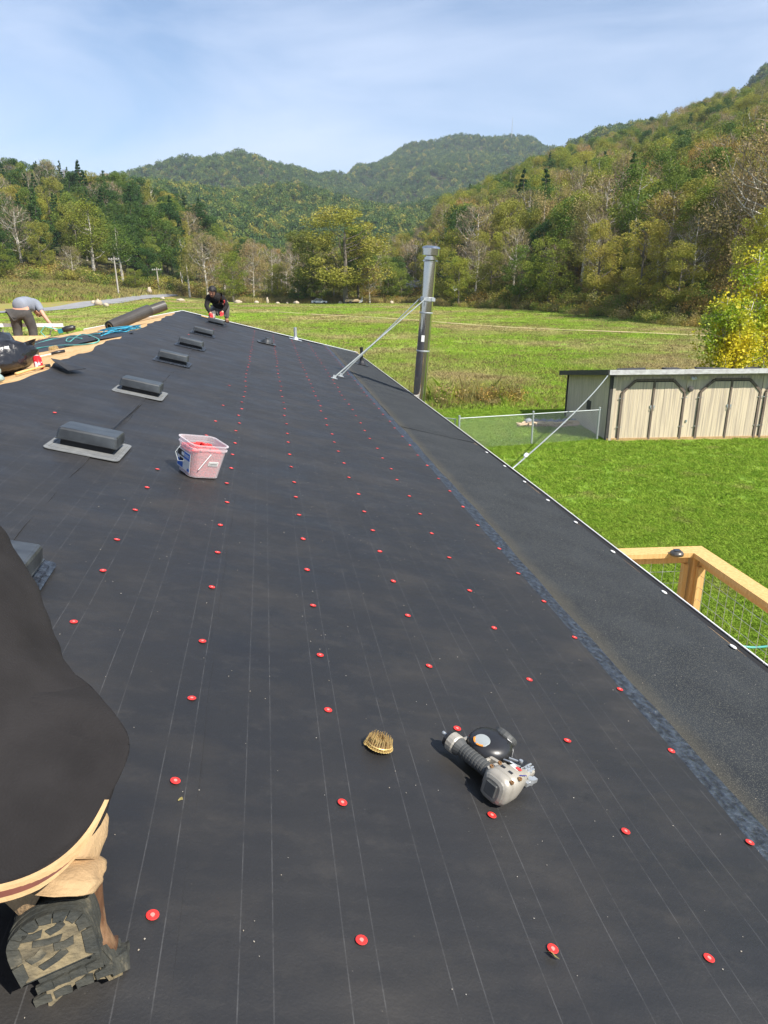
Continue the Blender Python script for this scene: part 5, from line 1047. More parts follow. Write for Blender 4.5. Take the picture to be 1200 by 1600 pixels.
obj('roof_patch', b, 'tar', shed, SHM)
b = MB(); b.box(.10, .05, .10, T(2.62, -.01, 2.02)); b.lathe([(.03, 0), (.055, .05), (.055, .09), (.01, .10)], 12, T(2.60, -.05, 2.0) @ RX(rad(65))); b.lathe([(.03, 0), (.055, .05), (.055, .09), (.01, .10)], 12, T(2.66, -.05, 2.0) @ RX(rad(50)) @ RY(.5)); obj('flood_light', b, 'white_label', shed, SHM)
b = MB(); b.lathe([(.05, 0), (.09, .04), (.085, .10), (.02, .12)], 12, T(2.60, .0, 1.66) @ RX(rad(75))); b.box(.12, .04, .10, T(2.60, 0, 1.64)); obj('wall_lamp', b, 'fascia_dark', shed, SHM)
b = MB(); b.box(.05, .02, .08, T(2.62, -.012, .62)); obj('outlet_box', b, 'galv', shed, SHM)
b = MB(); b.box(.004, .42, .34, T(-.028, 1.9, .85)); b.box(.006, .34, .26, T(-.028, 1.9, .85)); obj('side_hatch', b, 'fascia_dark', shed, SHM)
# cable from the shed corner to the eave with a splice
A0 = HM @ Vector((eave_u(6.9) + .02, 6.95, zr(2.46) - .03)); A1 = SHM @ Vector((-.20, -.05, HF - .06))
b = MB(); pts = [tuple(A0.lerp(A1, k / 20) - Vector((0, 0, .10 * 4 * (k / 20) * (1 - k / 20)))) for k in range(21)]; b.tube(pts, [.009 + .010 * k / 20 for k in range(21)], 7)
cb_ = empty('service_cable', T(*A0), 'pale service cable running from the eave to the shed corner', 'cable'); obj('cable', b, 'galv_dull', cb_, I4, smooth=True)
M_ = A0.lerp(A1, .055); d_ = (A1 - A0).normalized(); b = MB(); b.tube([tuple(M_ - d_ * .09), tuple(M_ - d_ * .04), tuple(M_ + d_ * .04), tuple(M_ + d_ * .09)], [.012, .026, .026, .012], 8); obj('splice', b, 'white_label', cb_, I4, smooth=True)

# ------------------------------------------------------------------ chain link fence and gate
def chain_link(name, a, c, posts, h, label, cat, rail_ends=True, nd=.10, gate=False):
    a = Vector((*a, 0)); c = Vector((*c, 0)); L_ = (c - a).length; d = (c - a) / L_; ang = math.atan2(d.y, d.x); M = T(*a) @ RZ(ang)
    t = empty(name, M, label, cat)
    for p in posts: b = MB(); b.lathe([(.032, 0), (.032, h + .05), (.036, h + .055), (.034, h + .085), (.005, h + .10)], 10, T(p, 0, 0)); obj('post', b, 'galv_dull', t, M)
    b = MB(); b.tube([(0, 0, h), (L_, 0, h)], .017, 8); obj('top_rail', b, 'galv_dull', t, M)
    if gate: b = MB(); b.tube([(.05, 0, .08), (L_ - .05, 0, .08)], .02, 8); b.tube([(.05, 0, .08), (.05, 0, h)], .02, 8); b.tube([(L_ - .05, 0, .08), (L_ - .05, 0, h)], .02, 8); b.tube([(.05, 0, h * .55), (L_ - .05, 0, h * .55)], .014, 6); obj('gate_frame', b, 'galv_dull', t, M)
    b = MB(); k = -h
    r = .0030
    def wire(x0, z0, x1, z1, y):
        v = Vector((x1 - x0, 0, z1 - z0)).normalized(); nn = Vector((-v.z, 0, v.x)) * r
        p, q_ = Vector((x0, y, z0)), Vector((x1, y, z1)); b.rings([[tuple(p + nn), tuple(p + Vector((0, r, 0))), tuple(p - nn), tuple(p - Vector((0, r, 0)))], [tuple(q_ + nn), tuple(q_ + Vector((0, r, 0))), tuple(q_ - nn), tuple(q_ - Vector((0, r, 0)))]], cap=False)
    x = -h
    while x < L_:
        z0, x0 = (0, x) if x >= 0 else (-x, 0); x1 = min(x + h, L_); z1 = z0 + (x1 - x0)
        if x1 - x0 > .02: wire(x0, z0 + .02, x1, min(z1, h) , .004); wire(x0, h - z0, x1, max(h - z1, .02), -.004)
        x += nd
    obj('mesh_wire', b, 'galv', t, M, kind='stuff')
fe = chain_link('chain_link_fence', (2.33, 21.75), (7.18, 23.25), [0, 2.55, 4.98], 1.0, 'galvanised chain link fence running up to the shed corner', 'fence')
chain_link('fence_gate', (1.3, 22.6), (2.25, 21.85), [0], .95, 'narrow chain link gate left of the fence, half hidden by the roof', 'gate', gate=True)
# split firewood and stones behind the fence
q = random.Random(8)
base = Vector((5.95, 25.3, 0))
wp = empty('firewood_pile', T(*base), 'low pile of split firewood beside the shed behind the fence', 'firewood pile')
for i in range(34):
    b = MB(); l = q.uniform(.25, .42); b.rings([[(x, .05 * math.cos(a) * q.uniform(.7, 1.2), .05 * math.sin(a)) for a in (0, 1.6, 3.1, 4.6)] for x in (-l / 2, l / 2)])
    obj('log', b, 'firewood', wp, T(base.x + q.uniform(-1.0, .95), base.y + q.uniform(-.12, .12), .05 + q.uniform(0, .14)) @ RZ(q.uniform(-1, 1)) @ RX(q.random() * 3))
for i in range(7):
    blob('paving_stone', 'stone_grey', T(5.35 + i * .27, 25.95 + q.uniform(-.08, .08), 0) @ RZ(q.random()), .17, .12, .10, i, n=12, m=6, label='%s grey stone in the row behind the firewood, counted from the left' % ['first', 'second', 'third', 'fourth', 'fifth', 'sixth', 'seventh'][i], cat='stone', group='grey stones behind the firewood')

# ------------------------------------------------------------------ deck railing
RT = 3.62
DM = T(0, 0, 0)
rail = empty('deck_railing', T(3.9, 6.5, 2.6), 'new yellow pine deck railing with welded wire panels beyond the eave', 'railing')
def cam_pt(x, y, z):
    b_ = (y - 800) / FPX; a_ = (x - 600) / FPX; r = Vector((a_, math.cos(PITCH) - b_ * math.sin(PITCH), -math.sin(PITCH) - b_ * math.cos(PITCH))); s = (z - CZ) / r.z; return Vector((r.x * s, r.y * s, z))
RZt = 3.10                                   # top of the cap rail
c0 = cam_pt(1096, 853, RZt); 
crn = Vector((c0.x, c0.y, 0)) 
dirL = (cam_pt(965, 857, RZt) - cam_pt(1096, 853, RZt)); dirL.z = 0; dirL.normalize()
dirR = (cam_pt(1200, 920, RZt) - cam_pt(1100, 855, RZt)); dirR.z = 0; dirR.normalize()
def rbox(name, p, d, l, wid, h, ztop, side, mat='lumber', bev=.004, parent=rail, start=0.0):
    """a board along d from p: its outer edge on p, width to the side"""
    nrm = Vector((-d.y, d.x, 0)) * side; F = frame(p + d * (l / 2 + start) + nrm * wid / 2 + Vector((0, 0, ztop - h / 2)), d, nrm, d.cross(nrm)); b = MB(); b.box(l, wid, h, bev=bev); return obj(name, b, mat, parent, F)
inL = 1 if Vector((-dirL.y, dirL.x)).dot(Vector((dirR.x, dirR.y))) > 0 else -1
inR = 1 if Vector((-dirR.y, dirR.x)).dot(Vector((dirL.x, dirL.y))) > 0 else -1
# mitred cap rails
def mitre_cap(d, side, l, other, oside, wid=.145, h=.038):
    n1 = Vector((-d.y, d.x, 0)) * side; n2 = Vector((-other.y, other.x, 0)) * oside
    inner = crn + (n1 + n2) * (wid / (1 + n1.dot(n2)))
    b = MB(); ps = [crn, crn + d * l, crn + d * l + n1 * wid, inner]; b.rings([[(p.x, p.y, z) for p in ps] for z in (RZt - h, RZt)]); obj('cap_rail', b, 'lumber', rail, I4)
mitre_cap(dirL, inL, 2.6, dirR, inR); mitre_cap(dirR, inR, 3.4, dirL, inL)
nL = Vector((-dirL.y, dirL.x, 0)) * inL; nR = Vector((-dirR.y, dirR.x, 0)) * inR
pc = crn + (nL + nR) * .030
deckz = RZt - 1.02
def post(p, s=.09): b = MB(); b.box(s, s, RZt - .04 - (deckz - .5), bev=.004); obj('post', b, 'lumber', rail, frame(p + Vector((0, 0, (RZt - .04 + deckz - .5) / 2)), dirR, nR, Vector((0, 0, 1))))
post(pc + (nL + nR) * .045); post(pc + (nL + nR) * .045 + dirR * 1.55); post(pc + (nL + nR) * .045 + dirL * 2.2)
for d, side, nn in ((dirR, inR, nR), (dirL, inL, nL)):
    L_ = 1.55 if d is dirR else 2.2; st = pc + nn * .020 + d * .115
    rbox('top_stringer', st, d, L_ - .12, .038, .07, RZt - .039, side); rbox('bottom_stringer', st, d, L_ - .12, .088, .038, deckz + .14, side); rbox('wire_stop', st + nn * .045, d, L_ - .12, .020, .022, deckz + .163, side); rbox('wire_stop', st + nn * .012, d, L_ - .12, .020, .022, deckz + .163, side)
    for e_ in (0, L_ - .158):
        F = frame(st + d * (e_ + .019) + nn * .03 + Vector((0, 0, (RZt - .11 + deckz + .15) / 2)), d, nn, Vector((0, 0, 1))); b = MB(); b.box(.036, .06, RZt - .11 - deckz - .15, bev=.003); obj('side_stop', b, 'lumber', rail, F)
    b = MB(); p0 = st + nn * .038; zlo, zhi = deckz + .14, RZt - .10
    k = 0.10
    while k < L_ - .14: b.tube([tuple(p0 + d * k + Vector((0, 0, zlo))), tuple(p0 + d * k + Vector((0, 0, zhi)))], .0018, 5); k += .102
    z = zlo + .09
    while z < zhi: b.tube([tuple(p0 + d * .04 + nn * .004 + Vector((0, 0, z))), tuple(p0 + d * (L_ - .15) + nn * .004 + Vector((0, 0, z)))], .0018, 5); z += .102
    obj('wire_panel', b, 'galv', rail, I4)
b = MB(); k = 0
for i in range(9):
    p = pc + nR * .05 + nL * .12 + Vector((0, 0, 0)); 
dk = MB(); D0 = pc + (nL + nR) * .02
for i in range(12):
    F = frame(D0 + nR * (.07 + i * .145) + dirR * 1.8 + Vector((0, 0, deckz)), dirR, nR, Vector((0, 0, 1))); b = MB(); b.box(3.9, .139, .03, bev=.003); obj('deck_board', b, 'lumber', rail, F)
lp = (cam_pt(1057, 868, RZt - .01)); LM = T(lp.x, lp.y, RZt + .002)
sl_ = empty('solar_light', LM, 'small dark bronze solar light mounted on the railing', 'solar light'); b = MB(); b.lathe([(.040, -.012), (.052, -.006), (.054, .010), (.045, .022), (.025, .032), (.002, .035)], 20); obj('shade', b, 'bronze', sl_, LM, smooth=True) if 'bronze' in MT else None
MT['bronze'] = material('bronze', (.16, .145, .125), rough=.35, metal=.7)
if not sl_.children: obj('shade', b, 'bronze', sl_, LM, smooth=True)
b = MB(); b.box(.05, .05, .001, T(0, 0, .0355)); obj('solar_cell', b, 'glass_dark', sl_, LM)
ga = cam_pt(1135, 1009, 2.55); gb_ = cam_pt(1230, 1003, 2.60); b = MB(); b.tube(smooth_path([tuple(ga + Vector((-.25, 0, -.1))), tuple(ga), tuple(ga.lerp(gb_, .5) - Vector((0, 0, .03))), tuple(gb_), tuple(gb_ + Vector((.6, 0, .2)))]), .009, 6); obj('garden_hose', b, 'hose', None, I4, label='thin green hose draped over the railing near the right frame edge', cat='hose', smooth=True)

# ------------------------------------------------------------------ utility poles, boulders, far odds and ends
def gpt(x, Y): X = at(x, Y); return Vector((X, Y, tz1(X, Y)))
def upole(x, Y, ytop, arm, label, r=.15, tx=0):
    p = gpt(x, Y); h = Z(Y, ytop) - p.z; M = T(*p) @ RY(tx)
    t = empty('utility_pole', M, label, 'utility pole', 'utility poles along the valley road'); b = MB(); b.lathe([(r, -.5), (r * .95, h * .3), (r * .7, h)], 10); obj('pole', b, 'pole_wood', t, M)
    if arm: b = MB(); b.box(2.2, .12, .14, T(0, -.1, h - .5)); obj('crossarm', b, 'pole_wood', t, M); b = MB(); [b.lathe([(.06, 0), (.09, .08), (.04, .16)], 8, T(x_, -.1, h - .43)) for x_ in (-1, -.45, .45, 1)]; obj('insulator', b, 'white_label', t, M)
    else: b = MB(); b.lathe([(.16, 0), (.16, .5), (.1, .55)], 10, T(.25, -.1, h - 1.6)); obj('transformer', b, 'galv_dull', t, M)
upole(186, 155, 401, True, 'tall utility pole with cross arm left of the valley road', .17, -.02); upole(249, 176, 418, True, 'smaller utility pole with T shaped cross arm farther up the road', .16, -.02)
upole(288, 182, 424, False, 'leaning grey utility pole right of the T shaped one', .15, -.10); upole(441, 165, 431, True, 'thin utility pole at the edge of the woods behind the hay field', .13); upole(645, 162, 432, False, 'short pale pole in front of the woods left of the flue', .12)
bl_ = [(234, 168, 1.5, 2.0, 'tall upright tan boulder standing beside the road bend'), (154, 131, 2.0, 1.4, 'largest tan boulder in the pile by the road, behind the shrub'), (166, 128, 1.4, .9, 'low tan rock right of the big roadside boulder'), (146, 134, 1.2, .8, 'small tan rock left of the big roadside boulder'),
       (254, 158, 1.7, .7, 'flat tan boulder just left of the kneeling man'), (282, 156, 2.4, .8, 'long flat pale boulder left of the kneeling man head'), (352, 152, 2.0, .8, 'pale boulder first to the right of the kneeling man'), (372, 151, 2.3, .9, 'wide pale boulder right of the kneeling man'), (401, 151, 1.5, .8, 'rounded pale boulder in the middle of the field edge row'),
       (418, 151, .9, 1.6, 'narrow upright white stone in the field edge row'), (434, 150, 1.1, .6, 'small low stone at the foot of the thin pole'), (449, 150, 1.0, .55, 'tiny pale stone right of the thin pole'), (463, 150, 1.6, .8, 'rounded cream stone left of the white parked car'), (612, 149, 1.2, .8, 'brown rock at the field edge left of the flue'), (532, 149, 1.1, .8, 'tan stone right of the white parked car')]
for i, (x, Y, w, h, lab) in enumerate(bl_):
    p = gpt(x, Y); blob('boulder', 'stone', T(p.x, p.y, p.z - .05) @ RZ(i * 1.3), w / 2 * .75, w / 2 * .6, h / 2 / .86 * .8, i + 3, n=14, m=8, rough=.10, label=lab, cat='boulder', group='boulders lining the far edge of the field')
def car(x, Y, mat, label, rz=0, s=1.0):
    p = gpt(x, Y); M = T(p.x, p.y, p.z) @ RZ(rz) @ Matrix.Scale(s, 4); t = empty('parked_car', M, label, 'car')
    def sec(y, half, zb, zt): return [(-half, y, zb), (half, y, zb), (half, y, zt), (-half, y, zt)]
    b = MB(); side = [(-2.2, .35), (2.2, .35), (2.25, .70), (1.95, .86), (1.15, .95), (.65, 1.40), (-.85, 1.45), (-1.55, .98), (-2.15, .92), (-2.25, .6)]
    rs = [[(a, y, b_ if b_ < .95 else b_ - .02) for a, b_ in side] for y in (-.82, -.78, .78, .82)]; b.rings(rs); obj('body', b, mat, t, M)
    g = MB()
    for y in (-.826, .826): g.rings([[(1.02, y - .003, .96), (.60, y - .003, 1.32), (-.82, y - .003, 1.36), (-1.36, y - .003, .98)], [(1.02, y + .003, .96), (.60, y + .003, 1.32), (-.82, y + .003, 1.36), (-1.36, y + .003, .98)]])
    g.rings([[(1.18, y, .955), (.68, y, 1.38), (.72, y, 1.40), (1.22, y, .965)] for y in (-.70, .70)]); obj('window_glass', g, 'glass_dark', t, M)
    for x_ in (-1.4, 1.4):
        for y in (-.80, .80): w = MB(); w.lathe([(.33, -.1), (.34, 0), (.33, .1), (.2, .11)], 14, T(x_, y, .34) @ RX(PI / 2)); obj('wheel', w, 'black_plastic', t, M)
car(499, 150, 'car_white', 'small white car parked at the far edge of the hay field', rad(4), .72)
car(828, 128, 'car_white', 'pale car roof showing through the brush below the wooded hill', rad(2), 1.0)
p = gpt(551, 150); tr_ = empty('utility_trailer', T(*p), 'low pinkish junk trailer with a white tongue at the field edge', 'trailer'); b = MB(); b.box(3.0, 1.4, .25, T(0, 0, .62)); b.box(2.6, 1.3, .2, T(-.1, 0, .85)); obj('bed', b, 'tarp_roof', tr_, T(*p)); b = MB(); b.box(.7, .8, .5, T(1.55, 0, .55) @ RY(-.3)); b.box(.12, .3, .9, T(1.95, 0, .9)); obj('tongue', b, 'car_white', tr_, T(*p)); b = MB(); [b.lathe([(.3, -.1), (.3, .1)], 12, T(-.4, y, .3) @ RX(PI / 2)) for y in (-.75, .75)]; obj('wheel', b, 'black_plastic', tr_, T(*p))
p = gpt(623, 156); fb_ = empty('board_fence', T(*p), 'low weathered board fence before the woods left of the flue', 'fence')
for i in range(4): b = MB(); b.box(.12, .12, 1.1, T(-3.3 + i * 2.2, 0, .55)); obj('post', b, 'pole_wood', fb_, T(*p))
for z in (.55, 1.0): b = MB(); b.box(6.8, .05, .16, T(0, -.08, z)); obj('board', b, 'leather_tan' if z > .9 else 'pole_wood', fb_, T(*p))
def far_house(x, Y, w, h, label, roofm, wallm='far_wall', zoff=0):
    p = gpt(x, Y) + Vector((0, 0, zoff)); M = T(*p) @ RZ(rad(8)); t = empty('far_building', M, label, 'building'); b = MB(); b.box(w, 5, h, T(0, 0, h / 2)); obj('wall', b, wallm, t, M)
    b = MB(); b.rings([[(x_, -2.9, h), (x_, 0, h + 1.5), (x_, 2.9, h), (x_, 2.8, h - .12), (x_, 0, h + 1.3), (x_, -2.8, h - .12)] for x_ in (-w / 2 - .3, w / 2 + .3)]); obj('roof', b, roofm, t, M)
    for k in (-.28, .2): b = MB(); b.box(.9, .06, 1.0, T(w * k, -2.52, h * .55)); f = obj('window', b, 'white_label', t, M); b = MB(); b.box(.76, .04, .86, T(w * k, -2.56, h * .55)); obj('pane', b, 'glass_dark', f, M)
far_house(648, 172, 5, 2.4, 'small pale building hidden in the trees left of the flue', 'fascia_white')
far_house(772, 150, 7.5, 2.6, 'old building with tan rusty roof sunk among trees on the right', 'tarp_roof', zoff=1.6)
p = gpt(710, 138); b = MB(); b.lathe([(.05, -2.2), (.05, 0)], 8); b.lathe([(.02, -.08), (.3, .0), (.42, .1), (.40, .1), (.28, .03), (.01, -.04)], 16, T(0, -.1, 0) @ RX(rad(80))); obj('satellite_dish', b, 'white_label', None, T(p.x, p.y, p.z + 3.0) , label='small white round dish in the brush right of the flue', cat='dish', smooth=False)
# mast on the main ridge
X = at(799, 1880, 300); mz = tz1(X, 1880); b = MB(); b.lathe([(.9, -5), (.5, 34), (.2, 52)], 6); obj('radio_mast', b, 'pole_wood', None, T(X, 1880, mz), label='thin radio mast on the highest far ridge', cat='mast')
# ------------------------------------------------------------------ trees
def leaf_quads(C, S, seed, flat=.0):
    r = np.random.default_rng(seed); n = len(C); a = r.normal(size=(n, 3)); a[:, 2] *= (1 - flat); a /= np.linalg.norm(a, axis=1)[:, None]
    h = r.normal(size=(n, 3)); b = np.cross(a, h); b /= np.linalg.norm(b, axis=1)[:, None]; S = S[:, None]
    V = np.stack([C - a * S * .5, C + b * S * .36, C + a * S * .5, C - b * S * .36], 1).reshape(-1, 3); return V, np.arange(n * 4).reshape(-1, 4)
def crown_mesh(name, kind, mat, seed, n=2600, H=16.0, leaf=.42):
    r = np.random.default_rng(seed); C = []; S = []
    if kind == 'broad':
        nl = 60; th = r.uniform(0, 2 * PI, nl); zz = r.uniform(.20, .93, nl); prof_ = np.sin(np.clip((zz - .18) / .80, 0, 1) ** .8 * PI) ** .6 * .30 * H; rad_ = prof_ * r.uniform(.35, 1.0, nl)
        L = np.stack([np.cos(th) * rad_, np.sin(th) * rad_, zz * H], 1); lr = H * r.uniform(.04, .095, nl); k = r.choice(nl, n, p=lr ** 2 / (lr ** 2).sum())
        d = r.normal(size=(n, 3)); d /= np.linalg.norm(d, axis=1)[:, None]; C = L[k] + d * (lr[k] * r.uniform(.55, 1.12, n) ** .7)[:, None] * np.array([1, 1, .8])
    elif kind == 'tall':
        nl = 30; zz = r.uniform(.34, .96, nl); th = r.uniform(0, 2 * PI, nl); rad_ = H * .17 * np.sin(np.clip((zz - .28) / .72, 0, 1) * PI) ** .5 * r.uniform(.2, 1, nl)
        L = np.stack([np.cos(th) * rad_, np.sin(th) * rad_, zz * H], 1); lr = H * r.uniform(.04, .085, nl); k = r.choice(nl, n, p=lr ** 2 / (lr ** 2).sum())
        d = r.normal(size=(n, 3)); C = L[k] + d * (lr[k] * .6)[:, None] * np.array([1, 1, 1.2])
    elif kind == 'pine':
        cs = []
        for lv in range(17):
            z = .16 + .80 * lv / 16; R = H * .23 * (1 - z) ** .75 * r.uniform(.7, 1.15); m = max(4, int(8 * (1 - z) + 3))
            for j in range(m):
                a = r.uniform(0, 2 * PI); rr = R * r.uniform(.75, 1.15); q_ = int(n / 17 / m * (1.6 - z)) + 2; t = r.uniform(.15, 1, q_) ** .7; sp = .20 * rr * t * (1.2 - t) * 2
                x = np.cos(a) * rr * t - np.sin(a) * r.normal(size=q_) * sp * .6; y = np.sin(a) * rr * t + np.cos(a) * r.normal(size=q_) * sp * .6; cs.append(np.stack([x, y, z * H + rr * t * .12 * r.uniform(-1, .8) + r.normal(size=q_) * .12], 1))
        C = np.concatenate(cs); tp = np.stack([r.normal(size=40) * .18, r.normal(size=40) * .18, r.uniform(.93, 1.0, 40) * H], 1); C = np.concatenate([C, tp]); n = len(C)
    elif kind == 'bush':
        d = r.normal(size=(n, 3)); d /= np.linalg.norm(d, axis=1)[:, None]; nl = 12; L = r.normal(size=(nl, 3)) * np.array([.22, .22, .10]) * H + np.array([0, 0, .36 * H]); k = r.integers(0, nl, n); C = L[k] + d * H * .24 * r.uniform(.5, 1.1, n)[:, None]; C[:, 2] = np.abs(C[:, 2])
    S = leaf * r.uniform(.6, 1.35, len(C)); V, F = leaf_quads(C, S, seed + 1, .1 if kind != 'pine' else .5); me = np_mesh(name, V, F); me.materials.append(MT[mat]); return me
def trunk_mesh(name, kind, mat, seed, H=16.0):
    q = random.Random(seed); b = MB(); lean = q.uniform(-.03, .03) * H
    if kind == 'pine': b.tube([(0, 0, -.6), (lean * .2, 0, H * .4), (lean * .3, 0, H * .97)], [.024 * H * .75, .012 * H, .02], 6)
    elif kind == 'bush':
        for i in range(5): a = q.random() * 6; b.tube([(0, 0, -.1), (math.cos(a) * H * .12, math.sin(a) * H * .12, H * .3), (math.cos(a) * H * .3, math.sin(a) * H * .3, H * .62)], [.02 * H, .014 * H, .004 * H], 4)
    else:
        top = H * (.80 if kind == 'broad' else .92); tr = [(0, 0, -.6), (lean * .3, lean * .2, H * .22), (lean * .8, lean * .5, H * .45), (lean * 1.3, lean * .3, H * .65), (lean * 1.2, lean, top)]
        b.tube(tr, [H * .019, H * .014, H * .011, H * .007, .03], 6); nb = 20 if kind == 'bare' else 11
        for i in range(nb):
            z0 = q.uniform(.26, .82); a = q.random() * 2 * PI; l = H * q.uniform(.14, .27) * (1.15 - z0 * .6) * (.75 if kind == 'tall' else 1.15); r0 = H * .0065 * (1.3 - z0)
            p0 = Vector((lean * z0, lean * z0 * .6, z0 * H)); dx, dy = math.cos(a), math.sin(a); up = q.uniform(.5, 1.0)
            p1 = p0 + Vector((dx * l * .5, dy * l * .5, l * .35 * up)); p2 = p0 + Vector((dx * l * .85 + q.uniform(-.4, .4), dy * l * .85 + q.uniform(-.4, .4), l * .95 * up)); b.tube([p0, p1, p2], [r0, r0 * .7, .02], 4)
            for _ in range(3 if kind == 'bare' else 1): e_ = p1.lerp(p2, q.uniform(0, .8)); b.tube([e_, e_ + Vector((q.uniform(-1, 1) * l * .35, q.uniform(-1, 1) * l * .35, q.uniform(.1, .5) * l))], [r0 * .45, .012], 3)
    me = b.mesh(name); me.materials.append(MT[mat]); return me
def twig_mesh(name, seed, H=16.0, n=800):
    """fine bare twigs, thin slivers in the crown's outer half"""
    r = np.random.default_rng(seed); th = r.uniform(0, 2 * PI, n); zz = r.uniform(.34, .95, n); R = H * .24 * np.sin(np.clip((zz - .22) / .78, 0, 1) * PI) ** .5 * r.uniform(.3, 1, n)
    C = np.stack([np.cos(th) * R, np.sin(th) * R, zz * H], 1); d = np.stack([np.cos(th) * .5, np.sin(th) * .5, r.uniform(.4, 1.3, n)], 1) + r.normal(size=(n, 3)) * .4; d /= np.linalg.norm(d, axis=1)[:, None]; s = np.cross(d, r.normal(size=(n, 3))); s /= np.linalg.norm(s, axis=1)[:, None]
    l = (H * r.uniform(.03, .075, n))[:, None]; w = .035; V = np.stack([C - d * l, C + s * w, C + d * l, C - s * w], 1).reshape(-1, 3); me = np_mesh(name, V, np.arange(n * 4).reshape(-1, 4)); me.materials.append(MT['twig']); return me
KINDS = {}
def kindset(key, ck, mats, tk, tm, seeds, n=2600, leaf=.42, bare=False, desc=''):
    KINDS[key] = [(crown_mesh(key + '_crown', ck, mats[i % len(mats)], s * 7 + 1, n, 16., leaf), trunk_mesh(key + '_trunk', tk, tm, s * 5 + 2), (twig_mesh(key + '_twigs', s) if bare else None)) for i, s in enumerate(seeds)], desc
kindset('pine', 'pine', ['needle'], 'pine', 'bark_dark', [1, 2, 3], 9880, 0.30, desc='dark green pine')
kindset('green', 'broad', ['leaf_green', 'leaf_dark'], 'broad', 'bark', [4, 5, 6], 12350, 0.24, desc='leafy green tree')
kindset('olive', 'broad', ['leaf_olive', 'leaf_olive', 'leaf_yellow'], 'broad', 'bark', [7, 8, 9], 14250, 0.22, desc='olive green tree')
kindset('tall', 'tall', ['leaf_olive', 'leaf_green', 'leaf_yellow', 'leaf_brown', 'leaf_olive'], 'tall', 'bark_pale', [10, 11, 21, 22, 23], 6080, 0.22, desc='slim pale trunked tree')
kindset('orange', 'broad', ['leaf_orange', 'leaf_brown'], 'bare', 'bark_pale', [12, 13], 7980, 0.19, True, desc='orange tinted tree')
kindset('bare', 'broad', ['leaf_brown', 'leaf_olive', 'leaf_olive'], 'bare', 'bark_pale', [14, 15, 16], 3230, 0.19, True, desc='half bare tree')
kindset('yellow', 'broad', ['leaf_yellow'], 'broad', 'bark', [17, 18], 10640, 0.22, desc='yellow green tree')
kindset('dark', 'broad', ['leaf_dark'], 'broad', 'bark_dark', [19, 20], 12350, 0.24, desc='dark leafy tree')
def tree(key, x, Y, ytop=None, H=None, wide=1.0, label=None, group=None, name=None, v=None, X=None):
    if X is None: X = at(x, Y)
    z = tz1(X, Y)
    if H is None: H = Z(Y, ytop) - z
    vs_, desc = KINDS[key]; cr, tr_, tw = vs_[rnd.randrange(len(vs_)) if v is None else v % len(vs_)]; s = H / 16.0
    M = T(X, Y, z) @ RZ(rnd.uniform(0, 6.28)) @ Matrix.Diagonal((s * wide, s * wide, s, 1))
    t = empty(name or {'pine': 'pine_tree'}.get(key, 'deciduous_tree'), T(X, Y, z), label or desc, 'tree', group); obj('trunk', tr_, None, t, M); obj('crown', cr, None, t, M)
    if tw: obj('twigs', tw, None, t, M)
    return t
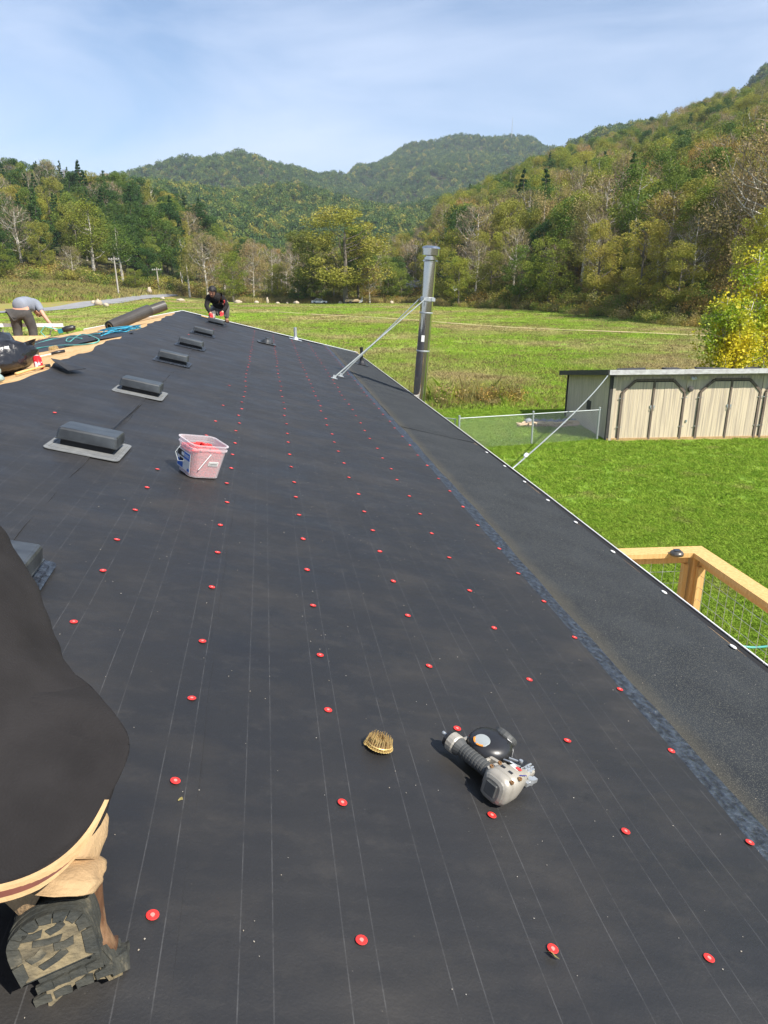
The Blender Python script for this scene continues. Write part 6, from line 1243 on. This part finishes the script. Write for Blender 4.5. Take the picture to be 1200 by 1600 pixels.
hero = [('olive', 540, 150, 320, 1.75, 'biggest tree in the valley, tall rounded olive crown above the hay field'), ('olive', 490, 155, 348, 1.45, 'olive tree leaning on the left side of the biggest valley tree'), ('green', 560, 156, 345, .9, 'green tree just behind the right shoulder of the biggest valley tree'),
        ('yellow', 365, 160, 390, 1.25, 'bright yellow green tree right behind the kneeling man'), ('orange', 326, 168, 362, 1.2, 'rounded orange brown tree left of the bright yellow green one'), ('orange', 352, 185, 372, 1.1, 'second orange tree peeping over the yellow green one'),
        ('orange', 397, 165, 376, 1.0, 'brownish tree right of the bright yellow green one'), ('bare', 425, 170, 384, 1.1, 'bare grey tree above the thin utility pole'), ('bare', 458, 172, 388, 1.1, 'bare grey tree left of the biggest valley tree'), ('yellow', 503, 152, 432, 1.6, 'low yellow bushy tree at the field edge below the biggest tree'),
        ('green', 466, 153, 438, 1.7, 'low bright green bushy tree right of the thin utility pole'), ('orange', 578, 151, 412, 1.2, 'rusty speckled tree at the field edge right of the biggest tree'), ('green', 627, 155, 418, 1.5, 'rounded fresh green tree just left of the flue'), ('green', 605, 160, 398, 1.2, 'green tree above the board fence'),
        ('bare', 595, 175, 378, 1.2, 'bare tree between biggest valley tree and the flue'), ('bare', 650, 172, 370, 1.1, 'bare tree directly behind the flue'), ('olive', 700, 142, 385, 1.25, 'olive tree immediately right of the flue top'), ('yellow', 716, 132, 398, 1.2, 'yellow leaved tree low on the right of the flue'),
        ('bare', 742, 138, 372, 1.2, 'pale trunked bare tree above the old rusty roof'), ('bare', 800, 128, 352, 1.0, 'pale straight trunk tree above the car roof'), ('olive', 765, 133, 390, 1.2, 'olive tree crown over the old rusty roof'), ('orange', 862, 122, 380, 1.1, 'reddish brown tree right of the car roof'),
        ('pine', 845, 178, 262, 1.15, 'big dark pine standing tallest on the right slope'), ('pine', 812, 190, 262, 1.0, 'pine left of the biggest pine on the right slope'), ('pine', 794, 172, 330, 1.1, 'shorter pine below the two big pines'), ('green', 838, 150, 352, 1.2, 'dense dark green tree below the big pine'),
        ('bare', 945, 128, 268, 1.5, 'large white limbed sycamore with hardly any leaves on the right'), ('bare', 918, 122, 330, 1.1, 'smaller bare tree left of the white limbed sycamore'), ('orange', 1040, 106, 292, 1.55, 'great orange brown sycamore above the shed'), ('bare', 1025, 98, 352, 1.35, 'bare white limbed tree in front of the orange sycamore'),
        ('orange', 1185, 84, 172, 1.3, 'tall rust coloured tree at the right frame edge'), ('orange', 1140, 92, 258, 1.3, 'brown leaved tree between orange sycamore and frame edge'), ('olive', 1100, 96, 275, 1.2, 'olive tree right of the great orange sycamore'), ('bare', 1080, 90, 330, 1.2, 'grey branching tree beside the yellow leaved one'),
        ('tall', 148, 180, 316, 1.5, 'tall golden topped tree with twin pale trunks on the left hillside'), ('tall', 194, 176, 347, 1.4, 'second tall pale trunked tree right of the twin trunked one'), ('tall', 297, 176, 368, 1.1, 'slim pale trunked tree behind the leaning utility pole'), ('bare', 115, 172, 382, 1.3, 'low bare grey tree at the edge of the brown meadow'),
        ('bare', 36, 178, 318, 1.3, 'bare pale tree among pines at far left'), ('yellow', 0, 165, 368, 1.3, 'yellow green tree cut by the left frame edge'), ('pine', 100, 283, 250, 1.0, 'thin topped pine rising highest on the left skyline'), ('pine', 82, 285, 252, 1.1, 'pine left of the highest one on the left skyline'), ('pine', 62, 286, 253, 1.1, 'third pine from the highest one on the left skyline'),
        ('pine', 42, 288, 254, 1.2, 'dark bulky pine on the left skyline'), ('pine', 121, 280, 266, 1.1, 'pine right of the highest one on the left skyline'), ('pine', 169, 275, 266, 1.2, 'lone pine standing over the right part of the left skyline'), ('pine', 18, 292, 258, 1.2, 'pine near the left frame edge on the skyline'),
        ('dark', 232, 180, 385, 1.4, 'dark shadowy tree behind the T shaped utility pole'), ('yellow', 212, 172, 415, 1.5, 'low yellowish tree left of the T shaped utility pole')]
for k, x, Y, yt, wd, lab in hero: tree(k, x, Y, yt, None, wd, lab, 'single trees in the valley and on the slopes')
def pick(w): return rnd.choices(list(w), weights=list(w.values()))[0]
used = [(at(h[1], h[2]), h[2]) for h in hero]
def clear(X, Y, d): return all((X - a) ** 2 + (Y - b_) ** 2 > d * d for a, b_ in used)
ntree = len(hero)
zones = [(-60, 330, 4, 118, 55, {'pine': 46, 'green': 20, 'dark': 16, 'olive': 8, 'tall': 5, 'bare': 5, 'yellow': 4, 'orange': 3}, (13, 19), 'standing in the mixed wood on the left hillside', 'trees of the left hillside wood', 5.2),
         (330, 700, 2, 30, 34, {'bare': 14, 'olive': 36, 'green': 20, 'orange': 10, 'yellow': 8, 'dark': 8}, (9, 15), 'in the valley wood beyond the hay field', 'trees of the valley wood', 4.6),
         (690, 1290, 2, 84, 110, {'olive': 32, 'bare': 8, 'green': 14, 'orange': 10, 'yellow': 9, 'tall': 24, 'pine': 2, 'dark': 3}, (11, 17), 'in the autumn wood on the right hillside', 'trees of the right hillside wood', 5.0)]
marks = [(-40, 'beyond the left frame edge'), (20, 'above the bending man'), (75, 'above the left road end'), (120, 'left of the twin trunked tree'), (165, 'beside the twin trunked tree'), (205, 'above the tall utility pole'), (245, 'above the T shaped pole'), (285, 'over the leaning pole'), (320, 'over the kneeling man'), (360, 'behind the yellow green tree'), (405, 'right of the yellow green tree'), (440, 'over the thin utility pole'), (475, 'left of the biggest valley tree'), (545, 'behind the biggest valley tree'), (600, 'above the board fence'), (640, 'just left of the flue'),
         (690, 'just right of the flue'), (735, 'over the white dish'), (775, 'above the rusty roof'), (830, 'above the pale car roof'), (880, 'left of the white sycamore'), (930, 'beside the white sycamore'), (985, 'between both sycamores'), (1040, 'by the orange sycamore'), (1095, 'above the shed middle'), (1150, 'above the yellow tree'), (1210, 'at the right frame edge'), (1270, 'beyond the right frame edge')]
_tl = {}
def tree_label(k, x, Y, h, fr, depth):
    size = 'small' if h < 10.5 else 'tall' if h > 15.5 else 'medium'; m = min(marks, key=lambda q_: abs(q_[0] - x))[1]
    lvl = 'in the front row' if fr < depth * .16 else 'low on the slope' if fr < depth * .42 else 'halfway up the slope' if fr < depth * .72 else 'high on the slope'
    if 330 < x < 700: lvl = 'in the front row' if fr < depth * .4 else 'in the back rows'
    return '%s %s %s, %s' % (size, KINDS[k][1], lvl, m)
for x0, x1, d0, depth, cnt, wts, (h0, h1), lab, grp, sp in zones:
    c = 0; tries = 0
    while c < cnt and tries < 9000:
        tries += 1; x = rnd.uniform(x0, x1); Y = float(edge_Y(az_of(x))) + d0 + depth * rnd.random() ** 1.3; X = at(x, Y)
        if not clear(X, Y, sp): continue
        fr = (Y - float(edge_Y(az_of(x))))
        for _ in range(12):
            k = pick(wts); sc_h = rnd.uniform(h0, h1) * (.72 if fr < 12 else 1); lb_ = tree_label(k, x, Y, sc_h, fr, depth)
            if lb_ not in _tl: break
        if lb_ in _tl and tries < 7000: continue
        _tl[lb_] = 1; used.append((X, Y))
        tree(k, x, Y, None, sc_h, rnd.uniform(.8, 1.15), tree_label(k, x, Y, sc_h, fr, depth), grp, X=X); c += 1; ntree += 1
print('trees', ntree, 'caps', ncap)

# instanced woods and grass
def proto(name, me, extra=()):
    o = bpy.data.objects.new(name, me); return o
def scatter(name, P, rot, scl, protos, kindv='stuff', tilt=None, label=None):
    """one object: prototypes instanced on the vertices of a point mesh"""
    c = bpy.data.collections.new(name + '_kinds')
    for i, me in enumerate(protos): c.objects.link(bpy.data.objects.new('%s_kind_%02d' % (name, i), me))
    me = bpy.data.meshes.new(name); P = np.asarray(P, np.float32); n = len(P); me.vertices.add(n); me.vertices.foreach_set('co', P.ravel())
    r3 = np.zeros((n, 3), np.float32); r3[:, 2] = rot
    if tilt is not None: r3[:, :2] = tilt
    a = me.attributes.new('rot', 'FLOAT_VECTOR', 'POINT'); a.data.foreach_set('vector', r3.ravel()); s3 = np.asarray(scl, np.float32); s3 = s3 if s3.ndim == 2 else np.repeat(s3[:, None], 3, 1); a = me.attributes.new('scl', 'FLOAT_VECTOR', 'POINT'); a.data.foreach_set('vector', s3.ravel())
    a = me.attributes.new('idx', 'INT', 'POINT'); a.data.foreach_set('value', nr.integers(0, len(protos), n).astype(np.int32))
    g = bpy.data.node_groups.new(name, 'GeometryNodeTree'); g.interface.new_socket('Geometry', in_out='INPUT', socket_type='NodeSocketGeometry'); g.interface.new_socket('Geometry', in_out='OUTPUT', socket_type='NodeSocketGeometry')
    N = g.nodes; gi = N.new('NodeGroupInput'); go = N.new('NodeGroupOutput'); ci = N.new('GeometryNodeCollectionInfo'); ci.inputs['Collection'].default_value = c; ci.inputs['Separate Children'].default_value = True; ci.inputs['Reset Children'].default_value = True
    ip = N.new('GeometryNodeInstanceOnPoints'); ip.inputs['Pick Instance'].default_value = True
    def named(nm, ty): k = N.new('GeometryNodeInputNamedAttribute'); k.data_type = ty; k.inputs['Name'].default_value = nm; return k.outputs['Attribute']
    g.links.new(gi.outputs[0], ip.inputs['Points']); g.links.new(ci.outputs[0], ip.inputs['Instance']); g.links.new(named('idx', 'INT'), ip.inputs['Instance Index']); g.links.new(named('scl', 'FLOAT_VECTOR'), ip.inputs['Scale'])
    er = N.new('FunctionNodeEulerToRotation'); g.links.new(named('rot', 'FLOAT_VECTOR'), er.inputs[0]); g.links.new(er.outputs[0], ip.inputs['Rotation']); g.links.new(ip.outputs[0], go.inputs[0])
    o = bpy.data.objects.new(name, me); link(o); md = o.modifiers.new('scatter', 'NODES'); md.node_group = g; o['kind'] = kindv; WM[o] = I4
    if label: o['label'] = label
    return o
def sample_polar(n, x0, x1, Y0f, Y1f, rng_):
    """n points uniform in area between two image columns and two forward distances"""
    t0, t1 = math.tan(az_of(x0)), math.tan(az_of(x1)); out = np.empty((0, 2))
    while len(out) < n:
        t = rng_.uniform(t0, t1, n * 2); az = np.arctan(t); ya = Y0f(az); yb = Y1f(az); ymax = np.max(yb); Y = np.sqrt(rng_.uniform(0, 1, n * 2)) * ymax; ok = (Y > ya) & (Y < yb); out = np.concatenate([out, np.stack([Y[ok] * t[ok], Y[ok]], 1)])
    return out[:n]
def joined_tree(cr, tr_, tw=None):
    bmv = []; F = []; mi = []; mats = []; o = 0
    for k, me in enumerate([m for m in (cr, tr_, tw) if m]):
        v = np.empty(len(me.vertices) * 3, np.float32); me.vertices.foreach_get('co', v); bmv.append(v.reshape(-1, 3)); mats.append(me.materials[0])
        for p in me.polygons: F.append([i + o for i in p.vertices]); mi.append(k)
        o += len(me.vertices)
    m = bpy.data.meshes.new('wood_tree'); m.from_pydata(np.concatenate(bmv).tolist(), [], F); [m.materials.append(x) for x in mats]; m.polygons.foreach_set('material_index', mi); m.update(); return m
def wood(name, pts, weights, h0, h1, seed):
    protos = []
    for k, w in weights.items():
        vs_ = KINDS[k][0]
        for i in range(w): protos.append(joined_tree(*vs_[i % len(vs_)]))
    r = np.random.default_rng(seed); z = tz(pts[:, 0], pts[:, 1]); s = r.uniform(h0, h1, len(pts)) / 16
    return scatter(name, np.stack([pts[:, 0], pts[:, 1], z], 1), r.uniform(0, 6.28, len(pts)), np.stack([s * r.uniform(.8, 1.15, len(pts)), s * r.uniform(.8, 1.15, len(pts)), s], 1), protos)
def keep_far(P, d):
    U = np.array(used); m = np.ones(len(P), bool)
    for i in range(0, len(P), 500):
        q_ = P[i:i + 500]; m[i:i + 500] = (((q_[:, None, :] - U[None]) ** 2).sum(2).min(1) > d * d)
    return P[m]
r_ = np.random.default_rng(3)
P = keep_far(sample_polar(620, -260, 345, lambda a: edge_Y(a) + 10, lambda a: np.full_like(a, 400.), r_), 3.6); wood('left_hillside_woods', P, {'pine': 5, 'green': 2, 'dark': 2, 'olive': 1, 'bare': 1}, 12, 18, 1)
P = keep_far(sample_polar(360, 300, 720, lambda a: edge_Y(a) + 22, lambda a: np.full_like(a, 480.), r_), 4); wood('valley_woods', P, {'bare': 2, 'olive': 3, 'green': 2, 'orange': 1}, 8, 13, 2)
P = keep_far(sample_polar(2700, 690, 1420, lambda a: edge_Y(a) + 14, lambda a: np.full_like(a, 560.), r_), 3.6); wood('right_hillside_woods', P, {'olive': 4, 'bare': 1, 'green': 3, 'orange': 1, 'yellow': 2, 'tall': 5, 'pine': 1}, 11, 17, 3)
# far forest of small simple crowns
def far_crown(seed, mat, n=260, conic=False):
    r = np.random.default_rng(seed); d = r.normal(size=(n, 3)); d /= np.linalg.norm(d, axis=1)[:, None]; d[:, 2] = np.abs(d[:, 2]) * 1.1 - .15
    rr = r.uniform(.8, 1.12, n)[:, None] * (1 + .22 * np.sin(4 * np.arctan2(d[:, 1], d[:, 0]) + seed))[:, None]; C = d * rr * np.array([4.6, 4.6, 6.2]) + np.array([0, 0, 7.5])
    if conic: C[:, :2] *= (np.clip((15.5 - C[:, 2]) / 9, .05, 1))[:, None]
    V, F = leaf_quads(C, r.uniform(.9, 1.7, n), seed, .35); me = np_mesh('far_crown', V, F); me.materials.append(MT[mat]); return me
fp = [far_crown(i, m, conic=c) for i, (m, c) in enumerate((('leaf_far', 0), ('leaf_far_dark', 0), ('leaf_far_dark', 0), ('leaf_far', 0), ('leaf_far_dark', 0), ('needle', 1), ('leaf_far', 0), ('leaf_olive', 0), ('leaf_far', 0), ('leaf_far', 0), ('leaf_far_dark', 0)))]
def farwood(name, n, x0, x1, ya, yb, sd, protos, s0=.75, s1=1.2):
    r = np.random.default_rng(sd); P = sample_polar(n, x0, x1, lambda a: np.full_like(a, ya), lambda a: np.full_like(a, yb), r); z = tz(P[:, 0], P[:, 1]); s = r.uniform(s0, s1, n)
    return scatter(name, np.stack([P[:, 0], P[:, 1], z - 3.0], 1), r.uniform(0, 6.28, n), s, protos)
farwood('near_ridge_forest', 9500, 120, 1300, 470, 930, 5, fp + [far_crown(31, 'leaf_olive'), far_crown(32, 'leaf_far'), far_crown(33, 'leaf_olive')], .7, 1.05)
farwood('main_ridge_forest', 30000, 60, 1300, 930, 2080, 6, fp, .8, 1.3)

# brush and weeds along the wood edge
bp = [crown_mesh('bush_kind', 'bush', m, 60 + i, 420, 3.0, .20) for i, m in enumerate(('leaf_brown', 'leaf_olive', 'leaf_brown', 'leaf_green', 'leaf_orange', 'leaf_olive'))]
r_ = np.random.default_rng(17)
def strip(n, x0, x1, d0, d1): P = sample_polar(n, x0, x1, lambda a: edge_Y(a) + d0, lambda a: edge_Y(a) + d1, r_); return P
P = np.concatenate([strip(520, 330, 1300, -3.5, 3), strip(900, 330, 1300, 2, 14), strip(520, -60, 340, -4, 8), strip(450, 690, 1300, 12, 60)]); z = tz(P[:, 0], P[:, 1]); n = len(P); s = r_.uniform(.55, 1.25, n); s[:520] *= .62
s[-450:] *= 1.15; s[1420:1940] *= 1.25
scatter('edge_brush', np.stack([P[:, 0], P[:, 1], z - .15], 1), r_.uniform(0, 6.28, n), s, bp)
# meadow weeds on the left beyond the road
def tuft(seed, n, rad_, h, w, mat, lean=.35):
    r = np.random.default_rng(seed); a = r.uniform(0, 6.28, n); R = rad_ * np.sqrt(r.uniform(0, 1, n)); b0 = np.stack([np.cos(a) * R, np.sin(a) * R, np.zeros(n)], 1); hh = h * r.uniform(.45, 1.1, n); d = r.normal(size=(n, 2)) * lean * hh[:, None]; t = r.uniform(0, 6.28, n); s = np.stack([np.cos(t), np.sin(t), np.zeros(n)], 1) * w
    mid = b0 + np.concatenate([d * .35, (hh * .6)[:, None]], 1); tp = b0 + np.concatenate([d, hh[:, None]], 1); V = np.stack([b0 - s, b0 + s, mid + s * .7, tp, mid - s * .7], 1).reshape(-1, 3); me = np_mesh('tuft', V, np.arange(n * 5).reshape(-1, 5)); me.materials.append(MT[mat]); return me
def grassmat(nm, a, b_, c3, s3=.06, **k): MT[nm] = material(nm, a, b_, rough=.7, scale=2.6 if nm == 'grass_lawn' else .8, coord='World', island=.42, trans=.25, spec=.2, col3=c3, scale3=s3, **k)
grassmat('grass_lawn', (.235, .385, .036), (.33, .46, .058), (.38, .40, .11), 1.1, lo3=.58, hi3=.74)
grassmat('grass_field', (.28, .44, .044), (.36, .46, .070), (.50, .42, .19), .075, lo3=.46, hi3=.60)
grassmat('grass_dry', (.34, .27, .13), (.26, .19, .08), (.20, .22, .06), .2)
grassmat('weed_gold', (.46, .38, .11), (.36, .30, .12), (.24, .26, .07), .25)
r_ = np.random.default_rng(23)
P = sample_polar(5200, -160, 420, lambda a: np.interp(a, [az_of(-300), az_of(0), az_of(150), az_of(300), az_of(420)], [112, 124, 142, 190, 200]), lambda a: edge_Y(a) + 2, r_)
scatter('meadow_weeds', np.stack([P[:, 0], P[:, 1], tz(P[:, 0], P[:, 1])], 1), r_.uniform(0, 6.28, len(P)), r_.uniform(.6, 1.3, len(P)), [tuft(i, 70, 1.1, .85, .024, m) for i, m in enumerate(('weed_gold', 'grass_dry', 'weed_gold', 'grass_field'))])
# goldenrod fringe behind the boulders
P = sample_polar(900, 240, 700, lambda a: edge_Y(a) - 5, lambda a: edge_Y(a) + 1, r_)
scatter('fringe_weeds', np.stack([P[:, 0], P[:, 1], tz(P[:, 0], P[:, 1])], 1), r_.uniform(0, 6.28, len(P)), r_.uniform(.6, 1.2, len(P)), [tuft(20 + i, 70, .8, 1.1, .022, m) for i, m in enumerate(('weed_gold', 'grass_dry', 'weed_gold'))])
# field grass, thinning out with distance
def fieldpts(n, x0, x1, ya, yb): return sample_polar(n, x0, x1, lambda a: np.full_like(a, ya), lambda a: np.minimum(yb, edge_Y(a) - 3), r_)
P = np.concatenate([fieldpts(6500, 400, 1290, 29.3, 50), fieldpts(6000, 250, 1290, 50, 85), fieldpts(5000, 230, 1290, 85, 150), fieldpts(6500, -160, 330, 34, 170)])
tr0 = np.array([(at(395, 106), 106), (at(480, 101), 101), (at(560, 94), 94), (at(700, 83), 83), (at(900, 71.5), 71.5), (at(1070, 66), 66), (at(1250, 62), 62)])
rd0 = np.array([(at(-420, 88), 88), (at(-60, 106), 106), (at(60, 117), 117), (at(180, 143), 143), (at(270, 176), 176)])
ok = (np.abs(P[:, 1] - np.interp(P[:, 0], tr0[:, 0], tr0[:, 1]) + .35) > 1.15) & ~((P[:, 0] < -20) & (P[:, 1] > np.interp(P[:, 0], rd0[:, 0], rd0[:, 1]) - 14)); P = P[ok]; 
sz = np.interp(P[:, 1], [29, 50, 90, 150], [.9, 1.0, 1.3, 1.8]) * r_.uniform(.7, 1.25, len(P)); sh = sz * np.interp(P[:, 1], [29, 60, 120], [1.0, .8, .5])
scatter('field_grass', np.stack([P[:, 0], P[:, 1], tz(P[:, 0], P[:, 1]) - .01], 1), r_.uniform(0, 6.28, len(P)), np.stack([sz, sz, sh], 1), [tuft(40 + i, 90, .62, .20, .012, m, .5) for i, m in enumerate(('grass_field', 'grass_field', 'grass_field', 'grass_field', 'grass_dry'))])
# mown lawn
P = sample_polar(15000, 640, 1330, lambda a: np.full_like(a, 7.0), lambda a: np.full_like(a, 29.3), r_); P3 = sample_polar(9000, 1330, 2400, lambda a: np.full_like(a, 4.0), lambda a: np.full_like(a, 22.0), r_); P2 = sample_polar(9000, 800, 1330, lambda a: np.full_like(a, 6.0), lambda a: np.full_like(a, 16.0), r_); P = np.concatenate([P, P2, P3])
hx_ = (P - np.array([7.4, 23.1])) @ np.array([[math.cos(rad(4.3)), -math.sin(rad(4.3))], [math.sin(rad(4.3)), math.cos(rad(4.3))]])
ok = ~((hx_[:, 0] > -.1) & (hx_[:, 0] < 9.4) & (hx_[:, 1] > -.15) & (hx_[:, 1] < 5.2)); P = P[ok]
scatter('lawn_grass', np.stack([P[:, 0], P[:, 1], tz(P[:, 0], P[:, 1]) - .004], 1), r_.uniform(0, 6.28, len(P)), r_.uniform(.55, 1.35, len(P)), [tuft(50 + i, 85, .15, .060, .0050, 'grass_lawn', .8) for i in range(4)])

# weed clump in front of the flue, dry plants, shrubs
r_ = np.random.default_rng(29)
def clump(name, cx, cy, rx, ry, n, protos, s0, s1, label=None):
    a = r_.uniform(0, 6.28, n); R = np.sqrt(r_.uniform(0, 1, n)); X = cx + rx * R * np.cos(a); Y = cy + ry * R * np.sin(a); return scatter(name, np.stack([X, Y, tz(X, Y)], 1), r_.uniform(0, 6.28, n), r_.uniform(s0, s1, n), protos, label=label)
stalk = [tuft(70 + i, 60, .40, 1.0, .0055, m, .30) for i, m in enumerate(('weed_gold', 'grass_dry', 'leaf_brown', 'grass_field'))] + [crown_mesh('weed_kind', 'bush', m, 80 + i, 300, 1.1, .07) for i, m in enumerate(('leaf_brown', 'leaf_olive', 'leaf_orange'))]
clump('tall_weeds', 3.9, 30.7, 2.0, 1.0, 55, stalk, .5, 1.35); clump('tall_weeds', .9, 31.0, 1.2, .9, 18, stalk, .5, 1.1); clump('tall_weeds', -4.9, 33, 3.2, 1.5, 60, stalk, .5, 1.1); clump('tall_weeds', 5.0, 29.8, 3.4, .5, 36, stalk, .3, .6)
clump('tall_weeds', -11.5, 27, 4.5, 2.5, 120, stalk + [crown_mesh('weed_kind', 'bush', 'leaf_shrub', 88, 300, 1.2, .08)], .8, 1.7)
def shrub(name, x, y, zb, H, n, leaf, mat, label, seed, cat='shrub', kind='bush', wide=1.0, stemm='bark'):
    M = T(x, y, zb) @ Matrix.Diagonal((wide, wide, 1, 1)); t = empty(name, T(x, y, zb), label, cat); me = crown_mesh('foliage', kind, mat, seed, n, H, leaf); me.name = 'foliage'; obj('foliage', me, None, t, M); obj('stem', trunk_mesh('stem', 'bush', stemm, seed, H), None, t, M); return t
def sh_at(x, Y): X = at(x, Y, -4.5); return X, Y, tz1(X, Y)
q3 = sh_at(180, 22.5); shrub('leafy_shrub', *q3, 4.1, 900, .12, 'leaf_shrub', 'loose green shrub standing behind the rolls of underlayment', 91, wide=.45)
q3 = sh_at(205, 23.5); shrub('leafy_shrub', *q3, 4.0, 600, .11, 'leaf_green', 'thinner dark green shrub right of the loose one behind the rolls', 92, wide=.35)
q3 = sh_at(30, 25.0); shrub('leafy_shrub', *q3, 5.4, 3000, .14, 'leaf_shrub', 'yellow green bush rising behind the bending man', 93, wide=.9)
q3 = sh_at(-25, 23); shrub('leafy_shrub', *q3, 4.9, 2200, .13, 'leaf_shrub', 'green bush behind the bending man at the left frame edge', 94, wide=.9)
q3 = sh_at(90, 24.5); shrub('leafy_shrub', *q3, 4.1, 1000, .12, 'leaf_olive', 'olive bush right of the bending man', 95, wide=.7)
q3 = sh_at(487, 20.5); shrub('dead_plant', *q3, 3.95, 420, .17, 'leaf_dead', 'withered brown leaved plant showing over the far rake', 96, 'plant', wide=.22)
# yellow tree behind the shed: trunks, leaning limbs and thousands of leaves
def gold_tree(X, Y, H, label):
    z = tz1(X, Y); M = T(X, Y, z); t = empty('yellow_tree', M, label, 'tree'); q = random.Random(4); b = MB(); tips = []
    for i in range(7):
        a = q.random() * 6.28; l = q.uniform(.75, 1.0) * H; dx, dy = math.cos(a) * .16, math.sin(a) * .16; P_ = [Vector((dx * k * l * q.uniform(.7, 1.2), dy * k * l * q.uniform(.7, 1.2), k * l)) for k in (0, .25, .5, .75, 1.0)]; P_[0] = Vector((dx * .4, dy * .4, -.2)); b.tube(P_, [.08, .06, .045, .03, .01], 6)
        for k in range(14):
            s_ = q.uniform(.15, .97); j = min(int(s_ * 4), 3); p0 = P_[j].lerp(P_[j + 1], s_ * 4 - j); a2 = q.random() * 6.28; l2 = H * q.uniform(.12, .30) * (1.15 - .6 * s_); p1 = p0 + Vector((math.cos(a2) * l2, math.sin(a2) * l2, l2 * q.uniform(.1, .8))); b.tube([p0, p0.lerp(p1, .5) + Vector((0, 0, .05)), p1], [.022, .014, .005], 4)
            for u_ in range(15): tips.append(p0.lerp(p1, q.uniform(.25, 1.05)) + Vector((q.gauss(0, .16), q.gauss(0, .16), q.gauss(0, .15))))
    obj('trunk', b, 'bark_pale', t, M, smooth=True); r = np.random.default_rng(9); Tp = np.array([tuple(p) for p in tips]); C = Tp[r.integers(0, len(Tp), 10000)] + r.normal(size=(10000, 3)) * .16; C = C[C[:, 2] > .35]
    V, F = leaf_quads(C, r.uniform(.08, .17, len(C)), 12, .2); obj('crown', np_mesh('crown', V, F), 'leaf_gold', t, M)
gold_tree(at(1196, 33.5, -2), 33.5, 6.7, 'yellow leaved young tree growing behind the shed'); gold_tree(at(1150, 32.0, -2), 32.0, 4.6, 'smaller green gold tree left of the yellow one behind the shed')

# ------------------------------------------------------------------ haze: one closed box of thin air round everything
hz_m = bpy.data.materials.new('haze'); hz_m.use_nodes = True; N = hz_m.node_tree.nodes; N.clear(); o_ = N.new('ShaderNodeOutputMaterial'); pv = N.new('ShaderNodeVolumePrincipled'); pv.inputs['Color'].default_value = (.74, .84, 1.0, 1); pv.inputs['Density'].default_value = .00014; pv.inputs['Anisotropy'].default_value = .1
hz_m.node_tree.links.new(pv.outputs[0], o_.inputs['Volume'])
b = MB(); b.box(11000, 11000, 520, T(0, 0, 520 / 2 - 22)); obj('haze', b, hz_m, None, I4, kind='stuff')
